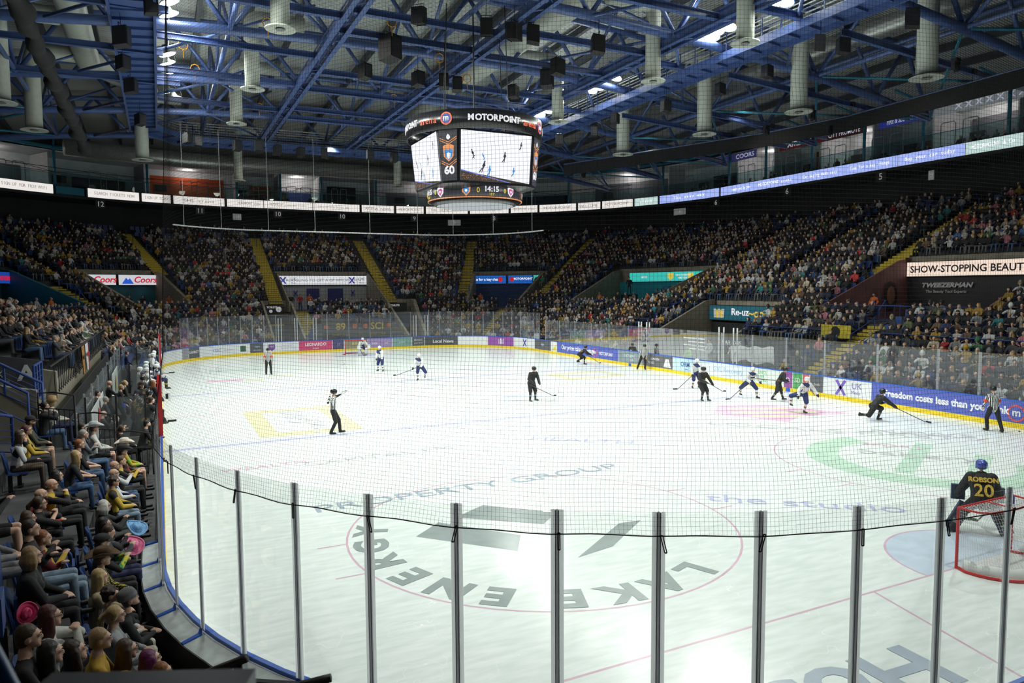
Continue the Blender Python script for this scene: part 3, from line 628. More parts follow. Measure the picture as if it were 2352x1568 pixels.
for a0 in (-PI/2+.04, -PI/2+.04-1.57, -PI/2+.04+1.57, PI/2+.04):
    ringword('MOTORPOiNT', 3.52, 13.58, a0-.16, .40, M_wl, RG, .014, widths=WD); ringword('arena', 3.52, 13.55, a0+.44, .42, M_ol, RG, .0, widths=WD)
    a = a0-.83; c = (3.52*math.cos(a), 3.52*math.sin(a), 13.58); RM = Matrix.Rotation(a+PI/2, 3, 'Z') @ Matrix.Rotation(PI/2, 3, 'X')
    b = MB(); b.lathe([(.22, 0), (.22, .012)], c, 24, 0, RM); b.build('emblem', emat('emblem_blue', (.03, .12, .6), .6), RG)
    b = MB(); V = []; n = 28
    for i in range(n):
        for rr in (.23, .30): V.append(RM @ Vector((rr*math.cos(2*PI*i/n), rr*math.sin(2*PI*i/n), .01))+Vector(c))
    b.add(V, [(2*i, 2*i+1, (2*i+3) % (2*n), (2*i+2) % (2*n)) for i in range(n)]); b.build('emblem_ring', M_ol, RG)
    text('m', .40, M_wl, RG, 'lettering', (3.55*math.cos(a), 3.55*math.sin(a), 13.60), (PI/2, 0, a+PI/2), .008, .01)
# octagonal body: four wide faces, four narrow corner faces, leaning in towards the foot
H1, H0 = 2.78, 2.55; Wd = 2.0
def octo(h, w_): return [(-w_, -h), (w_, -h), (h, -w_), (h, w_), (w_, h), (-w_, h), (-h, w_), (-h, -w_)]
z0s, z1s = 10.66, 13.14
mb = MB(); V = [(x*.985, y*.985, z0s-.02) for x, y in octo(H0, Wd-.05)]+[(x*.985, y*.985, z1s+.03) for x, y in octo(H1, Wd)]
mb.add(V, [tuple(range(7, -1, -1)), tuple(range(8, 16))]+[(i, (i+1) % 8, 8+(i+1) % 8, 8+i) for i in range(8)])
V2 = [(x*.985, y*.985, z0s-.02) for x, y in octo(H0, Wd-.05)]+[(x*.55, y*.55, z0s-.45) for x, y in octo(H0, Wd)]
mb.add(V2, [tuple(range(8, 16))]+[(i, (i+1) % 8, 8+(i+1) % 8, 8+i) for i in range(8)]); mb.build('cabinet', M_sbk, SB_)
M_vid = emat('video_ice', (.92, .94, 1.0), 1.05); M_vdark = emat('video_crowd', (.06, .04, .03), 1); M_vedge = emat('video_edge', (.15, .25, .8), .9); M_vp = emat('video_player', (.03, .02, .05), 1); M_vcol = emat('video_column', (.035, .035, .045), 1); M_vor = emat('video_orange', (.9, .35, .12), .9); M_vbl = emat('video_blue', (.05, .30, .75), .9); M_vpk = emat('video_pink', (.75, .10, .35), .9)
def facepts(i):
    a, b_ = octo(H0, Wd-.05)[i], octo(H0, Wd-.05)[(i+1) % 8]; c, d = octo(H1, Wd)[(i+1) % 8], octo(H1, Wd)[i]
    return [Vector((*a, z0s)), Vector((*b_, z0s)), Vector((*c, z1s)), Vector((*d, z1s))]
def onface(f, u, v, off=.012):
    q = (f[0]*(1-u)+f[1]*u)*(1-v)+(f[3]*(1-u)+f[2]*u)*v; n = (f[1]-f[0]).cross(f[3]-f[0]).normalized(); return q+n*off
def fpoly(mb_, f, uv, off): mb_.add([onface(f, u, v, off) for u, v in uv], [tuple(range(len(uv)))])
def runner(mb_, f, u, v, sc, ln, off=.03):
    sc *= .8; fpoly(mb_, f, [(u+.004*sc, v+.12*sc), (u+.03*sc, v+.13*sc), (u-.03*sc, v-.0*sc), (u-.045*sc, v+.01*sc)], off); A = [(0, 0), (.012, 0), (.02, .05), (.03, .1), (.05, .13), (.03, .17), (.035, .20), (.02, .22), (.008, .2), (.008, .17), (-.012, .12), (.004, .1)]
    fpoly(mb_, f, [(u+(x+ln*y)*sc, v+y*sc*1.5) for x, y in A], off)
for i in range(8):
    f = facepts(i)
    if i % 2 == 0:
        b = MB(); fpoly(b, f, [(.03, .04), (.97, .04), (.97, .97), (.03, .97)], .015); sc = b.build('video_screen', M_vid, SB_); sc['label'] = 'bright video screen showing white ice'
        b = MB(); fpoly(b, f, [(.03, .04), (.97, .04), (.66, .04), (.03, .22)], .02); b.build('video_crowd', M_vdark, sc)
        b = MB(); fpoly(b, f, [(.03, .22), (.66, .04), (.72, .04), (.03, .24)], .022); b.build('video_boards', M_vedge, sc)
        b = MB(); 
        for k in range(60): u = .04+R_.random()*.5; v = .06+R_.random()*(.15-u*.2); e = .006; (fpoly(b, f, [(u, v), (u+e, v), (u+e, v+e*1.5), (u, v+e*1.5)], .024) if v > .05 else None)
        b.build('video_faces', M_vor, sc)
        b = MB()
        for u, v, s_, l_ in ((.2, .45, .7, -.4), (.6, .42, .8, 0), (.82, .68, .6, 0), (.3, .2, .9, .2)): runner(b, f, u, v, s_, l_)
        b.build('video_players', M_vp, sc); b = MB()
        for u, v, s_, l_ in ((.34, .44, .5, -.5), (.4, .14, .8, 0), (.73, .16, .7, 0)): runner(b, f, u, v, s_, l_)
        b.build('video_players', M_vbl, sc)
    else:
        b = MB(); fpoly(b, f, [(.06, .03), (.94, .03), (.94, .98), (.06, .98)], .015); sc = b.build('column_screen', M_vcol, SB_); sc['label'] = 'narrow corner screen with shield logo'
        b = MB()
        for vv in (.78, .74, .36, .32):
            fpoly(b, f, [(.08, vv+.04), (.5, vv-.04), (.92, vv+.06), (.92, vv+.075), (.5, vv-.025), (.08, vv+.055)], .022)
        b.build('orange_lines', M_vor, sc)
        b = MB(); b2 = MB(); b3 = MB()
        fpoly(b, f, [(.22, .68), (.5, .72), (.78, .68), (.76, .48), (.5, .38), (.24, .48)], .026); fpoly(b2, f, [(.28, .6), (.4, .62), (.5, .6), (.6, .62), (.72, .6), (.68, .49), (.5, .41), (.32, .49)], .03)
        fpoly(b3, f, [(.4, .54), (.5, .56), (.6, .54), (.58, .46), (.5, .43), (.42, .46)], .034); fpoly(b3, f, [(.42, .86), (.5, .9), (.6, .86), (.6, .82), (.5, .79), (.42, .82)], .03)
        b.build('shield', M_vor, sc); b2.build('shield_face', M_vbl, sc); b3.build('white_marks', M_vid, sc)
        n = (f[1]-f[0]).cross(f[3]-f[0]).normalized(); X = (f[1]-f[0]).normalized(); Y = n.cross(X)
        o = text('60', .52, M_vid, sc, 'lettering', (0, 0, 0), None, .002, .02); o.matrix_world = Matrix((X, Y, n)).transposed().to_4x4(); o.matrix_world.translation = onface(f, .5, .22, .03)
# lower ring
mb = MB(); cylband(mb, 2.42, 10.02, 10.64, 64, .1); LR = mb.build('lower_ring', M_vcol, SB_, True); LR['label'] = 'lower ring screen with score and clock'
mb = MB(); cylband(mb, 2.44, 10.02, 10.07, 64, .03); mb.build('orange_edge', M_vor, LR, True)
mb = MB(); mb.lathe([(2.4, 10.02), (2.1, 9.86), (2.0, 9.84)], n=48); mb.build('ring_foot', M_sbk, SB_, True)
mb = MB(); mb.lathe([(1.98, 9.83), (1.98, 9.835)], n=48); o = mb.build('underside_disc', mat('underside_grey', (.30, .29, .33), .8), SB_)
M_yl = emat('led_yellow', (.9, .75, .08), .9)
for a0 in (-PI/2-.06, -PI/2-.06-1.57, -PI/2-.06+1.57, PI/2-.06):
    ringword('14:15', 2.46, 10.42, a0, .36, M_wl, LR, .01, widths={'1': .42, '4': .52, ':': .28, '5': .52}); ringword('1ST', 2.46, 10.17, a0, .18, M_yl, LR, .0, widths={'1': .4, 'S': .6, 'T': .6})
    ringword('0', 2.46, 10.36, a0-.28, .34, M_yl, LR); ringword('0', 2.46, 10.36, a0+.30, .30, M_yl, LR)
    for da, m1, m2 in ((-.52, M_vor, M_vbl), (.46, M_vid, M_vpk)):
        a = a0+da; c = Vector((2.45*math.cos(a), 2.45*math.sin(a), 10.34)); T = Vector((-math.sin(a), math.cos(a), 0)); Nn = Vector((math.cos(a), math.sin(a), 0)); Z = Vector((0, 0, 1))
        for mm, k_, of in ((m1, 1, .01), (m2, .66, .02), (M_vid, .3, .03)):
            b = MB(); b.add([c+Nn*of+T*x*k_+Z*y*k_ for x, y in ((-.22, .2), (0, .25), (.22, .2), (.2, -.05), (0, -.26), (-.2, -.05))], [(0, 1, 2, 3, 4, 5)]); b.build('team_shield', mm, LR)
# ------------------------------------------------------------------ roof steelwork
def at(px, py, z):
    d = _fw+_rt*(px-1176)/FPX-_up*(py-784)/FPX; return Vector(CP+d*((z-CP[2])/d[2]))
def zb(x): return 19.65-.0024*x*x
def zt(x, y): return roofz(x, y)-.75
TY = [-20.6, -11.4, -2.4, 7.1, 17.2, 26.8, 36.4]; XN = [-33+5.5*k for k in range(13)]
for ti, y in enumerate(TY):
    t = empty('roof_truss'); tag(t, 'blue tubular roof truss spanning the rink, %s from the camera end' % ORD(ti+1), 'roof truss', 'roof trusses')
    b = MB(); b.tube([(x, y, zb(x)) for x in XN], .25, 10); b.build('bottom_chord', M_steel, t, True)
    b = MB(); b.tube([(x, y, zt(x, y)) for x in XN], .2, 8); b.build('top_chord', M_steel, t, True)
    for k in range(len(XN)-1):
        x0, x1 = XN[k], XN[k+1]; xm = (x0+x1)/2
        for a, c in ((x0, xm), (x1, xm)):
            b = MB(); b.tube([(a, y, zb(a)), (c, y+(.0), zt(c, y))], .13, 8); b.build('diagonal', M_steel, t, True)
for k, x in enumerate([-22, -11, 0, 11, 22]):
    t = empty('longitudinal_brace'); tag(t, 'blue steel bracing line running the length of the roof, %s from the left' % ORD(k+1), 'roof bracing', 'roof bracing lines')
    b = MB(); b.tube([(x, y, zb(x)+.05) for y in TY], .14, 8); b.build('lower_tube', M_steel, t, True)
    for i in range(len(TY)-1):
        y0, y1 = TY[i], TY[i+1]; ym = (y0+y1)/2
        b = MB(); b.tube([(x, y0, zb(x)), (x, ym, zt(x, ym))], .1, 8); b.build('fan_brace', M_steel, t, True)
        b = MB(); b.tube([(x, y1, zb(x)), (x, ym, zt(x, ym))], .1, 8); b.build('fan_brace', M_steel, t, True)
        xx = x+5.5 if x < 0 else x-5.5
        if x: b = MB(); b.tube([(x, y0, zb(x)), (xx, ym, zt(xx, ym))], .08, 6); b.build('fan_brace', M_steel, t, True)
for k, x in enumerate([-27.5, -16.5, 16.5, 27.5]):
    b = MB(); b.tube([(x, -25, zt(x, -25)-.35), (x, 46, zt(x, 40)-.45)], .17, 8); tag(b.build('roof_tube', M_steel, smooth=True), 'blue tube under the roof deck, %s from the left' % ORD(k+1), 'roof tube', 'long roof tubes')
for k, (x, y0, y1) in enumerate([(-28, -22, 40), (28, -22, 40)]):
    b = MB()
    for i in range(6):
        ya, yb_ = TY[i], TY[i+1]; sgn = 1 if x > 0 else -1
        b.tube([(sgn*22, ya, zb(22)), (sgn*33, yb_, zb(33))], .08, 6); b.tube([(sgn*22, yb_, zb(22)), (sgn*33, ya, zb(33))], .08, 6)
    tag(b.build('wind_brace', M_steel2), 'teal crossed wind bracing over the %s stand' % ('left', 'right')[k], 'roof bracing')
for k, sx in enumerate((-1, 1)):
    t = empty('plan_bracing'); tag(t, 'blue diagonal tubes between the truss bottoms on the %s side' % ('left', 'right')[k], 'roof bracing')
    for i in range(1, len(TY)-1):
        for xa, xb in ((11, 5.5), (11, 19.5)): b = MB(); b.tube([(sx*xa, TY[i], zb(xa)-.05), (sx*xb, TY[i+1], zb(xb)-.05)], .09, 6); b.build('brace_tube', M_steel, t, True)
def ibeam(name, a, c, label, grp, h=.42, w_=.36, m=M_steel):
    b = MB(); a = Vector(a); c = Vector(c); u = Vector((0, 0, 1))
    b.bar(a+u*h/2, c+u*h/2, w_, .03); b.bar(a-u*h/2, c-u*h/2, w_, .03); b.bar(a, c, .03, h)
    return tag(b.build(name, m), label, 'roof beam', grp)
for k, (x, y0, y1) in enumerate([(-6.0, -20, 38), (1.8, -20, 38), (10.9, -20, 33)]):
    t = empty('lattice_girder'); tag(t, 'long blue lattice girder along the rink, %s from the left' % ORD(k+1), 'roof beam', 'long lattice girders')
    for e in (-.32, .32):
        b = MB(); b.bar((x+e, y0, 18.75), (x+e, y1, 18.75), .26, .05); b.bar((x+e, y0, 18.95), (x+e, y1, 18.95), .05, .4); b.build('lower_flange', M_steel, t)
        b = MB(); b.tube([(x+e, y0, 19.35), (x+e, y1, 19.35)], .05, 6); b.build('upper_tube', M_steel, t)
    b = MB()
    pz = []
    for i in range(int((y1-y0)/1.4)): y = y0+i*1.4; sg = 1 if i % 2 else -1; pz += [(x+.32*sg, y, 18.8), (x+.32*sg, y+.35, 19.35), (x+.32*sg, y+.7, 18.8)]
    b.tube(pz, .035, 4)
    b.build('lacing', M_steel, t)
CB = 0
for (x0, x1), ys in (((-14.5, -6), (-14, -6.6, 1.6, 8.3, 14.6, 22)), ((-6, 1.8), (-16, -9, -4.6, .6, 3.6, 11.2, 15.4, 21, 24)), ((1.8, 10.9), (-16, -9.4, -6.2, -.2, 4.2, 10.6, 13.4, 21)), ((10.9, 14.5), (-8, 1, 13))):
    for y in ys:
        CB += 1; ibeam('cross_beam', (x0, y, 19.0), (x1, y, 19.0), 'blue cross beam between the lattice girders, about %d m beyond the camera, bay %s' % (y+34, {-14.5: 'left', -6: 'left of centre', 1.8: 'right of centre', 10.9: 'right'}[x0]), 'cross beams', .3, .3)
# catwalk ring
CWP = [(-14.6, -32), (-14.6, 30.3), (-11.8, 33.8), (11.8, 33.8), (14.3, 30.3), (14.3, -32)]
CWO = [(-16.5, -32), (-16.5, 31.2), (-13.0, 36.2), (12.6, 35.6), (15.9, 30.9), (15.9, -32)]
nm_ = ['left', 'far left corner', 'far', 'far right corner', 'right']
M_cwl = mat('catwalk_white', (.62, .66, .64), .6, noise=.1)
for k in range(5):
    t = empty('catwalk'); tag(t, 'blue steel catwalk with railings under the roof, %s run' % nm_[k], 'catwalk', 'catwalk runs')
    A0, A1, B0, B1 = [Vector((*q, 18.72)) for q in (CWP[k], CWP[k+1], CWO[k], CWO[k+1])]
    b = MB(); b.add([A0, A1, B1, B0], [(0, 1, 2, 3)]); u = Vector((0, 0, .06)); b.add([A0+u, A1+u, B1+u, B0+u], [(0, 3, 2, 1)])
    L = (A1-A0).length; n = max(2, int(L/1.3))
    for i in range(n+1): b.bar(A0.lerp(A1, i/n)-Vector((0, 0, .07)), B0.lerp(B1, i/n)-Vector((0, 0, .07)), .09, .14)
    b.build('deck', M_steel, t)
    for P0, P1 in ((A0, A1), (B0, B1)):
        b = MB(); b.bar(P0-Vector((0, 0, .1)), P1-Vector((0, 0, .1)), .12, .42); b.build('edge_channel', M_steel, t)
    for P0, P1, mm in ((A0, A1, M_steel), (B0, B1, M_cwl)):
        b = MB()
        for z in ((.55, 1.1) if mm is M_steel else (.2, .42, .64, .86, 1.08, 1.3, 1.52, 1.74)): b.bar(P0+Vector((0, 0, z)), P1+Vector((0, 0, z)), .035, .035 if mm is M_steel else .075)
        b.build('railing', mm, t)
        for i in range(n+1):
            q = P0.lerp(P1, i/n); b = MB(); b.bar(q, q+Vector((0, 0, 1.12)), .05, .05); b.build('rail_post', M_steel, t)
b = MB(); b.tube([(13.0, -32, 20.0), (13.0, 31, 20.0)], .12, 8); tag(b.build('lamp_bar', M_steel, smooth=True), 'long blue lamp bar beside the right catwalk', 'lamp bar')
b = MB(); b.tube([(-13.9, -32, 20.1), (-13.9, 31, 20.1)], .06, 8); tag(b.build('lamp_bar', M_steel, smooth=True), 'thin blue lamp bar beside the left catwalk', 'lamp bar')
# dark hoist beams reaching out over the stands
for k, (y, xa, xb, z) in enumerate([(-4.5, -34, -13.3, 18.6), (.5, -34, -13.3, 18.6), (4.0, -34, -14, 18.5), (10.5, -34, -14.2, 18.4), (16.3, -34, -13.2, 18.3)]+[(y, 16.2, 33, 17.9) for y in (-8.9, -1.0, 6.0, 10.0)]):
    t = ibeam('hoist_beam', (xa, y, z+.1 if xa < 0 else z+.35), (xb, y, z+.35 if xa < 0 else z-.6), 'dark blue hoist beam above the %s stand, %s from the camera' % ('left' if xa < 0 else 'right', ORD(k+1 if xa < 0 else k-4)), 'hoist beams', .3, .22)
    b = MB(); xm = xa+6 if xa < 0 else xb-6
    b.box((xm, y, z-.25), (.35, .3, .3)); b.tube([(xm, y, z-.4), (xm, y, z-1.5)], .015, 5); b.build('chain_hoist', M_black, t)
# floodlights on the catwalk edges
M_lamp = emat('lamp_glow', (1, 1, .9), 40)
LP = [(-13.9, 5.1), (-13.9, 6.9), (-14, 10.2), (-13.9, 13.7), (-13.9, 15.6), (-13.9, 18), (-13.8, 22.5), (-13.3, 24.5), (13.0, -3.4), (13.2, -4.1), (13.4, -2.6), (12.9, -7.4), (13.3, -7.9), (13.2, 9.6), (13.2, 8.6), (13.0, 6.3), (13.2, 16.0), (13.2, 17.2), (12.9, -14), (-13.9, -10), (-13.9, -17)]
for k, (x, y) in enumerate(LP):
    t = empty('floodlight', (x, y, 19.6)); t.scale = (1.35,)*3; sg = 1 if x < 0 else -1; t.rotation_euler = (0, sg*-.35, .2*(k % 3))
    tag(t, 'bright floodlight on the %s catwalk edge, %s from the camera' % ('left' if x < 0 else 'right', ORD(1+sum(1 for q in LP if (q[0] < 0) == (x < 0) and q[1] < y))), 'floodlight', 'rink floodlights')
    b = MB(); b.lathe([(.12, .3), (.16, .12), (.36, 0), (.38, 0), (.38, .03), (.18, .16), (.13, .34)], n=18); b.build('reflector', mat('lamp_housing', (.5, .55, .5), .4), t, True)
    b = MB(); b.lathe([(.35, .012), (.1, -.015)], n=18); b.build('lens', M_lamp, t)
    b = MB(); b.tube([(-.4, 0, .1), (-.42, 0, .4), (.42, 0, .4), (.4, 0, .1)], .02, 6); b.box((0, 0, .36), (.2, .16, .14)); b.build('bracket', M_black, t)
for x, y in [(-13.3, 6), (-13.3, 14.6), (-12.8, 23.5), (12.4, -3.4), (12.4, -8), (12.4, 9), (12.4, 16.6), (-13.3, -4)]:  # added point lights for floodlight up-spill, brightening the steel
    l = bpy.data.lights.new('lamp_spill', 'POINT'); l.energy = 260; l.color = (.95, 1, .9); l.shadow_soft_size = .3; o = bpy.data.objects.new('floodlight_spill', l); COL.objects.link(o); o.location = (x, y, 20.35)
# vertical supply ducts
DU = [(-9.6, -.6, 17.2, 'left'), (-9.6, 10, 17.2, 'left'), (-9.6, 19.6, 17.2, 'left'), (10.4, -8.3, 17.1, 'right'), (10.3, -1.4, 17.1, 'right'), (10.4, 9.4, 17.1, 'right'), (20.4, -10.6, 16.1, 'far right'), (20.1, -2.8, 16.1, 'far right'), (19.2, 4.5, 16.1, 'far right'), (18.4, 13, 16.1, 'far right'), (-22.4, 14.4, 16.1, 'far left'), (-21.8, 21.8, 16.1, 'far left'), (-15.7, 31, 16.1, 'far left'), (-7.5, 41, 16.3, 'far end'), (8.5, 40.5, 16.6, 'far end')]
for k, (x, y, z, nm) in enumerate(DU):
    t = empty('air_duct', (x, y, z)); zt_ = 21.6-z; sx = -1 if x > 0 else 1
    tag(t, 'white vertical air duct, %s row, %s from the camera' % (nm, ORD(1+sum(1 for q in DU if q[3] == nm and q[1] < y))), 'air duct', 'vertical air ducts')
    r = .42 if abs(x) < 15 else .5
    pts = [(0, 0, .05), (0, 0, zt_-.9)]+[(sx*.5*(1-math.cos(a)), 0, zt_-.9+.5*math.sin(a)) for a in (.4, .8, 1.2, 1.57)]+[(sx*3.0, 0, zt_-.4)]
    b = MB(); b.tube(pts, r, 20); b.build('duct_pipe', M_duct, t, True)
    b = MB(); b.lathe([(r*.55, .0), (r*1.6, -.05), (r*1.62, 0), (r*1.02, .09)], n=24); b.build('diffuser_flange', M_duct, t)
    b = MB(); b.lathe([(r*.5, -.06), (r*.5, -.05)], n=20); b.build('grille', M_grey, t)
for k, (pts, r, m, lb_) in enumerate([([(-18.6, -14, 21), (-18.6, 22, 21), (-15, 27, 20.6)], .75, M_duct, 'large pale trunk duct high over the left stand'), ([(-22, 41, 18.4), (-12, 44, 18.4), (14, 44, 18.4)], .75, M_ductm, 'long galvanised trunk duct across the far end'), ([(6.2, -16, 21.2), (6.2, 30, 21.2)], .7, M_duct, 'pale trunk duct right of centre under the roof'), ([(23.5, -22, 20.6), (23.5, 24, 20.6)], .6, M_ductm, 'galvanised trunk duct over the right stand')]):
    b = MB(); b.tube(pts, r, 20); tag(b.build('trunk_duct', m, smooth=True), lb_, 'air duct')
# loudspeakers
M_spk = mat('speaker_black', (.012, .012, .013), .7, noise=.2)
SPK = [(895, 112, 18.2, 1.5), (838, 165, 18, 1.0), (960, 182, 18, 1.0), (1020, 188, 18, .95), (1050, 195, 18, .95), (1257, 182, 18.2, 1.2), (1282, 155, 18.2, 1.1), (1375, 103, 18.1, 1.1), (962, 36, 18.2, .95), (1117, 62, 18.2, 1.0), (1182, 73, 18.2, 1.0), (1226, 80, 18.2, 1.05), (1180, 211, 18, .9), (278, 85, 17.6, 1.1), (300, 198, 17.4, 1.0), (282, 145, 17.6, .9), (322, 275, 17, .9), (345, 14, 18.3, .9), (1885, 98, 17.5, .85), (1938, 106, 17.4, .9), (1763, 165, 17.4, .8), (1530, 244, 17.3, .9), (1413, 272, 17.2, .8), (1365, 303, 17.2, .8), (2098, 42, 17.6, 1.0), (1655, 205, 17.5, .8), (1285, 322, 17, .9), (595, 335, 16.8, 1.0), (637, 345, 16.8, .9), (690, 350, 16.8, .9), (745, 352, 16.8, .9), (850, 355, 16.8, .9), (430, 318, 17, .9), (455, 325, 17, .9), (545, 335, 16.8, .9), (905, 362, 16.8, .9)]
for k, (px, py, z, sc) in enumerate(SPK):
    q = at(px, py, z); t = empty('loudspeaker', q, math.atan2(q.y, q.x)-PI/2+(k % 3-1)*.3); t.scale = (sc*.88,)*3
    tag(t, 'black loudspeaker hung from the roof, %s from the left in the picture' % ORD(1+sum(1 for q_ in SPK if q_[0] < px)), 'loudspeaker', 'roof loudspeakers')
    b = MB(); b.prism([(-.35, -.38), (.3, -.5), (.3, .4), (-.35, .5)], 'x', -.34, .34); b.build('speaker_cabinet', M_spk, t)
    b = MB(); b.box((0, -.37, -.02), (.58, .02, .8)); b.build('front_grille', mat('speaker_grille', (.025, .025, .028), .6), t)
    b = MB(); b.tube([(-.3, 0, .45), (-.3, 0, .62), (.3, 0, .62), (.3, 0, .45)], .02, 6); b.tube([(0, 0, .62), (0, 0, 1.6)], .015, 5); b.build('hanging_bracket', M_black, t)
for k, (px, py) in enumerate([(420, 103), (448, 158), (615, 53), (900, 50), (1010, 133), (1055, 183), (1073, 180), (1690, 22), (596, 245), (905, 225)]):
    q = at(px, py, 19.3); b = MB(); b.tube([q+Vector((.27*math.cos(a), 0, .27*math.sin(a))) for a in [i*PI/4 for i in range(8)]], .03, 5, closed=True); b.tube([q-Vector((0, 0, .25)), q-Vector((0, 0, .7))], .025, 5)
    tag(b.build('rigging_sling', mat('sling_orange', (.65, .30, .02), .7)), 'short orange rigging sling round a roof tube', 'sling', 'orange rigging slings')
# rolled and hanging black drapes
b = MB(); n = 60
pts = [(-18.8+.06*math.sin(i*1.3), -10+i*.52, 15.35-.012*i+.05*math.sin(i*.9)) for i in range(n)]; b.tube(pts, [.30+.07*math.sin(i*1.9)+.05*math.sin(i*.7) for i in range(n)], 14)
t = tag(b.build('rolled_curtain', mat('black_drape', (.012, .012, .014), .9, noise=.3, bump=.3), smooth=True), 'long rolled black curtain hanging on a line over the left stand', 'curtain')
b = MB(); DP = [(27.3, -16), (27.6, -8), (27.8, 0), (26.4, 6), (22.9, 14), (18.9, 23)]
for (xa, ya), (xb, yb_) in zip(DP, DP[1:]):
    b.bar((xa, ya, 16.65-.012*ya), (xb, yb_, 16.65-.012*yb_), .14, .95)
t = tag(b.build('black_masking_panel', MATS['black_drape']), 'long black masking band hanging below the roof on the right', 'masking band')
b = MB(); [b.tube([(xa, ya, 17.17-.012*ya), (xb, yb_, 17.17-.012*yb_)], .07, 6) for (xa, ya), (xb, yb_) in zip(DP, DP[1:])]; b.build('track_tube', M_steel, t)
for k, (px, py) in enumerate([(2195, 150), (1865, 265), (1760, 300), (1340, 400), (1465, 380), (1905, 300)]):
    q = at(px, py, 16.2); t = empty('moving_head_lamp', q); tag(t, 'small black stage lamp clamped near the masking band, lens facing down', 'stage lamp', 'black stage lamps')
    b = MB(); b.box((0, 0, .25), (.35, .3, .15)); b.box((-.18, 0, 0), (.05, .2, .4)); b.box((.18, 0, 0), (.05, .2, .4)); b.build('yoke', M_black, t); b = MB(); b.tube([(0, 0, .1), (.05, -.05, -.3)], [.12, .15], 12); b.build('lamp_head', M_black, t)

# ------------------------------------------------------------------ gallery: LED ribbon, suites, posts
SEAM = [10.6, 15.7, 19.6, 24.9, 29.85, 34.7, 40.15, 43.5, 45.75, 46.65, 47.8, 48.65, 50.0, 51.0, 52.4, 53.9, 54.9, 56.05, 61.0, 66.55, 69.7, 71.2, 72.05, 73.45]
RT = {0: 'More cars', 1: 'MOTORPOINT & Co', 2: 'Buy your car today', 3: 'Time for a key change', 4: 'Car buying made easy', 5: 'MOTORPOINT arena', 6: 'ready yet by you', 7: 'The easy way', 8: 'arena', 9: 'MOTORPOINT', 10: 'WELCOME', 11: 'MOTORPOINT', 12: 'MOTORPOINT arena', 13: 'MOTORPOINT', 14: 'THE HOME ARENA', 15: 'MOTORPOINT', 16: 'ARENA NEWS', 17: 'Like us and follow the arena today', 18: 'MOTORPOINT arena and tickets', 19: 'MOTORPOINT arena', 20: 'NHS arena', 21: 'SIGN UP TODAY', 22: 'SEARCH TICKETS NOW'}
M_rw = emat('ribbon_white', (.88, .84, .80), .95); M_rb = emat('ribbon_blue', (.38, .48, .95), 1.0); M_rg = emat('ribbon_green', (.6, .78, .75), .9)
M_ink = mat('ribbon_dark_text', (.02, .02, .02), .6, emit=(.22, .2, .2), es=1); M_rtx = emat('ribbon_text_white', (.95, .95, 1), 1.3)
def ribbon(s0, s1, body, m, mt, k, z0=15.02, z1=15.88, size=.42):
    t = empty('ribbon_screen'); tag(t, 'lit ribbon screen on the gallery front, %s' % k, 'ribbon screen', 'gallery ribbon screens')
    b = MB(); band(b, s0+.04, s1-.04, [(22.9, z0), (22.98, z0), (22.98, z1), (22.9, z1)], .6); b.build('screen_panel', m, t)
    b = MB(); band(b, s0, s1, [(22.99, z0-.06), (23.1, z0-.06), (23.1, z1+.06), (22.99, z1+.06)], .6); b.build('screen_case', M_black, t)
    scale = (P3(s0, 22.9, 0)-P3(s1, 22.9, 0)).length
    if body:
        w_ = min(1.4, scale*.7/(len(body)*size*.56)); 
        # place letter by letter so the words follow the curve
        smid = (s0+s1)/2; ratio = scale/(s1-s0); adv = size*.6*w_; x0 = smid+len(body)*adv/2/ratio
        for i, c in enumerate(body):
            if c != ' ': wtext(c, x0-(i+.5)*adv/ratio, 22.83, (z0+z1)/2, size, mt, t, w_)
    return t
for k in range(len(SEAM)-1):
    bl = k < 9; ribbon(SEAM[k], SEAM[k+1], RT[k], (M_rg if k in (1, 8) else M_rb) if bl else M_rw, M_rtx if bl else M_ink, '%s from the right edge' % ORD(k+1))
ribbon(74.25, 75.75, 'SIGN UP FOR FREE WIFI', M_rw, M_ink, 'leftmost full panel, reading sign up for free wifi'); ribbon(75.8, 77.6, 'MOTORPOINT', M_rw, M_ink, 'cut by the left edge')
b = MB(); band(b, 73.5, 74.2, [(22.95, 15.05), (23.1, 15.05), (23.1, 15.8), (22.95, 15.8)], .5); tag(b.build('fascia_panel', M_steel2), 'teal fascia panel between two ribbon screens on the left', 'fascia panel')
for nmb, px, py in [('12', 200, 475), ('11', 445, 492), ('10', 629, 498), ('10', 773, 503), ('9', 949, 506), ('8', 1139, 505), ('6', 1650, 466), ('6', 1820, 441), ('5', 2041, 408)]:
    q = at(px, py, 14.3); s, d = xy_sd(q.x, q.y); t = empty('block_number'); tag(t, 'white block number %s hung under the gallery, %s from the left' % (nmb, ORD(1+[200, 445, 629, 773, 949, 1139, 1650, 1820, 2041].index(px))), 'number sign')
    rt = (P3(s-.5, 22.4, 0)-P3(s+.5, 22.4, 0)).length; b = MB(); band(b, s-.45/rt, s+.45/rt, [(22.4, 13.95), (22.44, 13.95), (22.44, 14.7), (22.4, 14.7)], .5); b.build('sign_board', M_black, t); wtext(nmb, s, 22.36, 14.32, .72, mat('sign_white', (.7, .7, .7), .6, emit=(.5, .5, .5), es=.35), t)
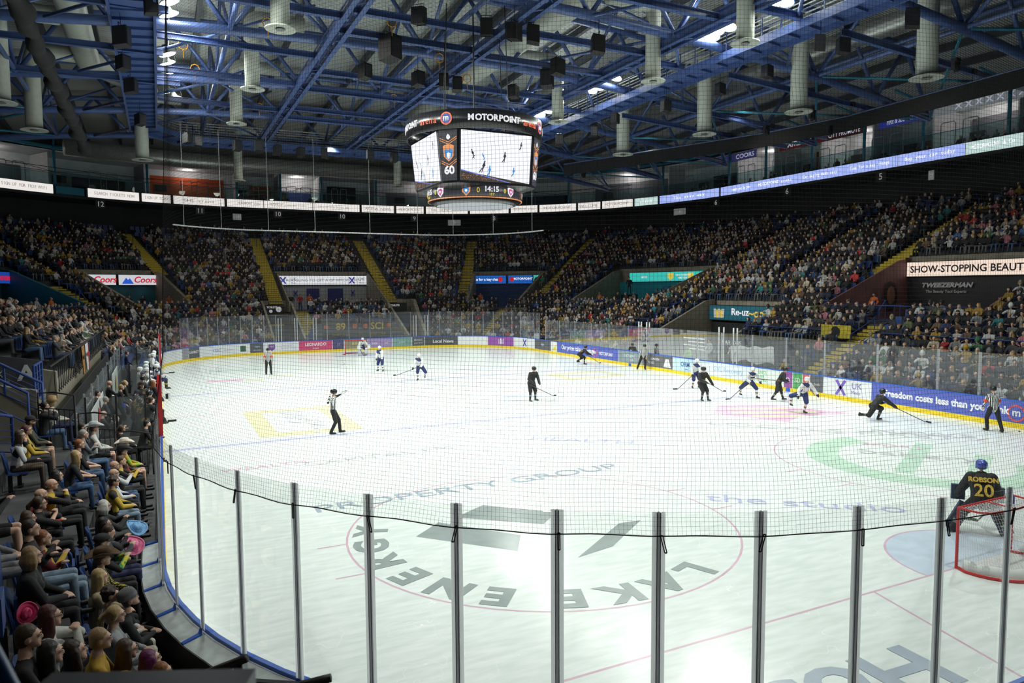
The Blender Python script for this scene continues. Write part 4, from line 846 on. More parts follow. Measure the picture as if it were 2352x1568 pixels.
for px, py in [(543, 503), (1573, 486), (2173, 404), (1045, 515)]:
    q = at(px, py, 13.9); s, d = xy_sd(q.x, q.y); t = empty('no_smoking_sign'); tag(t, 'small square pictogram sign under the gallery, at %s' % {543: 'far left corner', 1573: 'right corner', 2173: 'upper right', 1045: 'far end'}[px], 'sign')
    b = MB(); band(b, s-.22, s+.22, [(22.4, 13.5), (22.43, 13.5), (22.43, 14.2), (22.4, 14.2)], .5); b.build('sign_board', mat('sign_pale', (.6, .6, .6), .6, emit=(.3, .3, .3), es=.15), t); wtext('o', s, 22.37, 13.9, .6, M_ink, t)
# suites
PS = [6.0, 11.5, 17.0, 23.2, 28.4, 33.7, 39.2, 43.3, 45.7, 49.0, 52.2, 55.5, 59.8, 64.55, 69.35, 71.8, 74.15, 76.4, 79.5]
mb = MB(); band(mb, 0, STOT, [(24.2, 19.3), (33, 19.3), (33, 19.4), (24.2, 19.4)], 1.5, closed=True); struct(mb.build('ceiling_suites', M_wall))
mb = MB(); band(mb, 0, STOT, [(28.2, 14.9), (28.3, 14.9), (28.3, 19.3), (28.2, 19.3)], 1.5, closed=True); struct(mb.build('wall_suites', M_wall))
for k in range(len(PS)-1):
    s0, s1 = PS[k], PS[k+1]; t = empty('suite_bay'); tag(t, 'glass fronted hospitality suite bay above the ribbon, %s from the right edge' % ORD(k+1), 'suite bay', 'suite bays')
    b = MB(); b.bar(P3(s0, 24.6, 17.1), P3(s0, 28.2, 17.1), .12, 4.3); b.build('partition', M_wall, t)
    b = MB(); b.tube([P3(s0, 23.5, 14.95), P3(s0, 23.5, 19.6)], .13, 10); b.build('column', M_steel2, t, True)
    b = MB(); n = max(2, int((s1-s0)/1.2)); b.tube(arc(s0, s1, 23.5, 19.62, (s1-s0)/n), .15, 8); b.build('ring_beam', M_steel2, t, True)
    b = MB(); b.tube([P3(s0, 23.5, 19.6), P3(s0+.4, 20.6, 20.3)], .1, 8); b.tube(arc(s0, s1, 21.2, 19.0, (s1-s0)/n), .06, 6); b.build('outrigger', M_steel2, t, True)
    b = MB(); band(b, s0+.1, s1-.1, [(23.15, 15.95), (23.17, 15.95), (23.17, 17.0), (23.15, 17.0)], .8); b.build('balustrade_glass', M_bglass, t)
    b = MB(); b.tube(arc(s0, s1, 23.16, 17.02, (s1-s0)/n), .025, 6); b.build('handrail', M_steel2, t)
    sm = s0+(s1-s0)*.4; wv = .55/((P3(s0, 23.1, 0)-P3(s1, 23.1, 0)).length/(s1-s0))
    for e in (0, 3*wv):
        b = MB(); b.tube([P3(sm+e-wv, 23.25, 15.95), P3(sm+e-wv, 23.25, 17.55), P3(sm+e-wv*.8, 23.25, 17.7), P3(sm+e+wv*.8, 23.25, 17.7), P3(sm+e+wv, 23.25, 17.55), P3(sm+e+wv, 23.25, 15.95)], .035, 6); b.build('guard_hoop', mat('hoop_grey', (.22, .30, .32), .4, .3), t)
    cc = {13: (.55, .09, .01), 14: (.50, .07, .01), 5: (.35, .02, .02), 3: (.45, .16, .02), 12: (.03, .04, .2), 9: (.02, .03, .12)}.get(k)
    b = MB(); band(b, s0+(s1-s0)*.1, s0+(s1-s0)*(.62 if k % 2 else .85), [(28.0, 15), (28.15, 15), (28.15, 17.6+.5*(k % 3)), (28.0, 17.6+.5*(k % 3))], 1)
    b.build('rear_panel', mat('suite_rear_%d' % k, cc or ((.02, .02, .025) if k % 2 else (.12, .12, .14)), .7, noise=.2), t)
    b = MB(); q = P3(s0+(s1-s0)*.72, 27.8, 17.2); b.bar(P3(s0+(s1-s0)*.68, 27.9, 17.2), P3(s0+(s1-s0)*.68+1.3*wv*1.6, 27.9, 17.2), .08, .75); b.build('television', M_black, t)
    b = MB(); b.bar(P3(s0+(s1-s0)*.15, 24.6, 15.9), P3(s0+(s1-s0)*.85, 24.6, 15.9), .5, .06); [b.bar(P3(s0+(s1-s0)*u, 24.6, 15.0), P3(s0+(s1-s0)*u, 24.6, 15.9), .06, .06) for u in (.2, .5, .8)]; b.build('bar_counter', mat('counter_wood', (.10, .05, .03), .5), t)
    if k % 2 == 0:
        l = bpy.data.lights.new('suite_fill', 'POINT'); l.energy = 85; l.color = (1, .93, .85); l.shadow_soft_size = .15; o = bpy.data.objects.new('suite_fill_point', l); COL.objects.link(o); o.location = P3((s0+s1)/2, 26.5, 18.9)  # added fill point, no fitting, to brighten every other suite bay
for s0, s1, body, c in [(23.4, 27.5, 'FIRE & SECURITY', (.03, .05, .35)), (33, 38, 'CASTLE ROCK', (.10, .01, .01)), (28.6, 33, 'CITY PROMOTE', (.04, .01, .01)), (14.5, 22.8, 'X X X X X X X', (.3, .32, .35)), (41, 44, 'COORS', (.05, .05, .2))]:
    t = empty('suite_fascia_sign'); tag(t, {23.4: 'blue fascia sign with white capitals above the right suites', 33: 'dark red fascia sign above the suites, longest one', 28.6: 'very dark fascia sign between the blue and red signs', 14.5: 'row of small square flags above the suites at upper right', 41: 'navy fascia sign above the far right suites'}[s0], 'fascia sign')
    b = MB(); band(b, s0, s1, [(24.0, 18.5), (24.05, 18.5), (24.05, 19.25), (24.0, 19.25)], 1); b.build('sign_board', mat('fascia_%d' % int(s0), c, .5, emit=c, es=.25), t)
    wtext(body, (s0+s1)/2, 23.95, 18.88, .62, mat('fascia_text', (.6, .62, .7), .5, emit=(.5, .52, .6), es=.5), t, min(1.2, (s1-s0)*.8/(len(body)*.4)), .01)
b = MB()
for i, s in enumerate(np.arange(46.5, 76, .9)):
    a0, a1 = P3(s, 21.6, 16.9), P3(s+.9, 21.6, 16.9); up = Vector((0, 0, .4))
    b.bar(a0, a1, .05, .05); b.bar(a0+up, a1+up, .05, .05); b.bar(a0 if i % 2 else a0+up, a1+up if i % 2 else a1, .035, .035)
tag(b.build('lighting_truss', M_black), 'thin black lighting truss following the far gallery', 'truss')
# ------------------------------------------------------------------ vomitories and their signs
FLAT = {}
def fshape(s, z, pts, m, parent, k=.05):
    if not FLAT: return shape(s, z, pts, m, parent, 16.02)
    c = FLAT['A'].lerp(FLAT['C'], (s-FLAT['s0'])/(FLAT['s1']-FLAT['s0'])); c.z = z; X = FLAT['X']; Z = Vector((0, 0, 1)); X = X if X.cross(Z).dot(FLAT['N']) > 0 else -X; c = c+FLAT['N']*k; b = MB()
    for pl in pts: b.add([c+X*x+Z*y for x, y in pl], [tuple(range(len(pl)))])
    return b.build('emblem', m, parent)
def fdisc(s, z, r, m, parent): return fshape(s, z, [[(r*math.cos(a*PI/12), r*math.sin(a*PI/12)) for a in range(24)]], m, parent)
def vomwalls(s0, s1, d0, d1, zf, m, label, wallh=None, name='tunnel_entrance', ztop=7.0, side=M_conc, parts=()):
    t = empty(name); tag(t, label, 'entrance'); b = MB()
    band(b, s0, s1, [(d1-.14, zf), (d1-.02, zf), (d1-.02, ztop), (d1-.14, ztop)], 1.0); b.build('rear_wall', m, t)
    for s, e in ((s0, .12), (s1, -.12)):
        pr_ = [(d0-.3, zf), (d1+.2, zf), (d1+.2, 7.45), (d1-1.0, 7.3), (d0-.1, zf+1.0), (d0-.3, zf+.85)]
        V = [P3(s+x, d, z) for x in (0, e) for d, z in pr_]; n = len(pr_); b = MB()
        b.add(V, [tuple(range(n)), tuple(range(2*n-1, n-1, -1))]+[(i, n+i, n+(i+1) % n, (i+1) % n) for i in range(n)]); b.build('parapet_wall', side, t)
    return t
def signbox(s0, s1, d, z0, z1, m, label, texts=(), em=None, name='lit_sign'):
    t = empty(name); tag(t, label, 'sign'); b = MB(); n = max(1, int((s1-s0)/1.0)); FLAT.clear()
    if 43 < (s0+s1)/2 < 43+CL or 56+CL < (s0+s1)/2 < 56+2*CL:      # corner signs are straight boxes
        A, C = P3(s0, d, (z0+z1)/2), P3(s1, d, (z0+z1)/2); X = (A-C).normalized(); Nn = Vector((0, 0, 1)).cross(X); Nn = Nn if Nn.dot(NRM((s0+s1)/2)) < 0 else -Nn
        FLAT.update(s0=s0, s1=s1, A=A, C=C, N=Nn, X=X); b.bar(A, C, .06, z1-z0); b.build('sign_face', m, t); b = MB(); b.bar(A-Nn*.2-X*-.06, C-Nn*.2-X*.06, .26, z1-z0+.12); b.build('sign_case', M_black, t)
        for q in texts:
            o = text(q[0], q[3], q[4], t, 'lettering', ext=.004, bold=(q[6] if len(q) > 6 else 0), shear=(q[11] if len(q) > 11 else 0)); Z = -(X.cross(Vector((0, 0, 1)))); X2 = X if (X.cross(Vector((0, 0, 1)))).dot(Nn) > 0 else -X
            o.matrix_world = Matrix((X2*(q[5] if len(q) > 5 else 1), Vector((0, 0, 1)), X2.cross(Vector((0, 0, 1))))).transposed().to_4x4(); pt = A.lerp(C, (q[1]-s0)/(s1-s0)); pt.z = q[2]; o.matrix_world.translation = pt+Nn*.045
        return t
    band(b, s0, s1, [(d, z0), (d+.04, z0), (d+.04, z1), (d, z1)], .8); b.build('sign_face', m, t)
    b = MB(); band(b, s0-.05, s1+.05, [(d+.05, z0-.05), (d+.3, z0-.05), (d+.3, z1+.05), (d+.05, z1+.05)], .8); b.build('sign_case', M_black, t)
    for q in texts: wtext(q[0], q[1], d-.03, q[2], q[3], q[4], t, *(q[5:]))
    return t
TXD = mat('text_dark', (.01, .01, .012), .6); TXW = emat('text_white_glow', (.9, .9, .95), .95); TXR = emat('text_red_glow', (.62, .01, .03), .9); TXB = emat('text_blue_glow', (.02, .10, .62), .9); TXG = mat('text_grey_lit', (.1, .1, .1), .6, emit=(.13, .13, .15), es=1)
WHS = emat('sign_face_white', (.78, .80, .82), .95); D16 = 16.05
# UK Meds
t = vomwalls(56.4, 66.4, 8.2, 16.4, 3.4, mat('pale_wall', (.36, .39, .40), .7, noise=.1), 'far end tunnel entrance with pale walls and dark blue doors', ztop=6.15, side=M_conc)
for s0, s1 in ((59.2, 60.9), (61.8, 63.2)): b = MB(); band(b, s0, s1, [(16.15, 3.4), (16.2, 3.4), (16.2, 5.7), (16.15, 5.7)], .8); b.build('door', mat('navy_door', (.02, .03, .15), .5), t)
for s_ in (64.4, 58.1): shape(s_, 5.2, XS, M_xink, t, 16.1)
o = signbox(56.4, 66.4, D16, 6.12, 7.1, WHS, 'wide white lit sign, struggling to get a GP appointment', [('STRUGGLING TO GET A GP APPOINTMENT?', 61.3, 6.6, .40, TXG, 1.15), ('UK', 64.6, 6.72, .5, TXG, 1), ('Meds', 64.6, 6.32, .26, TXG, 1), ('UK', 57.1, 6.72, .5, TXG, 1), ('Meds', 57.1, 6.32, .26, TXG, 1)])
for s_ in (65.7, 58.2): shape(s_, 6.6, [[(x*1.3, y*1.1) for x, y in q] for q in XS], emat('cross_glow', (.04, .04, .4), .8), o, D16-.03)
# blue pair
t = vomwalls(49.1, 52.1, 8.2, 16.4, 3.4, mat('navy_wall', (.02, .06, .20), .6, noise=.2), 'far right tunnel entrance with navy walls', ztop=6.15)
BS = emat('sign_face_blue', (.01, .13, .55), .8); TL = emat('sign_face_teal', (.05, .62, .55), .8)
o = signbox(50.75, 52.1, D16, 6.15, 7.08, BS, 'blue lit sign reading Time for a key change', [('Time for a key change', 51.55, 6.62, .42, TXW, 1, .012)]); fdisc(50.98, 6.62, .28, TXR, o)
o = signbox(49.65, 50.65, D16, 6.15, 7.08, BS, 'blue lit sign with bold white capitals', [('MOTORPOINT', 50.05, 6.68, .36, TXW, 1, .012)]); fdisc(50.5, 6.62, .26, TXR, o)
o = signbox(49.15, 49.6, D16, 6.15, 7.08, TL, 'small teal lit sign with dark car picture'); fshape(49.4, 6.6, [[(-.5, -.15), (.5, -.15), (.45, .1), (.2, .25), (-.25, .25), (-.45, .08)]], TXD, o)
# teal
M_cyan = mat('cyan_wall', (.01, .30, .38), .6, noise=.1)
t = vomwalls(37.9, 46.0, 8.2, 16.4, 3.4, M_cyan, 'right corner tunnel entrance with cyan walls', ztop=6.15)
for s0, s1 in ((40.1, 41.3), (42.8, 43.6)): b = MB(); band(b, s0, s1, [(16.15, 3.4), (16.2, 3.4), (16.2, 5.7), (16.15, 5.7)], .8); b.build('door', mat('dark_teal_door', (.01, .08, .12), .5), t)
o = signbox(38.2, 45.4, D16, 6.2, 7.12, TL, 'long teal lit sign with two yellow shield crests', [('CHECK THE BOARDS', 42.3, 6.78, .26, TXW, .9), ('HERE TODAY', 42.3, 6.5, .26, TXW, .9), ('GET IT', 44.7, 6.65, .3, TXW, .9), ('THE HOME', 39.6, 6.78, .26, TXW, .9), ('OF ICE', 39.6, 6.5, .26, TXW, .9)])
for s_ in (43.4, 41.2): shape(s_, 6.68, [[(-.42, .3), (-.42, -.1), (0, -.42), (.42, -.1), (.42, .3)]], emat('crest_yellow', (.8, .65, .08), .8), o, D16-.03)
# beauty
t = vomwalls(9.0, 19.2, 8.2, 16.4, 3.4, mat('black_poster_wall', (.014, .012, .014), .5, noise=.2), 'right side tunnel entrance with black poster walls', ztop=6.2, side=mat('pink_brown_poster', (.26, .12, .12), .6, noise=.35, nscale=.8))
signbox(7.6, 19.0, D16, 6.22, 7.16, emat('sign_face_cream', (.92, .74, .62), 1.0), 'long cream lit sign reading show-stopping beauty', [('SHOW-STOPPING BEAUTY', 18.75, 6.66, .64, TXD, .98, .012, 'lettering', .004, True, 0, 0, 'LEFT')])
wtext('TWEEZERMAN', 16.3, 16.1, 5.6, .42, mat('poster_white', (.5, .48, .5), .6), t, 1.2, .02, shear=.25); wtext('The Beauty Tool Experts', 16.3, 16.1, 5.2, .24, MATS['poster_white'], t, 1.1, .004)
b = MB(); b.ell((0, 0, 0), (.7, .05, 1.0), 20, 12); f_ = b.build('poster_portrait', mat('poster_hair', (.03, .014, .014), .6), t); f_.location = P3(18.98, 14.4, 4.9); f_.rotation_euler = (0, 0, 0)
b = MB(); b.ell((0, -.04, .05), (.42, .04, .6), 20, 12); b.build('poster_face', mat('poster_skin', (.30, .14, .10), .6, noise=.2, nscale=4), f_)
# coors
t = vomwalls(72.3, 75.0, 8.2, 16.4, 3.4, mat('teal_art_wall', (.03, .15, .20), .6, noise=.5, nscale=.7), 'far left tunnel entrance with teal painted walls', ztop=6.15)
for s_, s0, s1, w_ in ((74.3, 73.72, 74.85, 0), (73.0, 72.35, 73.62, 0)):
    k_ = 'left' if s_ > 74 else 'right'
    o = signbox(s0, s1, D16, 6.15, 7.1, emat('sign_face_silver', (.62, .64, .68), .9), 'white lit beer sign, red script and blue mountain, %s one of the pair' % k_, [('Coors', (s0+s1)/2-.2, 6.62, .80, TXR, 1.05, .02, 'lettering', .004, True, 0, .25)])
    fshape((s0+s1)/2+.36, 6.55, [[(-.55, -.3), (-.15, .28), (.02, .08), (.2, .22), (.55, -.3)]], TXB, o)
# arena, left
M_tealp = mat('teal_poster_wall', (.015, .17, .22), .6, noise=.15)
t = vomwalls(77.2, 82.5, 8.2, 16.4, 3.4, M_tealp, 'left side tunnel entrance with teal and navy painted walls', ztop=6.3, side=M_tealp)
o = signbox(76.9, 82.0, D16-.3, 6.25, 7.15, emat('sign_face_navy', (.01, .06, .35), .9), 'blue lit sign with white and red words at the left edge', [('MOTORPOINT', 79.2, 6.72, .62, TXW, .95, .02), ('arena', 77.55, 6.72, .66, TXR, .9, .02)])
# ice-level entrances
M_lint = mat('black_lintel', (.02, .02, .02), .5)
for s0, s1, lab, tx in ((66.1, 68.8, 'ice level entrance under the toilets sign at the far end', 'TOILETS'), (54.9, 56.4, 'ice level entrance right of the far goal', 'TOILETS')):
    t = empty('ice_level_entrance'); tag(t, lab, 'entrance'); b = MB(); band(b, s0, s1, [(9.4, 0), (9.5, 0), (9.5, 3.1), (9.4, 3.1)], .8); b.build('doorway_shade_panel', MATS['dark_wall'], t)  # dark rear panel paints the gloom of the open doorway
    for s in (s0, s1):
        b = MB(); V = [P3(s+e, d, z) for e in (-.1, .1) for d, z in ((1.2, 0), (9.7, 0), (9.7, 4.5), (8.6, 4.4), (1.2, 1.2))]; b.add(V, [(0, 1, 2, 3, 4), (9, 8, 7, 6, 5)]+[(i, 5+i, 5+(i+1) % 5, (i+1) % 5) for i in range(5)]); b.build('side_wall', M_conc, t)
    b = MB(); band(b, s0, s1, [(9.1, 3.0), (9.7, 3.0), (9.7, 3.25), (9.1, 3.25)], .8); b.build('lintel', M_conc, t)
    sg = signbox(s0+.25*(s1-s0), s1-.1, 9.0, 3.25, 4.05, mat('sign_black', (.02, .02, .02), .4), 'black toilets sign with white symbols, %s of the far goal' % ('left' if s0 > 60 else 'right'), [(tx, s0+(s1-s0)*.66, 3.87, .27, mat('sign_text_w', (.8, .8, .8), .5, emit=(.8, .8, .8), es=.3), 1, .01)], name='toilets_sign')
    disc(s0+(s1-s0)*.42, 3.65, .27, MATS['sign_text_w'], sg, 8.97); disc(s0+(s1-s0)*.7, 3.48, .16, MATS['sign_text_w'], sg, 8.97)
for k, s in enumerate([65.35, 65.6, 67.0, 67.2, 68.35, 68.6, 54.95, 55.2, 56.05, 56.3]):
    b = MB(); b.tube([P3(s, .1, 1.1), P3(s, .1, 3.1)], .045, 8); tag(b.build('gate_post', M_white), 'white tall gate post on the far boards, %s from the left' % ORD(k+1), 'gate post', 'white gate posts')
for k, s in enumerate([26.6, 26.9, 27.5, 27.8, 18.3, 18.6, 19.4, 19.8]):
    b = MB(); b.tube([P3(s, .12, 1.1), P3(s, .12, 3.2)], .045, 8); tag(b.build('gate_post', M_white), 'white tall gate post at the penalty boxes, %s from the camera side' % ORD(1+[18.3, 18.6, 19.4, 19.8, 26.6, 26.9, 27.5, 27.8].index(s)), 'gate post', 'white gate posts right')
# bar opening on the right
t = empty('bar_entrance'); tag(t, 'dark bar entrance below the dark teal sign on the right', 'entrance')
b = MB(); band(b, 22.9, 30.9, [(9.4, 0), (9.5, 0), (9.5, 3.1), (9.4, 3.1)], .8); b.build('doorway_shade_panel', MATS['dark_wall'], t)  # dark rear panel paints the gloom inside the bar opening
for s in (22.9, 30.9):
    b = MB(); V = [P3(s+e, d, z) for e in (-.12, .12) for d, z in ((4.5, 0), (9.7, 0), (9.7, 4.6), (8.8, 4.5), (4.5, 2.5))]; b.add(V, [(0, 1, 2, 3, 4), (9, 8, 7, 6, 5)]+[(i, 5+i, 5+(i+1) % 5, (i+1) % 5) for i in range(5)]); b.build('side_wall', M_conc, t)
for i in range(26):
    pass
wtext('B A R', 25.2, 9.36, 2.72, .5, mat('dim_led', (.1, .05, .05), .5, emit=(.25, .16, .14), es=.8), t, 1.0)
sg = signbox(23.0, 30.6, 9.0, 3.05, 4.15, mat('sign_petrol', (.01, .10, .14), .5, emit=(.01, .09, .13), es=.4), 'dark teal sign with white lettering and yellow cups on the right', [('Re-uz', 27.3, 3.68, .74, TXW, 1.05, .012), ('re-uz.com', 23.9, 3.75, .34, TXW, .9)], name='cup_sign')
wtext('~oo~', 25.4, 8.97, 3.62, .9, emat('yellow_glow', (.85, .6, .1), .8), sg, 1, .02)
for i in range(5): shape(29.95-i*.22, 3.6, [[(-.11, -.38), (.11, -.38), (.15, .3-.08*(i % 2)), (-.15, .3-.08*(i % 2))]], MATS['yellow_glow'] if i % 2 else M_white, sg, 8.96)
b = MB(); band(b, 20.8, 30.5, [(3.8, .02), (3.86, .02), (3.86, 2.3), (3.8, 2.3)], 1); t = tag(b.build('bar_banner', mat('charcoal_banner', (.10, .10, .115), .7, noise=.2)), 'charcoal banner wall reading bar this way behind the penalty boxes', 'banner')
wtext('BAR THIS', 22.6, 3.77, 1.9, .42, MATS['sign_text_w'], t, 1); wtext('WAY  ->', 22.6, 3.77, 1.45, .42, MATS['sign_text_w'], t, 1)
for i in range(4): b = MB(); band(b, 25.2, 27.4-.5*(i % 2), [(3.76, 1.95-i*.25), (3.79, 1.95-i*.25), (3.79, 2.03-i*.25), (3.76, 2.03-i*.25)], 1); b.build('white_line', MATS['sign_text_w'], t)
b = MB(); n = 24
V = []
for i in range(n+1):
    s = 16.6+3.4*i/n; e = .08*math.sin(i*1.3); V += [tuple(P3(s, 1.3+e, 1.15+.1*math.sin(i*.5))), tuple(P3(s, 1.25+e*.5, 2.15-.16*i/n+.05*math.sin(i*.8)))]
b.add(V, [(2*i, 2*i+2, 2*i+3, 2*i+1) for i in range(n)]); t = b.build('white_banner', mat('banner_cloth', (.8, .8, .78), .9, noise=.15)); md = t.modifiers.new('t', 'SOLIDIFY'); md.thickness = .01
tag(t, 'creased white cloth banner tied behind the right glass', 'banner')
b = MB(); b.bar(P3(14.4, 4.8, 3.0), P3(16.4, 4.8, 3.0), .04, .75); t = tag(b.build('yellow_banner', mat('yellow_cloth', (.5, .4, .04), .8, noise=.3)), 'yellow banner with dark animal crest hung on the rail right of the bar', 'banner'); disc(15.4, 3.0, .3, TXD, t, 4.75)
for s0, s1, lab in ((58.2, 61.0, 'dark fan banner with gold number left of the far goal'), (61.4, 64.6, 'dark fan banner with gold lettering behind the far goal')):
    b = MB(); band(b, s0, s1, [(.9, .4), (.95, .4), (.95, 2.9), (.9, 2.9)], 1); t = tag(b.build('fan_banner', mat('banner_dark', (.05, .05, .06), .8, noise=.2)), lab, 'banner')
    wtext('89' if s0 > 60 else 'SCI', (s0+s1)/2, .87, 2.15, .9, mat('gold', (.45, .33, .03), .5), t, 1, .02); wtext('LATEST STYLE', (s0+s1)/2, .87, 1.45, .28, MATS['gold'], t, .9)
    for e in (s0+.3, s1-.3): disc(e, 2.2, .22, mat('crest_orange', (.45, .12, .04), .6), t, .86)
b = MB()
for i in range(5): band(b, 56.6, 65.0, [(rowd(i)+.02, HGT(60, rowd(i)+.3)+.03), (rowd(i+1), HGT(60, rowd(i)+.3)+.03), (rowd(i+1), HGT(60, rowd(i)+.3)+.5), (rowd(i)+.02, HGT(60, rowd(i)+.3)+.35)], 1)
tag(b.build('seat_cover', mat('seat_cover_grey', (.07, .07, .08), .8, noise=.3)), 'dark grey covers over the seats behind the far goal', 'seat cover')
# ---- aisle stairs with yellow nosings
def aisle(s, d0, d1, wd, label):
    t = empty('stairway'); tag(t, label, 'stairway', 'aisle stairways'); b = MB(); y = MB(); i0 = int((d0-.45)/RD); i1 = int((d1-.45)/RD)
    N = NRM(s); T = Vector((-N.y, N.x, 0))
    for i in range(i0, i1):
        for j in range(2):
            d = rowd(i)+j*RD/2; h0 = HGT(s, rowd(i)+.2) if i >= 0 else 0; hp = HGT(s, rowd(i+1)+.2); z = h0+(hp-h0)*(j+1)/2*.98
            c = P3(s, d+RD/4, 0); Mx = Matrix((T, N, Vector((0, 0, 1)))).transposed()
            if j == 1 or True:
                b.box((c.x, c.y, (h0+z)/2+.01), (wd, RD/2, max(.02, z-h0)), 0, Mx); q = P3(s, d+.05, 0); y.box((q.x, q.y, z-.065), (wd, .12, .16), 0, Mx)
    b.build('steps', M_dconc, t); y.build('yellow_nosings', M_yel, t)
    for sg in (-1, 1):
        if d1-d0 > 8:
            m_ = (d0+d1)/2; r = MB(); a = P3(s, m_-1, 0)+T*sg*0; 
    r = MB(); a = P3(s, d1-3.5, HGT(s, d1-3.5)); c = P3(s, d1-1.5, HGT(s, d1-1.5)); u = Vector((0, 0, .95)); r.tube([a, a+u, c+u, c], .03, 6); r.build('centre_rail', M_bluerail, t)
for k, (s, d0, d1, wd) in enumerate([(72.25, 16.5, 27, 1.3), (75.9, 14, 27, 1.4), (76.6, 6, 14, 1.3), (67.4, 9.8, 27, 1.3), (56.0, 9.7, 27, 1.3), (52.35, 10.5, 27, 1.3), (48.4, 11, 27, 1.3), (36.9, 10, 26, 1.3), (28.1, 13.5, 24, 1.3), (20.0, 14, 27, 1.3), (16.9, 8, 14, 1.4), (14.2, 1.3, 8, 1.5), (65.3, 3.5, 9.6, 1.2), (49.9, 2.5, 10.5, 1.2), (7.5, 14, 27, 1.3), (81.5, 5, 11, 1.3), (86, 12, 24, 1.3), (41, 1, 9, 1.1), (33, 2, 10, 1.1)]):
    aisle(s, d0, d1, wd, 'dark aisle stairs with yellow step edges, %s counting round from the right' % ORD(k+1))
# blue hoop guard rails at the heads of the stairs and above entrances
def guard(s0, s1, d, z, h, label, bars=5, m=M_bluerail, tri=False):
    t = empty('guard_rail'); tag(t, label, 'guard rail', None); b = MB(); a, c = P3(s0, d, z), P3(s1, d, z); u = Vector((0, 0, h))
    if tri: N = NRM(s0); b.tube([a-N*1.2, a+u*1.3, c+u*1.3, c-N*1.2], .035, 6); b.tube([a, a+u*1.3], .03, 6); b.tube([c, c+u*1.3], .03, 6)
    else:
        b.tube([a, a+u, c+u, c], .03, 6); b.tube([a+u*.1, c+u*.1], .02, 6)
    b.build('rail_frame', m, t)
    for i in range(1, bars): q = a.lerp(c, i/bars); b = MB(); b.tube([q+u*.1, q+u], .014, 5); b.build('bar', m, t)
    return t
for k, (s, d) in enumerate([(67.4, 9.4), (56.0, 9.4), (52.4, 10.4), (20.2, 13.6), (37.2, 10.0), (16.9, 10.6), (76.2, 11.0), (74.0, 9.5)]): guard(s-.35, s+.35, d, HGT(s, d), 1.0, 'blue triangular stair guard rail, %s of the row' % ORD(k+1), 0, tri=True)
for s0, s1, d, lb_ in ((1.5, 12.6, 4.9, 'right of the yellow stairs'), (16, 22.5, 4.9, 'right of the bar entrance'), (31.3, 37, 4.9, 'beyond the bar entrance'), (38, 45.8, 8.0, 'before the cyan entrance'), (9.2, 19, 8.0, 'before the black poster entrance'), (77.3, 82.4, 8.0, 'before the left teal entrance'), (72.4, 75, 8.0, 'before the beer signs')):
    guard(s0, s1, d, HGT((s0+s1)/2, d), .95, 'long blue guard rail across the rows, '+lb_, int((s1-s0)/1.2))
# ------------------------------------------------------------------ people
def V3(*a): return Vector(a)
def ik(a, c, l1, l2, pole):
    a, c, pole = Vector(a), Vector(c), Vector(pole); d = c-a; L = d.length
    if L > (l1+l2)*.999: c = a+d*((l1+l2)*.999/L); d = c-a; L = d.length
    x = (l1*l1-l2*l2+L*L)/(2*L); h = math.sqrt(max(l1*l1-x*x, 0)); u = d/L; p = pole-u*pole.dot(u)
    p = p.normalized() if p.length > 1e-6 else Vector((0, 0, 1)); return a+u*x+p*h, c
def skel(hip=(0, 0, .50), lean=.05, side=0, twist=0, footL=(-.13, .46, .0), footR=(.13, .46, .0), handL=(-.10, .36, .66), handR=(.10, .36, .66), elL=(-1, -.6, -.5), elR=(1, -.6, -.5), hy=0, hp=0, knee=(0, .6, 1), legs=(.44, .42), sw=.185, toeL=0, toeR=0, kneeL=None, kneeR=None):
    """joints of a figure facing +y; lean in radians, hy/hp turn and nod the head"""
    J = {}; h = Vector(hip); up = Matrix.Rotation(-lean, 3, 'X') @ Matrix.Rotation(side, 3, 'Y') @ Vector((0, 0, 1)); Tw = Matrix.Rotation(twist, 3, 'Z'); lf = Tw @ Vector((-1, 0, 0))
    J['hip'] = h; J['waist'] = h+up*.17; J['chest'] = h+up*.36; J['neck'] = h+up*.53; J['sL'] = h+up*.475+lf*sw; J['sR'] = h+up*.475-lf*sw
    fw = Matrix.Rotation(twist+hy, 3, 'Z') @ Matrix.Rotation(-hp, 3, 'X') @ Vector((0, 1, 0)); J['hf'] = fw
    J['head'] = J['neck']+Vector((0, 0, .145))+fw*.035+up*.02
    for s_, sg, f, kn in (('L', -1, footL, kneeL), ('R', 1, footR, kneeR)):
        hp_ = h+Vector((sg*.095, 0, -.01)); an = Vector(f)+Vector((0, 0, .085)); k, an = ik(hp_, an, legs[0], legs[1], kn or knee); J['h'+s_] = hp_; J['k'+s_] = k; J['a'+s_] = an
        ty = toeL if s_ == 'L' else toeR
        J['t'+s_] = Vector((an.x+sg*.03+.0, an.y, 0))+Vector((math.sin(ty)*.2, math.cos(ty)*.17, an.z-.045))
    for s_, hd, pl_ in (('L', handL, elL), ('R', handR, elR)):
        e, wr = ik(J['s'+s_], hd, .29, .25, pl_); J['e'+s_] = e; J['w'+s_] = wr
    return J
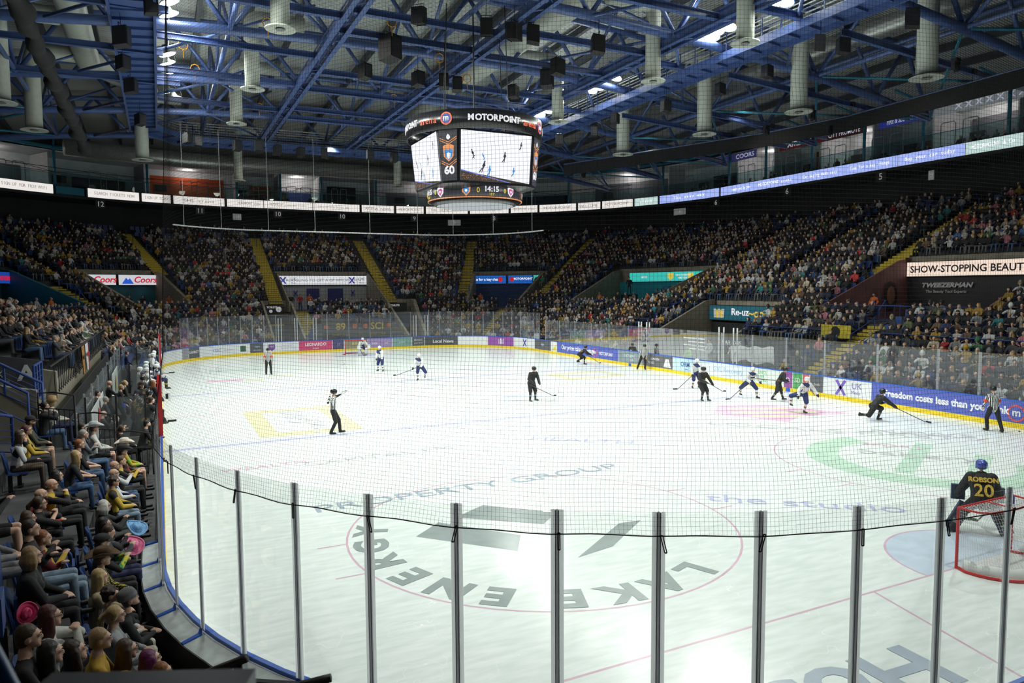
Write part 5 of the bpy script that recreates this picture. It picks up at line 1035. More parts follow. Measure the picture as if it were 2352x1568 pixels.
def pieces(J, bulk=1.0, sleeves=1.0, pants=1.0, fem=0, longtop=.0, fingers=True, kind='fan', head=1.0, shorts=False, neckc='skin'):
    """tapered capsules: (p0, p1, r0, r1, region, side vector, flattening)"""
    P = []; b = bulk; sx = (J['sR']-J['sL']).normalized(); tr = 'top'
    A = lambda p, q, r0, r1, rg, s_=None, fl=1.0: P.append((Vector(p), Vector(q), r0, r1, rg, s_, fl))
    hw = .150+.012*fem
    A(J['hip']-Vector((0, 0, .0)), J['waist'], hw*b, .145*b, tr, sx, .74); A(J['waist'], J['chest'], .145*b, .165*b, tr, sx, .70); A(J['chest'], J['chest'].lerp(J['neck'], .45), .165*b, .125*b, tr, sx, .68)
    A(J['sL'].lerp(J['sR'], .12), J['sL'].lerp(J['sR'], .88), .070*b, .070*b, tr)
    if fem:
        for e in (-.075, .075): c = J['chest']+sx*e+(J['hf']*.095); A(c, c+Vector((0, 0, .01)), .062, .06, tr)
    A(J['neck']-Vector((0, 0, .04)), J['neck']+Vector((0, 0, .05)), .062, .052, neckc); A(J['neck']-Vector((0, 0, .035)), J['neck']-Vector((0, 0, .02)), .075*b, .068*b, tr)
    for s_ in 'LR':
        g = {'fan': .052, 'skater': .070, 'ref': .055}[kind]*b
        A(J['s'+s_], J['e'+s_], g*1.15, g*.95, tr if kind != 'ref' else 'top')
        m = J['e'+s_].lerp(J['w'+s_], sleeves)
        if sleeves > 0: A(J['e'+s_], m, g*.93, g*.68 if kind != 'skater' else g*.8, 'sleeve')
        if sleeves < 1: A(m if sleeves > 0 else J['e'+s_].lerp(J['s'+s_], .35), J['w'+s_], .040, .029, 'skin')
        d = (J['w'+s_]-J['e'+s_]).normalized(); w = J['w'+s_]
        if kind == 'skater': A(w-d*.05, w+d*.04, .060, .066, 'glove'); A(w+d*.05, w+d*.12, .062, .045, 'glove', sx, .8)
        else:
            sg = -1 if s_ == 'L' else 1; n2 = d.cross(Vector((0, 0, 1))); n2 = n2.normalized() if n2.length > .2 else sx
            A(w, w+d*.065, .031, .036, 'skin', n2, .55)
            if fingers:
                pn = J.get('palm'+s_, Vector((0, 0, -1)))
                for k in range(4):
                    o = n2*(k-1.5)*.0185; L = (.036, .044, .040, .032)[k]; a0 = w+d*.070+o; a1 = a0+d*L*.9+pn*.006; a2 = a1+d*L*.6+pn*J.get('curl', .02)
                    A(a0, a1, .0095, .009, 'skin'); A(a1, a2, .009, .0078, 'skin')
                t0 = w+d*.02-n2*sg*.028; A(t0, t0+d*.04-n2*sg*.018, .011, .010, 'skin'); A(t0+d*.04-n2*sg*.018, t0+d*.066-n2*sg*.014, .010, .0085, 'skin')
        th = {'fan': .078, 'skater': .105, 'ref': .085}[kind]*pants; kr = {'fan': .058, 'skater': .072, 'ref': .062}[kind]*pants
        km = J['h'+s_].lerp(J['k'+s_], .78 if shorts else 1)
        A(J['h'+s_], km, th*1.08, th*.85 if (shorts or kind == 'skater') else kr, 'bottom')
        if shorts: A(km, J['k'+s_], .056, .052, 'skin')
        if kind == 'skater':
            k, a = J['k'+s_], J['a'+s_]; A(k+(k-a)*.05, k.lerp(a, .42), .072, .066, 'sock'); A(k.lerp(a, .45), k.lerp(a, .6), .066, .06, 'stripe'); A(k.lerp(a, .63), k.lerp(a, .85), .058, .052, 'sock')
        else: A(J['k'+s_], J['a'+s_], kr*.98 if not shorts else .052, (.046 if kind == 'fan' else .052)*pants if not shorts else .036, 'bottom' if not shorts else 'skin')
        a, t = J['a'+s_], J['t'+s_]
        if kind == 'fan': A(a-Vector((0, .03, .045)), t, .040, .036, 'shoe', Vector((1, 0, 0)), 1); 
        else: A(a+Vector((0, 0, .03)), a-Vector((0, 0, .03)), .052, .045, 'shoe'); A(a-Vector((0, .02, .04)), t, .046, .036, 'shoe')
    if longtop: A(J['hip'], J['hip']-Vector((0, 0, longtop)), hw*b*1.02, hw*b*1.05, tr, sx, .8)
    # head
    h = J['head']; f = J['hf']; u = Vector((0, 0, 1)); u = (u-f*u.dot(f)).normalized(); r = f.cross(u); q = head
    A(h+u*.02-f*.012, h+u*.021-f*.012, .079*q, .079*q, 'skin', r, 1.17); A(h+u*.0+f*.015, h-u*.045+f*.035, .068*q, .048*q, 'skin', r, 1.0); A(h-u*.07+f*.055, h-u*.072+f*.058, .030*q, .028*q, 'skin')
    A(h+u*.012+f*.084, h-u*.016+f*.093, .010*q, .0125*q, 'skin')
    for e in (-1, 1): A(h+r*e*.076+u*.012-f*.006, h+r*e*.078-u*.022-f*.002, .015, .011, 'skin', f, .5); A(h+r*e*.03+u*.022+f*.074, h+r*e*.04+u*.022+f*.07, .016, .014, 'skin')
    return P
def capsule(mb_, p, q, r0, r1, sv=None, fl=1.0, n=10):
    d = q-p; L = d.length
    if L < 1e-5: d = Vector((0, 0, 1e-4)); L = 1e-4
    t = d/L
    if sv is None: sv = t.cross(Vector((0, 0, 1))) if abs(t.z) < .9 else Vector((1, 0, 0))
    a = (sv-t*sv.dot(t)); a = a.normalized() if a.length > 1e-4 else t.orthogonal().normalized(); b = t.cross(a)
    V = []; rings = [(-math.sin(x), math.cos(x), 0) for x in (1.45, .95, .45)]+[(0, 1, 0), (0, 1, 1)]+[(math.sin(x), math.cos(x), 1) for x in (.45, .95, 1.45)]
    for o, c, e in rings:
        r = r1 if e else r0; ce = (q if e else p)+t*o*r
        for j in range(n): an = 2*PI*j/n; V.append(ce+a*math.cos(an)*r*c+b*math.sin(an)*r*c*fl)
    k = len(rings); F = [(i*n+j, i*n+(j+1) % n, (i+1)*n+(j+1) % n, (i+1)*n+j) for i in range(k-1) for j in range(n)]+[tuple(range(n-1, -1, -1)), tuple((k-1)*n+j for j in range(n))]
    mb_.add(V, F)
def fuse(P, vox, regions, name='body', smooth_it=2):
    """join the capsules into one continuous skin and mark each face with the region it belongs to"""
    b = MB()
    for p in P: capsule(b, p[0], p[1], p[2], p[3], p[5], p[6])
    me = bpy.data.meshes.new('tmp'); me.from_pydata(b.v, [], b.f); o = bpy.data.objects.new('tmp', me); COL.objects.link(o)
    m = o.modifiers.new('r', 'REMESH'); m.mode = 'VOXEL'; m.voxel_size = vox; m.adaptivity = 0; m.use_smooth_shade = True
    if smooth_it: m2 = o.modifiers.new('s', 'SMOOTH'); m2.iterations = smooth_it; m2.factor = .5
    dg = bpy.context.evaluated_depsgraph_get(); out = bpy.data.meshes.new_from_object(o.evaluated_get(dg)); bpy.data.objects.remove(o); bpy.data.meshes.remove(me)
    n = len(out.polygons); C = np.empty(n*3, np.float32); out.polygons.foreach_get('center', C); C = C.reshape(-1, 3); best = np.full(n, 1e9); idx = np.zeros(n, np.int32)
    for p in P:
        a = np.array(p[0]); d = np.array(p[1])-a; L2 = max(d@d, 1e-10); t = np.clip((C-a)@d/L2, 0, 1); q = a+t[:, None]*d; v = C-q; r = p[2]+(p[3]-p[2])*t
        if p[6] != 1.0 and p[5] is not None:
            s_ = np.array(p[5]); s_ = s_/np.linalg.norm(s_); tt = d/np.sqrt(L2); bb = np.cross(tt, s_); v = v+np.outer(v@bb, bb)*(1/p[6]-1)
        dd = np.linalg.norm(v, axis=1)-r; k = dd < best; best[k] = dd[k]; idx[k] = regions.get(p[4], 0)
    out.polygons.foreach_set('material_index', idx); out.polygons.foreach_set('use_smooth', [True]*n); out.name = name; out.update(); return out
SKIN = [(.64, .39, .29), (.70, .44, .33), (.56, .32, .23), (.74, .49, .39), (.33, .18, .12)]
HAIRC = {'black': (.012, .010, .010), 'brown': (.06, .032, .018), 'dark brown': (.03, .017, .012), 'blonde': (.42, .29, .13), 'grey': (.30, .29, .28), 'white': (.62, .60, .56), 'ginger': (.26, .09, .03), 'auburn': (.09, .02, .018), 'purple': (.12, .01, .08), 'fair': (.33, .21, .10)}
def cm(pref, c, **k): return mat('%s_%02d_%02d_%02d' % (pref, int(c[0]*99), int(c[1]*99), int(c[2]*99)), c, k.pop('rough', .8), noise=k.pop('noise', .25), nscale=k.pop('nscale', 9), **k)
def headframe(J):
    h = J['head']; f = J['hf'].normalized(); u = Vector((0, 0, 1)); u = (u-f*u.dot(f)).normalized(); r = f.cross(u); return h, f, u, r
def hairmesh(J, style, col, parent, vox=.012):
    h, f, u, r = headframe(J); P = []; A = lambda p, q, a, b_, sv=None, fl=1.0: P.append((p, q, a, b_, 'h', sv, fl))
    if style == 'bald': return None
    A(h+u*.037-f*.022, h+u*.038-f*.020, .084, .084, r, 1.14)
    A(h+u*.0-f*.045, h-u*.03-f*.05, .068, .055)
    if style in ('short', 'curly', 'pony', 'bun'): pass
    if style != 'curly' and style != 'short':
        for e in (-1, 1): A(h+r*e*.06+u*.03, h+r*e*.066-u*.02-f*.02, .03, .026)
    if style == 'curly':
        rr = random.Random(3)
        for k in range(26):
            a, b_ = rr.uniform(0, 2*PI), rr.uniform(-.1, 1.3); v = r*math.cos(a)*math.cos(b_)+f*(math.sin(a)*math.cos(b_)*.9-.25)+u*math.sin(b_); v.normalize(); c = h+u*.03-f*.02+v*.085; A(c, c+v*.005, .026, .022)
    if style == 'bob':
        for k in range(11): a = PI*(-.06+k/10*1.12); v = r*math.cos(a)-f*math.sin(a); A(h+v*.070+u*.03, h+v*.098-u*.05, .034, .038); A(h+v*.098-u*.05, h+v*.085-u*.12, .038, .026)
    if style == 'long':
        for k in range(9): a = PI*(-.02+k/8*1.04); v = r*math.cos(a)-f*math.sin(a); A(h+v*.068+u*.02, h+v*.084-u*.12, .034, .034); A(h+v*.084-u*.12, h+v*.08-f*.05-u*.34, .036, .018)
    if style == 'pony': A(h-f*.10+u*.04, h-f*.16-u*.02, .03, .036); A(h-f*.16-u*.02, h-f*.15-u*.2, .036, .014)
    if style == 'bun': A(h-f*.11+u*.05, h-f*.12+u*.05, .04, .036)
    me = fuse(P, vox, {'h': 0}, 'hair'); me.materials.append(cm('hair', col, rough=.5, bump=.25, nscale=35, noise=.22)); o = bpy.data.objects.new('hair', me); COL.objects.link(o); o.parent = parent; return o
def facebits(J, parent, glasses=False, beard=None):
    h, f, u, r = headframe(J); b = MB()
    M_ = Matrix((r, f, u)).transposed()
    for e in (-1, 1):
        b.ell(h+r*e*.032+u*.016+f*.083, (.012, .005, .006), 8, 6, 0, M_); b.ell(h+r*e*.033+u*.016+f*.088, (.006, .004, .006), 8, 6, 1, M_); b.ell(h+r*e*.033+u*.036+f*.086, (.018, .006, .004), 8, 6, 1, M_)
    b.ell(h-u*.048+f*.081, (.019, .006, .0045), 8, 6, 2, M_)
    if beard: b.ell(h-u*.062+f*.052, (.052, .038, .034), 12, 8, 3, M_)
    b.build('face_features', [cm('eyewhite', (.55, .52, .5)), cm('browdark', (.03, .02, .015)), cm('lips', (.42, .18, .15)), cm('beard', beard or (.05, .03, .02), bump=.4, nscale=80)], parent, True)
    if glasses:
        b = MB()
        for e in (-1, 1): b.tube([h+r*(e*.034+.022*math.cos(a))+u*(.014+.018*math.sin(a))+f*.103 for a in [i*PI/5 for i in range(10)]], .0026, 5, closed=True); b.tube([h+r*e*.056+u*.016+f*.10, h+r*e*.082+u*.016-f*.0], .0028, 5)
        b.tube([h-r*.012+u*.016+f*.104, h+r*.012+u*.016+f*.104], .0026, 5); b.build('glasses', M_black, parent)
def hat(J, kind, col, parent, col2=None):
    h, f, u, r = headframe(J); M_ = Matrix((r, f, u)).transposed(); b = MB(); m = cm('hat', col, nscale=20)
    if kind == 'cap':
        b.lathe([(.103, 0), (.104, .03), (.092, .07), (.055, .095), (.01, .102)], h+u*.045-f*.012, 20, 0, M_ @ Matrix.Diagonal((.9, 1.05, 1)))
        b.add([h+u*.05+r*x*.075+f*(.075+.09*math.sqrt(max(0, 1-x*x)))+u*(-.022*abs(x)-.004) for x in (-1, -.7, -.35, 0, .35, .7, 1)]+[h+u*.055+r*x*.075+f*.07 for x in (1, 0, -1)], [tuple(range(10))])
        b.add([h+u*.045+r*x*.075+f*(.075+.09*math.sqrt(max(0, 1-x*x)))+u*(-.022*abs(x)-.004) for x in (-1, -.7, -.35, 0, .35, .7, 1)]+[h+u*.05+r*x*.075+f*.07 for x in (1, 0, -1)], [tuple(range(9, -1, -1))])
        nm = 'cap'
    elif kind == 'beanie': b.lathe([(.102, -.0), (.108, .01), (.107, .045), (.098, .05), (.10, .07), (.085, .105), (.05, .128), (.01, .135)], h+u*.03-f*.015, 22, 0, M_ @ Matrix.Diagonal((.93, 1.08, 1))); nm = 'beanie'
    elif kind == 'bucket': b.lathe([(.155, -.045), (.105, .03), (.098, .10), (.07, .112), (.01, .112)], h+u*.05-f*.01, 24, 0, M_); nm = 'bucket_hat'
    elif kind == 'helmet':
        b.lathe([(.10, -.055), (.115, -.03), (.122, .02), (.115, .065), (.085, .105), (.04, .122), (.008, .125)], h+u*.03-f*.012, 20, 0, M_ @ Matrix.Diagonal((.92, 1.12, 1))); b.ell(h+u*.055+f*.098, (.07, .02, .012), 10, 6, 0, M_)
        for e in (-1, 1): b.ell(h+r*e*.096+u*.0-f*.005, (.014, .035, .045), 8, 6, 0, M_)
        nm = 'helmet'; m = cm('helmet', col, rough=.3, noise=.05)
    else:
        prof = [(.098, 0), (.104, .02), (.10, .07), (.088, .115), (.06, .125)]; c = h+u*.055-f*.01; n = 28; V = []
        for rr_, z in prof:
            for j in range(n): a = 2*PI*j/n; V.append(c+M_ @ Vector((rr_*math.cos(a)*.92, rr_*math.sin(a)*1.12, z-(.028*max(0, 1-abs(math.cos(a))*2.2) if z > .1 else 0))))
        F = [(i*n+j, i*n+(j+1) % n, (i+1)*n+(j+1) % n, (i+1)*n+j) for i in range(4) for j in range(n)]; k = len(V); V.append(c+u*.092); F += [(4*n+j, 4*n+(j+1) % n, k) for j in range(n)]
        k = len(V)
        for rr_, zz in ((.099, 0), (.15, .004), (.205, .012)):
            for j in range(n): a = 2*PI*j/n; V.append(c+M_ @ Vector((rr_*math.cos(a)*.98, rr_*math.sin(a)*1.1, zz+(.07*(abs(math.cos(a))**2)*((rr_-.099)/.106)**1.3)-.02*((rr_-.099)/.106)*abs(math.sin(a)))))
        F += [(k+i*n+j, k+i*n+(j+1) % n, k+(i+1)*n+(j+1) % n, k+(i+1)*n+j) for i in range(2) for j in range(n)]; b.add(V, F)
        b.tube([c+M_ @ Vector((.101*math.cos(a)*.92, .101*math.sin(a)*1.12, .018)) for a in [2*PI*j/20 for j in range(20)]], .008, 5, 1, closed=True); nm = 'cowboy_hat'
    o = b.build(nm, [m, cm('hatband', col2 or (.02, .02, .02))], parent, True)
    if kind == 'cowboy': md = o.modifiers.new('t', 'SOLIDIFY'); md.thickness = .006
    return o
REG = {'skin': 0, 'top': 1, 'bottom': 2, 'shoe': 3, 'sleeve': 4, 'glove': 5, 'sock': 6, 'stripe': 7}
def person(J, label, top, bottom, skin=0, shoe=(.03, .03, .03), sleeve=None, hair=('short', 'brown'), hatk=None, glasses=False, beard=None, loc=(0, 0, 0), rz=0, group=None, vox=.0115, scale=1.0, topmat=None, sleevemat=None, glove=(.02, .02, .02), sock=(.02, .02, .02), stripe=(.4, .3, .05), bmat=None, face=True, **pk):
    t = empty('person', loc, rz); t.scale = (scale,)*3; tag(t, label, 'person', group)
    me = fuse(pieces(J, **pk), vox, REG, 'body'); sk = SKIN[skin] if isinstance(skin, int) else skin
    for m in (cm('skin', sk, rough=.55, noise=.12, nscale=14), topmat or cm('cloth', top, bump=.15, nscale=14), bmat or cm('cloth', bottom, bump=.15, nscale=14), cm('shoe', shoe, rough=.5), sleevemat or (cm('cloth', sleeve, bump=.15, nscale=14) if sleeve else (topmat or cm('cloth', top))), cm('glove', glove, rough=.5), cm('sock', sock), cm('cloth', stripe)): me.materials.append(m)
    o = bpy.data.objects.new('body', me); COL.objects.link(o); o.parent = t
    if face: facebits(J, t, glasses, beard)
    if hair and not (hatk and hatk[0] == 'helmet'): hairmesh(J, hair[0], HAIRC[hair[1]], t)
    if hatk: hat(J, hatk[0], hatk[1], t, hatk[2] if len(hatk) > 2 else None)
    return t
def stripes(name, a, b_, sc=9, dirn='X', fine=None):
    if name in MATS: return MATS[name]
    m = mat(name, a, .75); nt = m.node_tree; bs = nt.nodes['Principled BSDF']; tc = nt.nodes.new('ShaderNodeTexCoord'); wv = nt.nodes.new('ShaderNodeTexWave'); wv.bands_direction = dirn; wv.inputs['Scale'].default_value = sc; wv.inputs['Distortion'].default_value = .3
    nt.links.new(tc.outputs['Object'], wv.inputs[0]); cr = nt.nodes.new('ShaderNodeValToRGB'); cr.color_ramp.interpolation = 'CONSTANT'; cr.color_ramp.elements[0].color = (*a, 1); cr.color_ramp.elements[1].color = (*b_, 1); cr.color_ramp.elements[1].position = .5
    src = wv.outputs[0]
    if fine:
        w2 = nt.nodes.new('ShaderNodeTexWave'); w2.bands_direction = fine; w2.inputs['Scale'].default_value = sc; nt.links.new(tc.outputs['Object'], w2.inputs[0]); mx = nt.nodes.new('ShaderNodeMath'); mx.operation = 'MULTIPLY'; nt.links.new(wv.outputs[0], mx.inputs[0]); nt.links.new(w2.outputs[0], mx.inputs[1]); src = mx.outputs[0]; cr.color_ramp.elements[1].position = .25
    nt.links.new(src, cr.inputs[0]); nt.links.new(cr.outputs[0], bs.inputs['Base Color']); return m
def patchy(name, a, b_, sc=3, thr=.5):
    if name in MATS: return MATS[name]
    m = mat(name, a, .75); nt = m.node_tree; bs = nt.nodes['Principled BSDF']; tc = nt.nodes.new('ShaderNodeTexCoord'); n = nt.nodes.new('ShaderNodeTexVoronoi'); n.inputs['Scale'].default_value = sc
    nt.links.new(tc.outputs['Object'], n.inputs[0]); cr = nt.nodes.new('ShaderNodeValToRGB'); cr.color_ramp.interpolation = 'CONSTANT'; cr.color_ramp.elements[0].color = (*a, 1); cr.color_ramp.elements[1].color = (*b_, 1); cr.color_ramp.elements[1].position = thr
    sp = nt.nodes.new('ShaderNodeSeparateColor'); nt.links.new(n.outputs['Color'], sp.inputs[0]); nt.links.new(sp.outputs[0], cr.inputs[0]); nt.links.new(cr.outputs[0], bs.inputs['Base Color']); return m
J_PAN = patchy('jersey_black_gold', (.012, .012, .014), (.50, .33, .03), 6, .72); J_WHT = patchy('jersey_white_black', (.55, .55, .55), (.02, .02, .03), 6, .8); J_YEL = patchy('jersey_gold_black', (.50, .33, .03), (.02, .02, .02), 5, .75)
J_REF = stripes('referee_stripes', (.01, .01, .01), (.75, .75, .75), 6.5); J_CHK = stripes('yellow_black_check', (.015, .015, .015), (.52, .45, .05), 12, 'X', 'Z'); J_TART = stripes('brown_tartan', (.035, .022, .016), (.12, .08, .05), 9, 'X', 'Y'); J_GRN = patchy('jersey_green_yellow', (.02, .25, .05), (.55, .5, .04), 9, .55); J_RED = patchy('jersey_red_black', (.35, .02, .02), (.02, .02, .02), 5, .5)
J_LIME = patchy('jersey_lime_gold', (.2, .45, .03), (.5, .33, .03), 7, .5); J_DRK = patchy('jersey_black_orange', (.012, .014, .016), (.16, .08, .015), 7, .9); J_CRE = patchy('jersey_white_navy', (.62, .62, .62), (.03, .04, .12), 5, .8); J_MAR = patchy('jersey_maroon_gold', (.16, .012, .02), (.5, .34, .04), 4, .55)
DEN = (.07, .13, .25); LDEN = (.22, .30, .40); BLK = (.014, .014, .016)

# ---- skaters and officials on the ice (positions on the ice, facing angle)
def blades(t, J, parent_scale=1):
    b = MB()
    for s_ in 'LR': a, q = J['a'+s_], J['t'+s_]; d = Vector((q.x-a.x, q.y-a.y, 0)).normalized(); c = Vector(((a.x+q.x)/2, (a.y+q.y)/2, a.z-.085+.0)); b.bar(c-d*.15+Vector((0, 0, .012)), c+d*.15+Vector((0, 0, .012)), .006, .03); b.bar(c-d*.09+Vector((0, 0, .035)), c+d*.09+Vector((0, 0, .035)), .03, .035)
    b.build('skate_blades', [M_alu], t)
def stick(pts, blade, label, col=BLK, w_=.016):
    t = empty('hockey_stick', pts[0]); tag(t, label, 'hockey stick'); o = Vector(pts[0]); b = MB(); a, c = Vector(pts[0])-o, Vector(pts[1])-o; b.bar(a, c, w_*1.3, w_*1.8); b.build('shaft', cm('stick', col, rough=.5), t)
    b = MB(); q = [c, c+Vector(blade)*.35+Vector((0, 0, -.0)), c+Vector(blade)]; 
    for i in range(2): b.bar(q[i]+Vector((0, 0, .03)), q[i+1]+Vector((0, 0, .035)), .012, .07)
    b.build('blade', M_black, t); return t
def place(p, rz, q): c, s = math.cos(rz), math.sin(rz); return Vector((p[0]+q[0]*c-q[1]*s, p[1]+q[0]*s+q[1]*c, q[2]))
SK = dict(kind='skater', bulk=1.22, pants=1.15, sleeves=1.0, head=1.0)
BJ = dict(top=BLK, bottom=BLK, topmat=J_DRK, sleevemat=J_DRK, sock=(.02, .02, .022), stripe=(.2, .2, .2), glove=BLK, hatk=('helmet', BLK), vox=.016)
WJ = dict(top=(.7, .7, .7), bottom=(.02, .035, .13), topmat=J_CRE, sleevemat=J_CRE, sock=(.7, .7, .7), stripe=(.25, .12, .05), glove=(.03, .03, .04), hatk=('helmet', (.75, .75, .75)), vox=.016)
def skater(x, y, face, label, kw, st=None, z=.03, **sk):
    J = skel(**sk); k = dict(SK); k.update(kw); rz = math.radians(face); t = person(J, label, loc=(x, y, 0), rz=rz, **k); blades(t, J)
    if st: stick([place((x, y), rz, st[0]), place((x, y), rz, st[1])], Vector((math.cos(rz)*st[2][0]-math.sin(rz)*st[2][1], math.sin(rz)*st[2][0]+math.cos(rz)*st[2][1], 0)), 'hockey stick of the '+' '.join(label.split()[:12]), (.05, .05, .05))
    return t
# face angle: 0 looks along +y (away up the rink), 180 towards the camera end, -90 to the right boards
skater(1.54, -3.34, -168, 'player in black jersey gliding upright near centre ice', BJ, ((.30, .2, .85), (-.55, 1.0, .30), (-.1, .1)), hip=(0, -.05, .93), lean=.35, footL=(-.22, 0, 0), footR=(.2, .1, 0), handL=(-.12, .42, .95), handR=(.22, .3, .95), hp=.15)
skater(12.74, 9.96, -120, 'player in black jersey crouching low by far right boards', BJ, ((.1, .3, .75), (-.3, 1.3, .03), (-.25, .1)), hip=(0, -.2, .75), lean=.95, footL=(-.2, -.35, .12), footR=(.15, .15, 0), handL=(-.25, .6, .7), handR=(.25, .55, .75), hp=-.4)
skater(8.9, -7.36, 175, 'player in black jersey turning in front of a white player', BJ, ((.05, .35, 1.0), (-.95, .4, .45), (-.1, .1)), hip=(0, -.05, .9), lean=.35, footL=(-.28, .1, 0), footR=(.02, .0, 0), handL=(-.42, .3, .8), handR=(.1, .4, .98), hy=.5, side=.12)
skater(12.17, -9.14, -128, 'player in black jersey striding right of a white skater', BJ, ((.2, .2, .98), (.5, -1.2, 1.15), (.1, -.2)), hip=(0, -.02, .9), lean=.5, footL=(-.3, .25, 0), footR=(.3, -.35, .08), handL=(-.3, .3, .95), handR=(.15, .35, 1.0), hy=-.6)
skater(11.68, -14.79, -112, 'player in black jersey kneeling into a hard stride on the right', BJ, ((.1, .35, .75), (.75, 1.7, .03), (.28, .05)), hip=(0, -.1, .62), lean=.75, footL=(-.1, .18, 0), footR=(.12, -.75, .22), handL=(-.1, .3, .72), handR=(.35, .62, .62), hp=-.35, kneeR=(0, .3, -1))
skater(-1.52, 12.96, 140, 'player in white jersey coasting right of the far goal', WJ, None, hip=(0, 0, .92), lean=.22, footL=(-.2, .1, 0), footR=(.25, -.1, 0), handL=(-.2, .28, .85), handR=(.15, .35, .9))
skater(-.69, 7.19, 150, 'player in white jersey bending with stick held low ahead', WJ, ((.1, .3, .8), (1.35, .75, .35), (.12, .12)), hip=(0, 0, .85), lean=.4, footL=(-.25, -.25, .1), footR=(.1, .2, 0), handL=(-.1, .4, .85), handR=(.35, .35, .8))
skater(11.62, -7.73, 170, 'player in white jersey reaching with stick to the left', WJ, ((.25, .3, .85), (1.35, .35, .03), (.25, .05)), hip=(0, 0, .82), lean=.5, footL=(-.3, .25, 0), footR=(.3, -.3, .12), handL=(-.42, .3, .85), handR=(.22, .4, .85))
skater(10.58, -12.05, 165, 'player in white jersey on one leg with stick raised behind', WJ, ((-.3, .35, .8), (-.75, -.9, 1.25), (-.1, -.18)), hip=(0, -.05, .85), lean=.5, footL=(.02, .1, 0), footR=(.3, -.5, .25), handL=(-.42, .35, .85), handR=(.42, .25, .8))
skater(11.7, -3.6, 160, 'player in white jersey half hidden behind a black player', WJ, ((.2, .3, .8), (1.3, .75, .03), (.25, .05)), hip=(0, 0, .85), lean=.4, footL=(-.2, 0, 0), footR=(.2, .1, 0), handL=(-.1, .4, .8), handR=(.3, .35, .8))
# goalkeepers
t = skater(.35, 25.2, 180, 'goalkeeper in white with big leg pads at the far goal', dict(WJ, bulk=1.4), ((.35, .35, .7), (.1, .6, .04), (-.3, 0)), hip=(0, -.1, .72), lean=.45, footL=(-.3, 0, 0), footR=(.3, 0, 0), handL=(-.45, .35, .75), handR=(.4, .35, .7))
def pads(t, J, m, m2):
    for s_, sg in (('L', -1), ('R', 1)):
        b = MB(); k, a = J['k'+s_], J['a'+s_]; f = Vector((0, .10, 0)); b.bar(a+f-Vector((0, 0, .03)), k+f+(k-a)*.45, .25, .12, 0, (0, 1, 0)); b.build('leg_pad', m, t)
    for hnd, nm_ in (('wL', 'catching_glove'), ('wR', 'blocker')): b = MB(); b.box(J[hnd]+Vector((0, .09, 0)), (.26, .1, .32)); b.build(nm_, m2, t)
pads(t, skel(hip=(0, -.1, .72), lean=.45, footL=(-.3, 0, 0), footR=(.3, 0, 0), handL=(-.45, .35, .75), handR=(.4, .35, .7)), M_white, M_white)
GK = dict(hip=(0, -.12, .80), lean=.42, footL=(-.52, .05, .0), footR=(.52, .05, .0), handL=(-.36, .34, .80), handR=(.36, .34, .80), hp=-.1, knee=(0, .8, .6))
t = skater(1.38, -25.1, -50, 'goalkeeper in black jersey number 20 crouching before the near goal', dict(BJ, bulk=1.45, topmat=cm('cloth', (.014, .014, .017)), sleevemat=cm('cloth', (.014, .014, .017)), hatk=('helmet', (.05, .08, .35)), vox=.014), ((.46, .38, .8), (.1, .95, .05), (-.35, .02)), **GK); t.scale = (1.06,)*3
JG = skel(**GK); pads(t, JG, cm('pad_dark', (.03, .05, .09), rough=.5), cm('pad_dark', (.03, .05, .09), rough=.5))
gm = mat('gold_numbers', (.62, .42, .06), .5, noise=.25, nscale=20)
for body, z, sz in (('ROBSON', 1.23, .135), ('20', 1.02, .36)): text(body, sz, gm, t, 'lettering', (0, -.335+(z-.8)*.44, z), (PI/2-.42, 0, 0), .004, .006)
b = MB(); h, f, u, r = headframe(JG); b.ell(h+r*.04-f*.09+u*.06, (.04, .04, .06), 10, 8); b.build('helmet_crest', gm, t)
# officials
RF = dict(kind='ref', bulk=1.12, pants=1.2, sleeves=1.0, top=BLK, bottom=BLK, topmat=J_REF, sleevemat=J_REF, hatk=('helmet', BLK), vox=.014, hair=None, shoe=BLK)
def ref(x, y, face, label, band_=False, **sk):
    J = skel(**sk); t = person(J, label, loc=(x, y, 0), rz=math.radians(face), **RF); blades(t, J)
    if band_:
        for s_ in 'LR': b = MB(); m_ = J['s'+s_].lerp(J['e'+s_], .72); d = (J['e'+s_]-J['s'+s_]).normalized(); b.tube([m_-d*.05, m_+d*.05], .078, 14); b.build('orange_armband', cm('band', (.75, .08, .03)), t)
ref(-9.0, -6.79, -104, 'linesman in black and white stripes signalling with raised arms', hip=(0, -.02, .90), lean=.03, footL=(-.16, .22, 0), footR=(.14, -.12, 0), handL=(-.22, .56, 1.66), handR=(.30, -.12, 1.50), elL=(-.4, 0, -1), elR=(.6, -.5, -.9), hy=0)
ref(-8.63, 14.7, 175, 'referee with orange armbands standing at the far left', True, hip=(0, 0, .93), lean=.03, footL=(-.17, 0, 0), footR=(.15, 0, 0), handL=(-.26, .15, .88), handR=(.26, .15, .88))
ref(14.5, 4.93, 150, 'linesman in stripes leaning by the right boards', hip=(0, 0, .91), lean=.06, footL=(-.12, 0, 0), footR=(.42, .1, 0), handL=(-.2, .15, .85), handR=(.3, .12, .85), side=-.15)
ref(13.6, -18.38, -30, 'referee with orange armband at the right boards, seen from behind', True, hip=(0, 0, .9), lean=.12, footL=(-.15, .1, 0), footR=(.2, -.25, 0), handL=(-.2, .3, .9), handR=(.24, .25, .88))
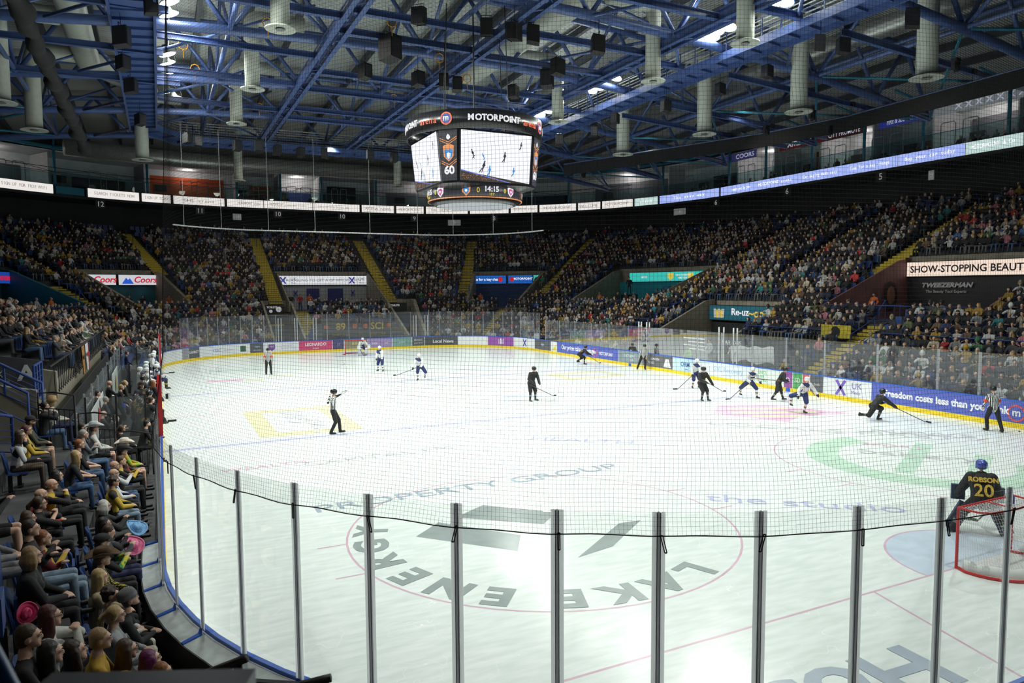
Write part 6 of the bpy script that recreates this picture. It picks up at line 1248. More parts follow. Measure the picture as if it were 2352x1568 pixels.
# ------------------------------------------------------------------ crowd
CR = random.Random(11)
SEATED = [dict(), dict(lean=.18, handL=(-.14, .4, .62), handR=(.14, .4, .62)), dict(lean=-.06, handL=(.12, .24, .86), handR=(-.12, .24, .88)), dict(lean=.3, handL=(-.05, .42, .72), handR=(.06, .42, .72), hp=.1), dict(handL=(-.04, .2, 1.02), handR=(.1, .34, .68)), dict(hy=.5), dict(hy=-.5, lean=.1), dict(lean=.05, handL=(-.2, .3, .62), handR=(.02, .3, 1.0))]
def btemplate(J, vox, style, name, fem=0, dec=None, legs=True):
    P = pieces(J, fem=fem, fingers=False, bulk=1.08, sleeves=.95); h, f, u, r = headframe(J)
    if style != 'bald':
        P.append((h+u*.038-f*.022, h+u*.04-f*.02, .086, .086, 'hair', r, 1.12)); P.append((h-f*.045, h-u*.04-f*.05, .068, .05, 'hair', None, 1.0))
    if style == 'long':
        for e in (-1, 1): P.append((h+r*e*.06-f*.03, h+r*e*.08-f*.04-u*.22, .045, .035, 'hair', None, 1.0))
        P.append((h-f*.07, h-f*.1-u*.24, .06, .05, 'hair', None, 1.0))
    if style == 'hat': P.append((h+u*.07, h+u*.075, .13, .128, 'hat', r, 1.0)); P.append((h+u*.08, h+u*.16, .095, .085, 'hat', r, 1.0))
    me = fuse(P, vox, dict(REG, sleeve=1, hair=4, hat=5), name, 1)
    if dec:
        o = bpy.data.objects.new('tmp', me); COL.objects.link(o); md = o.modifiers.new('d', 'DECIMATE'); md.ratio = dec/len(me.polygons)*.5; dg = bpy.context.evaluated_depsgraph_get(); m2 = bpy.data.meshes.new_from_object(o.evaluated_get(dg)); bpy.data.objects.remove(o); me = m2
    return me
STY = [('short', 0), ('long', 1), ('short', 0), ('bald', 0), ('long', 1), ('short', 0), ('long', 1), ('hat', 0)]
# slots: skin, top, bottom, shoe, hair, hat
def randmat(name, cols, pos):
    m = mat(name, cols[0], .75); nt = m.node_tree; oi = nt.nodes.new('ShaderNodeObjectInfo'); cr = nt.nodes.new('ShaderNodeValToRGB'); cr.color_ramp.interpolation = 'CONSTANT'
    while len(cr.color_ramp.elements) < len(cols): cr.color_ramp.elements.new(.5)
    for e, c, p_ in zip(cr.color_ramp.elements, cols, pos): e.position = p_; e.color = (*c, 1)
    nt.links.new(oi.outputs['Random'], cr.inputs[0]); nt.links.new(cr.outputs[0], nt.nodes['Principled BSDF'].inputs['Base Color']); return m
BM = [cm('skin', SKIN[0], rough=.55, noise=.12, nscale=14), mat('fan_top', (.1, .1, .1), .8, objcol=True, noise=.35, nscale=7), randmat('fan_legs', [BLK, DEN, (.03, .04, .08), (.15, .15, .16)], [0, .4, .65, .85]), cm('shoe', (.05, .05, .05)), randmat('fan_hair', [HAIRC['brown'], HAIRC['black'], HAIRC['fair'], HAIRC['grey'], HAIRC['blonde'], HAIRC['dark brown']], [0, .22, .4, .58, .7, .8]), mat('fan_hat', (.2, .2, .2), .8, objcol=True)]
TOPS = [('black', (.013, .013, .015), 55), ('charcoal', (.05, .05, .055), 12), ('white', (.55, .55, .54), 11), ('mustard', (.36, .22, .03), 6.5), ('navy', (.02, .03, .09), 7), ('grey', (.20, .20, .21), 7), ('brown', (.13, .08, .05), 4), ('red', (.42, .03, .03), 2), ('pink', (.45, .16, .2), 1.2), ('green', (.04, .14, .06), 1.2), ('teal', (.03, .2, .22), .8), ('blue', (.05, .12, .3), 1), ('cream', (.48, .42, .32), 3), ('olive', (.10, .11, .05), 2)]
def picktop():
    x = CR.random()*sum(t[2] for t in TOPS)
    for t in TOPS:
        x -= t[2]
        if x <= 0: return t
    return TOPS[0]
BT = [btemplate(skel(**SEATED[k]), .017, STY[k][0], 'spectator_body', STY[k][1]) for k in range(8)]
for me in BT:
    for m in BM: me.materials.append(m)
CT = [btemplate(skel(**SEATED[k]), .034, STY[k][0], 'crowd_low', STY[k][1], dec=250) for k in range(8)]
# aisle gaps: (s, dmin, dmax, half width)
AIS = [(72.25, 16.4, 30, .9), (75.9, 14, 30, .95), (76.6, 6, 14, .8), (67.4, 9.6, 30, .8), (56.0, 9.6, 30, .8), (52.35, 10, 30, .7), (48.4, 10, 30, .7), (36.9, 10, 30, .8), (28.1, 13.5, 30, .8), (20.0, 13.5, 30, .8), (16.9, 8, 14, .9), (14.2, 0, 8, .95), (65.3, 3, 9.6, .8), (49.9, 0, 10.5, .6), (7.5, 13.5, 30, .8), (81.5, 5, 11, .8), (86, 12, 24, .8), (41, 0, 9, .6), (33, 2, 10, .7), (96, 10, 26, .8), (106, 10, 26, .8)]
def proj(q):
    v = np.array(q)-CP; z = v@_fw; return (1176+FPX*(v@_rt)/z, 784-FPX*(v@_up)/z, z) if z > .5 else (None, None, z)
slots = []
for i in range(NR):
    d = rowd(i)+.40
    s = 0.0
    while s < STOT:
        a = P3(s, d, 0); b_ = P3(s+.5, d, 0); step = .51*.5/max((a-b_).length, .01); s += step
        if s > STOT: break
        q = P3(s, d, 0); z = HGT(s, d); px, py, dep = proj((q.x, q.y, z+1.1))
        if px is None or px < -60 or px > 2412 or py < -50 or py > 1640: continue
        if 116.2 < s < 160: continue                       # near left seats are built one by one below
        if LSTAND[0] < s < LSTAND[1] and d < 3.2: continue
        if 108 < s < 116.2 and d < 7.5: continue
        if 82 < s < 92.2 and d < 2.0: continue
        if 22.6 < s < 31.2 and d < 9.9: continue
        if 15.6 < s < 22.6 and d < 4.6: continue
        if any(a_-.4 < s < b2+.4 and d < 9.8 for a_, b2 in LOV): continue
        if 56.6 < s < 66.1 and d < 4.9: continue
        inup = [1 for a_, b2 in UPV if a_-.3 < s < b2+.3 and 8.1 < d < 16.6]
        if inup and not (9.0 < d < 9.9): continue
        wid = (P3(s, d, 0)-P3(s+1, d, 0)).length
        if any(d0 < d < d1 and abs(s-sa)*wid < hw for sa, d0, d1, hw in AIS): continue
        if LSTAND[0]-.5 < s < LSTAND[0]+.6 and d < 10: continue
        occ = .95 if i < 27 else .55 if i < 30 else .3
        if inup: occ = .35
        if CR.random() > occ: continue
        slots.append((dep, i, s, d, q.x, q.y, z))
slots.sort(); NB = 205
_near = slots[:NB]; PAL = {}
byrow = {}
for rec in _near: byrow.setdefault((rec[1], 'left' if rec[4] < 0 else 'right'), []).append(rec)
for (i, sd_), recs in byrow.items():
    recs.sort(key=lambda r_: r_[2])
    for n_, rec in enumerate(recs):
        dep, _, s, d, x, y, z = rec; k = CR.randrange(8); tp = picktop(); N = NRM(s)
        me = BT[k]; o = bpy.data.objects.new('person', me); COL.objects.link(o); o.location = (x, y, z); o.rotation_euler = (0, 0, math.atan2(-N.y, -N.x)-PI/2+CR.uniform(-.25, .25)); sc = CR.uniform(.93, 1.05); o.scale = (sc, sc, sc)
        c = tp[1]; v = CR.uniform(.75, 1.25); o.color = (c[0]*v, c[1]*v, c[2]*v, 1)
        tag(o, 'seated spectator in %s top, %s seat in the %s row of the %s stand' % (tp[0], ORD(n_+1), ORD(i+1), 'left' if sd_ == 'left' else 'right'), 'person', 'spectators seated in the %s stand' % sd_)
# everyone further away is one mass
def crowd(recs, name, label):
    VV, FF, CC = [], [], []; off = 0; T = []
    for me in CT:
        n = len(me.vertices); a = np.empty(n*3, np.float32); me.vertices.foreach_get('co', a); me.calc_loop_triangles(); m = len(me.loop_triangles); f = np.empty(m*3, np.int32); me.loop_triangles.foreach_get('vertices', f); mi = np.empty(m, np.int32); me.loop_triangles.foreach_get('material_index', mi); T.append((a.reshape(-1, 3), f.reshape(-1, 3), mi))
    hc = [HAIRC[k] for k in ('brown', 'black', 'fair', 'grey', 'blonde', 'dark brown')]; lc = [BLK, DEN, (.03, .04, .08), (.15, .15, .16)]
    for dep, i, s, d, x, y, z in recs:
        a, f, mi = T[CR.randrange(8)]; N = NRM(s); an = math.atan2(-N.y, -N.x)-PI/2+CR.uniform(-.3, .3); sc = CR.uniform(.92, 1.06); c_, s_ = math.cos(an)*sc, math.sin(an)*sc
        v = np.stack([a[:, 0]*c_-a[:, 1]*s_+x, a[:, 0]*s_+a[:, 1]*c_+y, a[:, 2]*sc+z], 1); VV.append(v); FF.append(f+off); off += len(a)
        tp = np.array(picktop()[1])*CR.uniform(.7, 1.3); pal = np.array([SKIN[CR.randrange(4)], tp, lc[CR.randrange(4)], (.04, .04, .04), hc[CR.randrange(6)], (.3, .25, .15) if CR.random() < .5 else (.03, .03, .03)]); CC.append(pal[mi])
    V, F, C = np.concatenate(VV), np.concatenate(FF), np.concatenate(CC)
    m = bpy.data.materials.new(name+'_cloth'); m.use_nodes = True; nt = m.node_tree; at_ = nt.nodes.new('ShaderNodeAttribute'); at_.attribute_name = 'col'; nt.links.new(at_.outputs['Color'], nt.nodes['Principled BSDF'].inputs['Base Color']); nt.nodes['Principled BSDF'].inputs['Roughness'].default_value = .75
    o = fastmesh(name, V, F, [m]); at2 = o.data.attributes.new('col', 'FLOAT_COLOR', 'FACE'); at2.data.foreach_set('color', np.concatenate([C, np.ones((len(C), 1))], 1).astype(np.float32).ravel())
    return tag(o, label, 'crowd', kind='stuff')
crowd(slots[NB:], 'crowd', 'thousands of distant seated spectators filling the stands round the rink')
# a few people standing in the upper entrances
SJ = skel(hip=(0, 0, .92), footL=(-.14, 0, 0), footR=(.14, .05, 0), handL=(-.2, .2, .95), handR=(.2, .25, .98)); SM = btemplate(SJ, .02, 'short', 'standing_body')
for m in BM: SM.materials.append(m)
for k, (s, d, tn) in enumerate([(63.4, 13.5, 'orange'), (66.0, 9.2, 'black'), (64.9, 10.5, 'red'), (51.6, 12, 'orange'), (51.9, 12.6, 'black'), (45.0, 10.2, 'orange'), (44.2, 11, 'black'), (43.7, 12, 'grey'), (41.9, 9.0, 'black'), (39.3, 9.6, 'orange'), (39.9, 10, 'white'), (18.0, 11.5, 'orange'), (72.6, 12, 'orange'), (74.0, 12.5, 'black'), (73.4, 13.0, 'black'), (80.5, 10, 'black'), (78.6, 9.4, 'orange'), (79.6, 9.2, 'white'), (23.9, 1.3, 'lime'), (22.0, 1.4, 'white'), (21.2, 1.5, 'grey'), (19.9, 1.4, 'white'), (20.6, 1.3, 'black')]):
    c = {'orange': (.75, .16, .02), 'black': (.012, .012, .014), 'red': (.5, .03, .03), 'grey': (.2, .2, .22), 'white': (.55, .55, .55), 'lime': (.15, .55, .05)}[tn]
    o = bpy.data.objects.new('person', SM); COL.objects.link(o); N = NRM(s); q = P3(s, d, HGT(s, d)); o.location = q; o.rotation_euler = (0, 0, math.atan2(-N.y, -N.x)-PI/2); o.color = (*c, 1)
    tag(o, 'person in %s top standing at the bowl edge or an entrance, %s from the right' % (tn, ORD(1+sum(1 for v in [63.4, 66.0, 64.9, 51.6, 51.9, 45.0, 44.2, 43.7, 41.9, 39.3, 39.9, 18.0, 72.6, 74.0, 73.4, 80.5, 78.6, 79.6, 23.9, 22.0, 21.2, 19.9, 20.6] if v < s))), 'person')
q = P3(44.2, 12.5, 3.4); b = MB(); b.box((q.x, q.y, 4.15), (1.2, 1.2, 1.5)); tag(b.build('camera_platform', M_black), 'black platform in the cyan entrance, a person in black standing on it', 'platform')
o = bpy.data.objects.new('person', SM); COL.objects.link(o); o.location = (q.x, q.y, 4.9); o.rotation_euler = (0, 0, 2.4); o.color = (.012, .012, .014, 1); tag(o, 'person in black standing high before the teal sign', 'person')
# gallery guests
gs = []
for k in range(150):
    s = CR.uniform(12, 46) if k < 120 else CR.uniform(50, 75); d = CR.choice([23.8, 24.9, 25.6]); q = P3(s, d, 0); gs.append((99, 0, s, d, q.x, q.y, 15.0 if k % 2 else 15.35))
crowd(gs, 'gallery_guests', 'distant guests sitting and standing in the suites above the ribbon')
# far seats as one mass
A_ = MB()
for i in range(NR):
    d = rowd(i)+.52
    s = 0.0
    while s < STOT-.3:
        a = P3(s, d, 0); b_ = P3(s+.5, d, 0); s += .53*.5/max((a-b_).length, .01); q = P3(s, d, 0); z = HGT(s, d); px, py, dep = proj((q.x, q.y, z+.8))
        if px is None or px < -60 or px > 2412 or py < 0 or py > 1640 or 116.2 < s < 160 or (LSTAND[0] < s < LSTAND[1] and d < 3.2) or (108 < s < 116.2 and d < 7.5) or (s < 31.2 and s > 22.6 and d < 9.9) or (15.6 < s < 22.6 and d < 4.6) or (56.4 < s < 65.2 and d < 4.9): continue
        wid = (P3(s, d, 0)-P3(s+1, d, 0)).length
        if any(d0 < d < d1 and abs(s-sa)*wid < hw for sa, d0, d1, hw in AIS) or any(a_-.3 < s < b2+.3 and 8.1 < d < 16.6 for a_, b2 in UPV) or any(a_-.4 < s < b2+.4 and d < 9.8 for a_, b2 in LOV): continue
        N = NRM(s); Tn = Vector((-N.y, N.x, 0)); c = Vector((q.x, q.y, z)); V = []
        for dn, zz, h_ in ((.20, .42, .2), (.22, .84, .2), (-.18, .40, .2)): V += [c+N*dn+Tn*h_+Vector((0, 0, zz)), c+N*dn-Tn*h_+Vector((0, 0, zz))]
        A_.add(V, [(0, 1, 3, 2), (0, 1, 5, 4)])
tag(A_.build('stadium_seats', M_seat), 'rows of blue folding seats mostly hidden by the crowd', 'seats', kind='stuff')
# ------------------------------------------------------------------ players' benches on the left
BF = .25
mb = MB(); band(mb, 93.2, 114.2, [(.4, .0), (2.2, .0), (2.2, BF), (.4, BF)], 1); tag(mb.build('bench_platform', M_deck), 'grey floor platform under the player benches', 'platform')
for k, (s0, s1, nm) in enumerate([(94.0, 103.0, 'visitor'), (104.5, 113.8, 'home')]):
    t = empty('players_bench'); tag(t, 'long dark %s team bench by the left boards' % nm, 'bench'); b = MB(); band(b, s0, s1, [(1.0, BF+.38), (1.35, BF+.38), (1.35, BF+.45), (1.0, BF+.45)], 1); b.build('bench_seat', M_rail, t)
    for i in range(6): b = MB(); q = P3(s0+(s1-s0)*i/5, 1.18, BF+.19); b.box(q, (.3, .06, .38)); b.build('leg', M_black, t)
b = MB(); band(b, 93.2, 114.2, [(2.0, BF), (2.06, BF), (2.06, 1.25), (2.0, 1.25)], 1); t = tag(b.build('bench_back_wall', mat('bench_wall', (.10, .11, .13), .5, noise=.2)), 'low dark wall behind the player benches', 'wall panel')
for k in range(9):
    s = 93.4+k*2.6; b = MB(); band(b, s+.03, s+2.5, [(2.02, 1.25), (2.035, 1.25), (2.035, 2.5), (2.02, 2.5)], 1); b.build('glass_pane', M_cglass, t); b = MB(); b.bar(P3(s, 2.03, 1.2), P3(s, 2.03, 2.55), .05, .05); b.build('post', M_alu, t)
# divider and end glass between benches
for s, dd, lab in ((103.8, 'between the two benches', 0), (114.3, 'at the near end of the home bench', 1), (93.1, 'at the far end of the visitor bench', 0)):
    t = empty('bench_divider'); tag(t, 'clear glass divider '+dd, 'glass divider'); b = MB(); b.bar(P3(s, .45, 1.75), P3(s, 2.0, 1.75), .012, 1.3, 0); b.build('glass_pane', M_cglass, t); b = MB(); b.bar(P3(s, .4, .6), P3(s, 2.0, .6), .06, 1.1); b.build('lower_panel', M_grey, t)
    for d in (.42, 1.2, 2.0): b = MB(); b.bar(P3(s, d, BF), P3(s, d, 2.45), .05, .05); b.build('post', M_black, t)
# white and blue team banners on the back wall
for s0, s1, c, lb_ in ((98.8, 103, (.5, .52, .5), 'white banner with blue and gold markings behind the visitor bench'), (108.6, 113.6, (.62, .62, .62), 'white banner with a red emblem behind the home bench')):
    b = MB(); band(b, s0, s1, [(1.9, .7), (1.93, .7), (1.93, 1.9), (1.9, 1.9)], 1); t = tag(b.build('team_banner', mat('tb_%d' % int(s0), c, .7, noise=.1)), lb_, 'banner'); disc((s0+s1)/2, 1.3, .4, cm('emb', (.6, .05, .05) if s0 > 105 else (.5, .35, .03)), t, 1.86)
# folded telescopic seating in front of the raised left stand, black panel painted as the shaded gap, and slab edge
t = empty('folded_seating'); tag(t, 'dark folded telescopic seating unit along the raised left stand', 'folded seating')
b = MB(); band(b, LSTAND[0]+1, 113.5, [(2.15, .02), (2.62, .02), (2.62, 1.55), (2.15, 1.55)], 1); b.build('seat_stack', mat('stack_dark', (.03, .035, .045), .5, noise=.3, nscale=6), t)
for k in range(38): b = MB(); q = P3(LSTAND[0]+1.4+k*.55, 2.3, 1.58); b.bar(q+Vector((0, -.2, 0)), q+Vector((0, .2, 0)), .2, .07); b.ell(q+Vector((-.12, 0, .05)), (.05, .05, .03), 8, 5); b.build('folded_seat', mat('fold_blue', (.05, .07, .12), .35), t, True)
b = MB(); band(b, LSTAND[0], LSTAND[1], [(2.66, .02), (2.70, .02), (2.70, 2.05), (2.66, 2.05)], 1); tag(b.build('void_shade_panel', MATS['dark_wall']), 'black panel painting the shade under the raised left stand', 'panel')  # black sheet stands in for the shade below the slab
t = empty('stand_front_rail'); tag(t, 'black upright bar railing along the front of the raised left stand', 'guard rail')
b = MB(); b.tube([P3(LSTAND[0]+.3, 2.78, 3.45), P3(114.8, 2.78, 3.45)], .03, 6); b.tube([P3(LSTAND[0]+.3, 2.78, 2.58), P3(114.8, 2.78, 2.58)], .02, 6); b.build('rail_frame', M_black, t)
for k in range(44): s = LSTAND[0]+.4+k*.50; b = MB(); b.bar(P3(s, 2.78, 2.5), P3(s, 2.78, 3.45), .022, .022); b.build('bar', M_black, t)
for s0, s1, c, c2, lb_ in ((105.0, 106.0, (.42, .19, .04), (.03, .02, .02), 'orange team flag hung on the left rail'), (103.4, 104.5, (.65, .65, .65), (.5, .03, .04), 'white flag with red cross hung on the left rail')):
    b = MB(); n = 10; V = []
    for i in range(n+1): s = s0+(s1-s0)*i/n; V += [tuple(P3(s, 2.72+.03*math.sin(i*1.7), 2.3)), tuple(P3(s, 2.74, 3.4))]
    b.add(V, [(2*i, 2*i+1, 2*i+3, 2*i+2) for i in range(n)]); o = b.build('hanging_flag', cm('flag', c), None); md = o.modifiers.new('t', 'SOLIDIFY'); md.thickness = .01; tag(o, lb_, 'flag')
    b = MB(); m_ = (s0+s1)/2; b.bar(P3(m_, 2.68, 2.32), P3(m_, 2.68, 3.38), .012, .14, 0, (0, 1, 0)); b.bar(P3(s0+.1, 2.68, 2.95), P3(s1-.1, 2.68, 2.95), .012, .14); b.build('flag_cross', cm('flagx', c2), o)
# concrete stair walls with the arrow sign, blue rails
t = empty('stair_entrance'); tag(t, 'concrete stair entrance walls at left with a grey arrow sign', 'entrance')
for a, c, h0, h1 in ((P3(116.4, 2.9, 1.2), P3(116.4, 8.5, 1.2), 2.0, 3.6), (P3(113.6, 2.75, 2.4), P3(113.6, 7.8, 2.4), 1.0, 2.9)):
    b = MB(); w_ = .12; V = []
    for e in (-w_, w_): V += [a+Vector((0, e, 0)), c+Vector((0, e, 0)), c+Vector((0, e, h1)), a+(c-a)*.25+Vector((0, e, h0+.1)), a+Vector((0, e, h0-.2))]
    b.add(V, [(0, 1, 2, 3, 4), (9, 8, 7, 6, 5)]+[(i, 5+i, 5+(i+1) % 5, (i+1) % 5) for i in range(5)]); b.build('concrete_wall', M_conc, t)
b = MB(); q0, q1 = P3(113.75, 3.2, 3.15), P3(113.75, 4.9, 3.45); b.bar(q0, q1, .06, .85); sg = b.build('arrow_sign', mat('sign_slate', (.09, .09, .10), .5), t)
o = text('A', .62, M_white, sg, ext=.01, bold=.02); o.matrix_world = Matrix(((-1, 0, 0), (0, 0, -1), (0, 1, 0))).transposed().to_4x4() if False else Matrix.Rotation(PI/2, 4, 'X'); o.matrix_world.translation = Vector((q0.x-.28, q0.y-.06, 3.2))
o = text('BLOCK', .3, M_white, sg, ext=.01, bold=.0); o.matrix_world = Matrix.Rotation(PI/2, 4, 'X'); o.matrix_world.translation = Vector((q0.x-1.3, q0.y-.06, 3.2))
for k, (a, c, h, nb) in enumerate([((-18.1, -14.6, 1.7), (-19.4, -19.6, 3.0), 1.0, 6), ((-17.9, -13.6, 2.2), (-21.5, -13.3, 4.5), .9, 0), ((-18.0, -11.8, 2.5), (-18.0, -10.4, 2.5), 1.1, 3), ((-17.75, -12.4, 2.3), (-20.2, -12.2, 3.8), .9, 3)]):
    t = empty('blue_stair_rail'); tag(t, 'blue tube stair railing by the left concrete walls, %s from the camera' % ORD(k+1), 'guard rail'); a, c = Vector(a), Vector(c); u = Vector((0, 0, h)); b = MB(); b.tube([a, a+u, c+u, c], .035, 8); b.tube([a+u*.15, c+u*.15], .02, 6); b.build('rail_frame', M_bluerail, t)
    for i in range(1, nb): q = a.lerp(c, i/nb); b = MB(); b.tube([q+u*.15, q+u], .03, 6); b.build('post', M_bluerail, t)
    if nb:
        for z in (.35, .5, .65, .8): b = MB(); b.tube([a+u*z, c+u*z], .008, 4); b.build('wire', M_bluerail, t)
# black guard rails beside the near seats
for k, (pts, lab) in enumerate([([(86, 903), (170, 908)], 'upper'), ([(180, 950), (262, 953)], 'middle'), ([(264, 993), (349, 995)], 'lower')]):
    zt_ = (2.95, 2.45, 2.0)[k]; a, c = at(*pts[0], zt_), at(*pts[1], zt_); t = empty('black_guard_rail'); tag(t, 'black steel guard rail above the home bench corner, %s of three' % lab, 'guard rail'); h = 1.05
    b = MB(); m_ = a.lerp(c, .45)+Vector((0, 0, .05)); b.tube([a-Vector((0, 0, h)), a, m_, c, c-Vector((0, 0, h))], .022, 8); b.tube([a-Vector((0, 0, .38)), c-Vector((0, 0, .38))], .015, 6); b.build('rail_frame', M_black, t)
    for i in range(1, 7): q = a.lerp(c, i/7); b = MB(); b.tube([q-Vector((0, 0, h)), q-Vector((0, 0, .38))], .011, 5); b.build('bar', M_black, t)
# bench people
def bp(px, py, z, label, seated, **k):
    sk = k.pop('sk', {}); q = k.pop('pos', None) or at(px, py, z); J = skel(**(dict(SEATED[CR.randrange(7)], **sk) if seated else dict(dict(hip=(0, 0, .92), footL=(-.14, 0, 0), footR=(.14, .05, 0), handL=(-.2, .2, .95), handR=(.2, .25, .98)), **sk)))
    rz = k.pop('rz', -80); fl = z-J['head'].z; return person(J, label, loc=(q.x, q.y, fl), rz=math.radians(rz), vox=.016, **k), J
SZ = 1.25+BF+.15
for k, (px, py) in enumerate([(351, 811), (344, 818), (327, 836), (333, 843), (319, 849), (335, 851), (358, 842), (372, 811)]):
    bp(px, py, SZ+(.35 if k in (0, 7) else 0), 'visiting player in white jersey and helmet on the bench, %s' % ['farthest back', 'second farthest', 'third', 'fourth', 'nearest at left', 'nearest at right', 'leaning with dark collar', 'at the boards'][k], k not in (0, 7), pos=Vector((-15.55, 9.6, 0)) if k == 7 else None, sk=dict(lean=.35) if k == 7 else {}, kind='skater', bulk=1.2, top=(.7, .7, .7), bottom=(.03, .04, .14), topmat=J_CRE if k % 3 == 0 else cm('cloth', (.66, .66, .66)), hatk=('helmet', (.78, .78, .78)), hair=None)
for k, (px, py) in enumerate([(319, 872), (324, 885), (349, 880), (309, 914), (318, 923), (325, 932), (340, 905), (381, 892)]):
    bp(px, py, SZ+(.4 if k in (1, 2, 7) else .1), 'home player in black jersey on the bench, %s' % ['in black helmet farthest back', 'in dark cap facing the camera', 'with long hair and gold number 2', 'crouched left', 'crouched middle', 'crouched nearest', 'behind the water bottles', 'leaning out over the boards'][k], k not in (1, 2, 7), pos=Vector((-15.5, -8.9, 0)) if k == 7 else None, sk=dict(lean=.45, handR=(.2, .55, .9)) if k == 7 else {}, kind='skater', bulk=1.2, top=BLK, bottom=BLK, topmat=J_DRK, hatk=None if k in (2, 7) else ('cap' if k == 1 else 'helmet', BLK), hair=('long', 'ginger') if k == 2 else ('short', 'dark brown'), rz=-60 if k != 1 else -150)
SUIT = (.013, .013, .017)
bp(248, 880, 2.1, 'bald coach in dark suit standing behind the home bench with a clipboard', False, top=SUIT, bottom=SUIT, hair=None, sk=dict(handL=(-.1, .4, 1.15), handR=(.15, .42, 1.15)))
bp(220, 904, 2.05, 'dark haired coach in black suit and blue tie behind the bench', False, top=SUIT, bottom=SUIT, hair=('short', 'dark brown'))
bp(239, 918, 1.8, 'grey haired man in black beside the suited coach', False, top=SUIT, bottom=SUIT, hair=('short', 'grey'))
bp(275, 890, 1.95, 'fair short haired staff member in black on the home bench', False, top=SUIT, bottom=SUIT, hair=('short', 'fair'))
bp(284, 880, 1.95, 'blonde tied back hair staff member in black on the bench', False, top=SUIT, bottom=SUIT, hair=('bun', 'blonde'))
bp(289, 811, 2.1, 'visiting coach in navy suit standing on the bench', False, top=(.02, .03, .10), bottom=(.02, .025, .08), hair=('short', 'brown'))
bp(328, 860, 1.7, 'visiting staff member in navy cap among the players', True, top=(.6, .6, .6), bottom=BLK, hatk=('cap', (.03, .04, .12)))
bp(266, 961, 1.7, 'dark haired person behind the scratched bench glass', True, top=SUIT, bottom=BLK, hair=('short', 'dark brown'))
bp(321, 975, 1.7, 'bearded man in black behind the scratched bench glass', True, top=SUIT, bottom=BLK, hair=('short', 'black'), beard=(.02, .015, .01))
bp(275, 985, 1.6, 'woman with brown hair and black top behind the bench glass', True, top=SUIT, bottom=BLK, hair=('pony', 'brown'))
bp(238, 950, 1.7, 'man with shaved head behind the low bench glass', True, top=SUIT, bottom=BLK, hair=None)
q = at(258, 908, 1.45); b = MB(); b.box(q, (.34, .26, .01)); tag(b.build('clipboard', M_white), 'white clipboard held by the bald coach', 'clipboard')
for k, (px, py) in enumerate([(330, 915), (344, 925), (362, 905), (370, 880), (357, 940), (349, 860)]):
    q = at(px, py, 1.35); stick([q+Vector((0, 0, .55)), q+Vector((.05, .1, -.75))], (0, .1, 0), 'upright hockey stick on the team bench, %s from the left' % ORD([1, 2, 5, 6, 4, 3][k]), (.45, .45, .45) if k % 2 else BLK)
for px, py, nm in ((388, 857, 'white tipped'), (385, 969, 'black')): q = at(px, py, 1.12); stick([q+Vector((-.7, 0, .05)), q], (.28, .03, .0), '%s stick end poking over the left boards' % nm, BLK)
q = at(389, 910, 1.0); t = empty('goalkeeper_blocker', q); tag(t, 'white and black goalkeeper blocker hanging over the left boards', 'glove'); b = MB(); b.box((0, 0, 0), (.09, .3, .38)); b.build('pad_face', M_white, t); b = MB(); b.tube([(-.08, 0, -.1), (-.08, 0, .12)], .07, 10); b.build('palm', M_black, t)
for k, (px, py) in enumerate([(280, 928), (283, 934), (287, 938)]): q = at(px, py, 1.25); b = MB(); b.lathe([(.035, 0), (.035, .15), (.012, .19)], n=10); tag(b.build('water_bottle', mat('blue_bottle'), loc=q), 'blue and white bottle on the home bench, %s from the left' % ORD(k+1), 'bottle')

# ------------------------------------------------------------------ near left spectators, one by one
def rowz(r): return (.61, 1.02, 1.40, 1.80, 2.2)[r]
LAP = dict(handL=(-.08, .34, .68), handR=(.08, .35, .68)); CROSS = dict(handL=(.13, .22, .86), handR=(-.13, .24, .88), lean=-.03); CLAP = dict(handL=(-.035, .26, 1.02), handR=(.05, .27, 1.02)); CHIN = dict(handL=(-.09, .16, 1.13), handR=(.1, .34, .68), lean=.12); HOLD = dict(handL=(-.1, .36, .92), handR=(.1, .36, .94)); FWD = dict(lean=.35, handL=(-.06, .45, .70), handR=(.06, .46, .70), hp=-.15)
SEATPOS = []
def fan(px, py, row, label, top, bottom, pose=LAP, hy=0, rz=-84, dz=0, **k):
    sk = dict(pose); sk.update(k.pop('sk', {})); sk['hy'] = math.radians(hy); J = skel(**sk); fl = rowz(row)+dz; q = at(px, py, fl+J['head'].z); r = math.radians(rz); hd = place((0, 0), r, (J['head'].x, J['head'].y, 0))
    x, y = q.x-hd.x, q.y-hd.y; SEATPOS.append((x, y, fl, r)); return person(J, label, top, bottom, loc=(x, y, fl), rz=r, **k), J
W_, G_ = (.60, .60, .58), (.22, .22, .23)
fan(104, 933, 2, 'woman with black bun, black top and jeans by the black rail', (.012, .011, .011), DEN, CLAP, hair=('bun', 'black'), fem=1, bulk=1.2)
fan(121, 921, 2, 'person in tan bucket hat and white top by the rail', (.6, .58, .5), (.02, .03, .08), LAP, hatk=('bucket', (.42, .26, .12)), fem=1, hair=('bob', 'blonde'))
fan(71, 968, 2, 'bearded man in black cap and olive shirt', (.07, .07, .045), (.2, .19, .15), LAP, hatk=('cap', BLK), glasses=True, beard=(.10, .05, .03), shorts=True)
fan(62, 988, 2, 'young person with glasses in black and gold jersey', BLK, BLK, LAP, topmat=J_YEL, glasses=True, hair=('pony', 'auburn'))
fan(47, 1000, 2, 'long haired woman in white and gold jersey, hand to cheek', W_, BLK, CHIN, topmat=J_WHT, sleevemat=J_PAN, bmat=J_TART, hair=('long', 'brown'), fem=1)
fan(217, 983, 1, 'person in silver cowboy hat and white top', W_, BLK, LAP, hatk=('cowboy', (.45, .46, .48)), glasses=True, shorts=True)
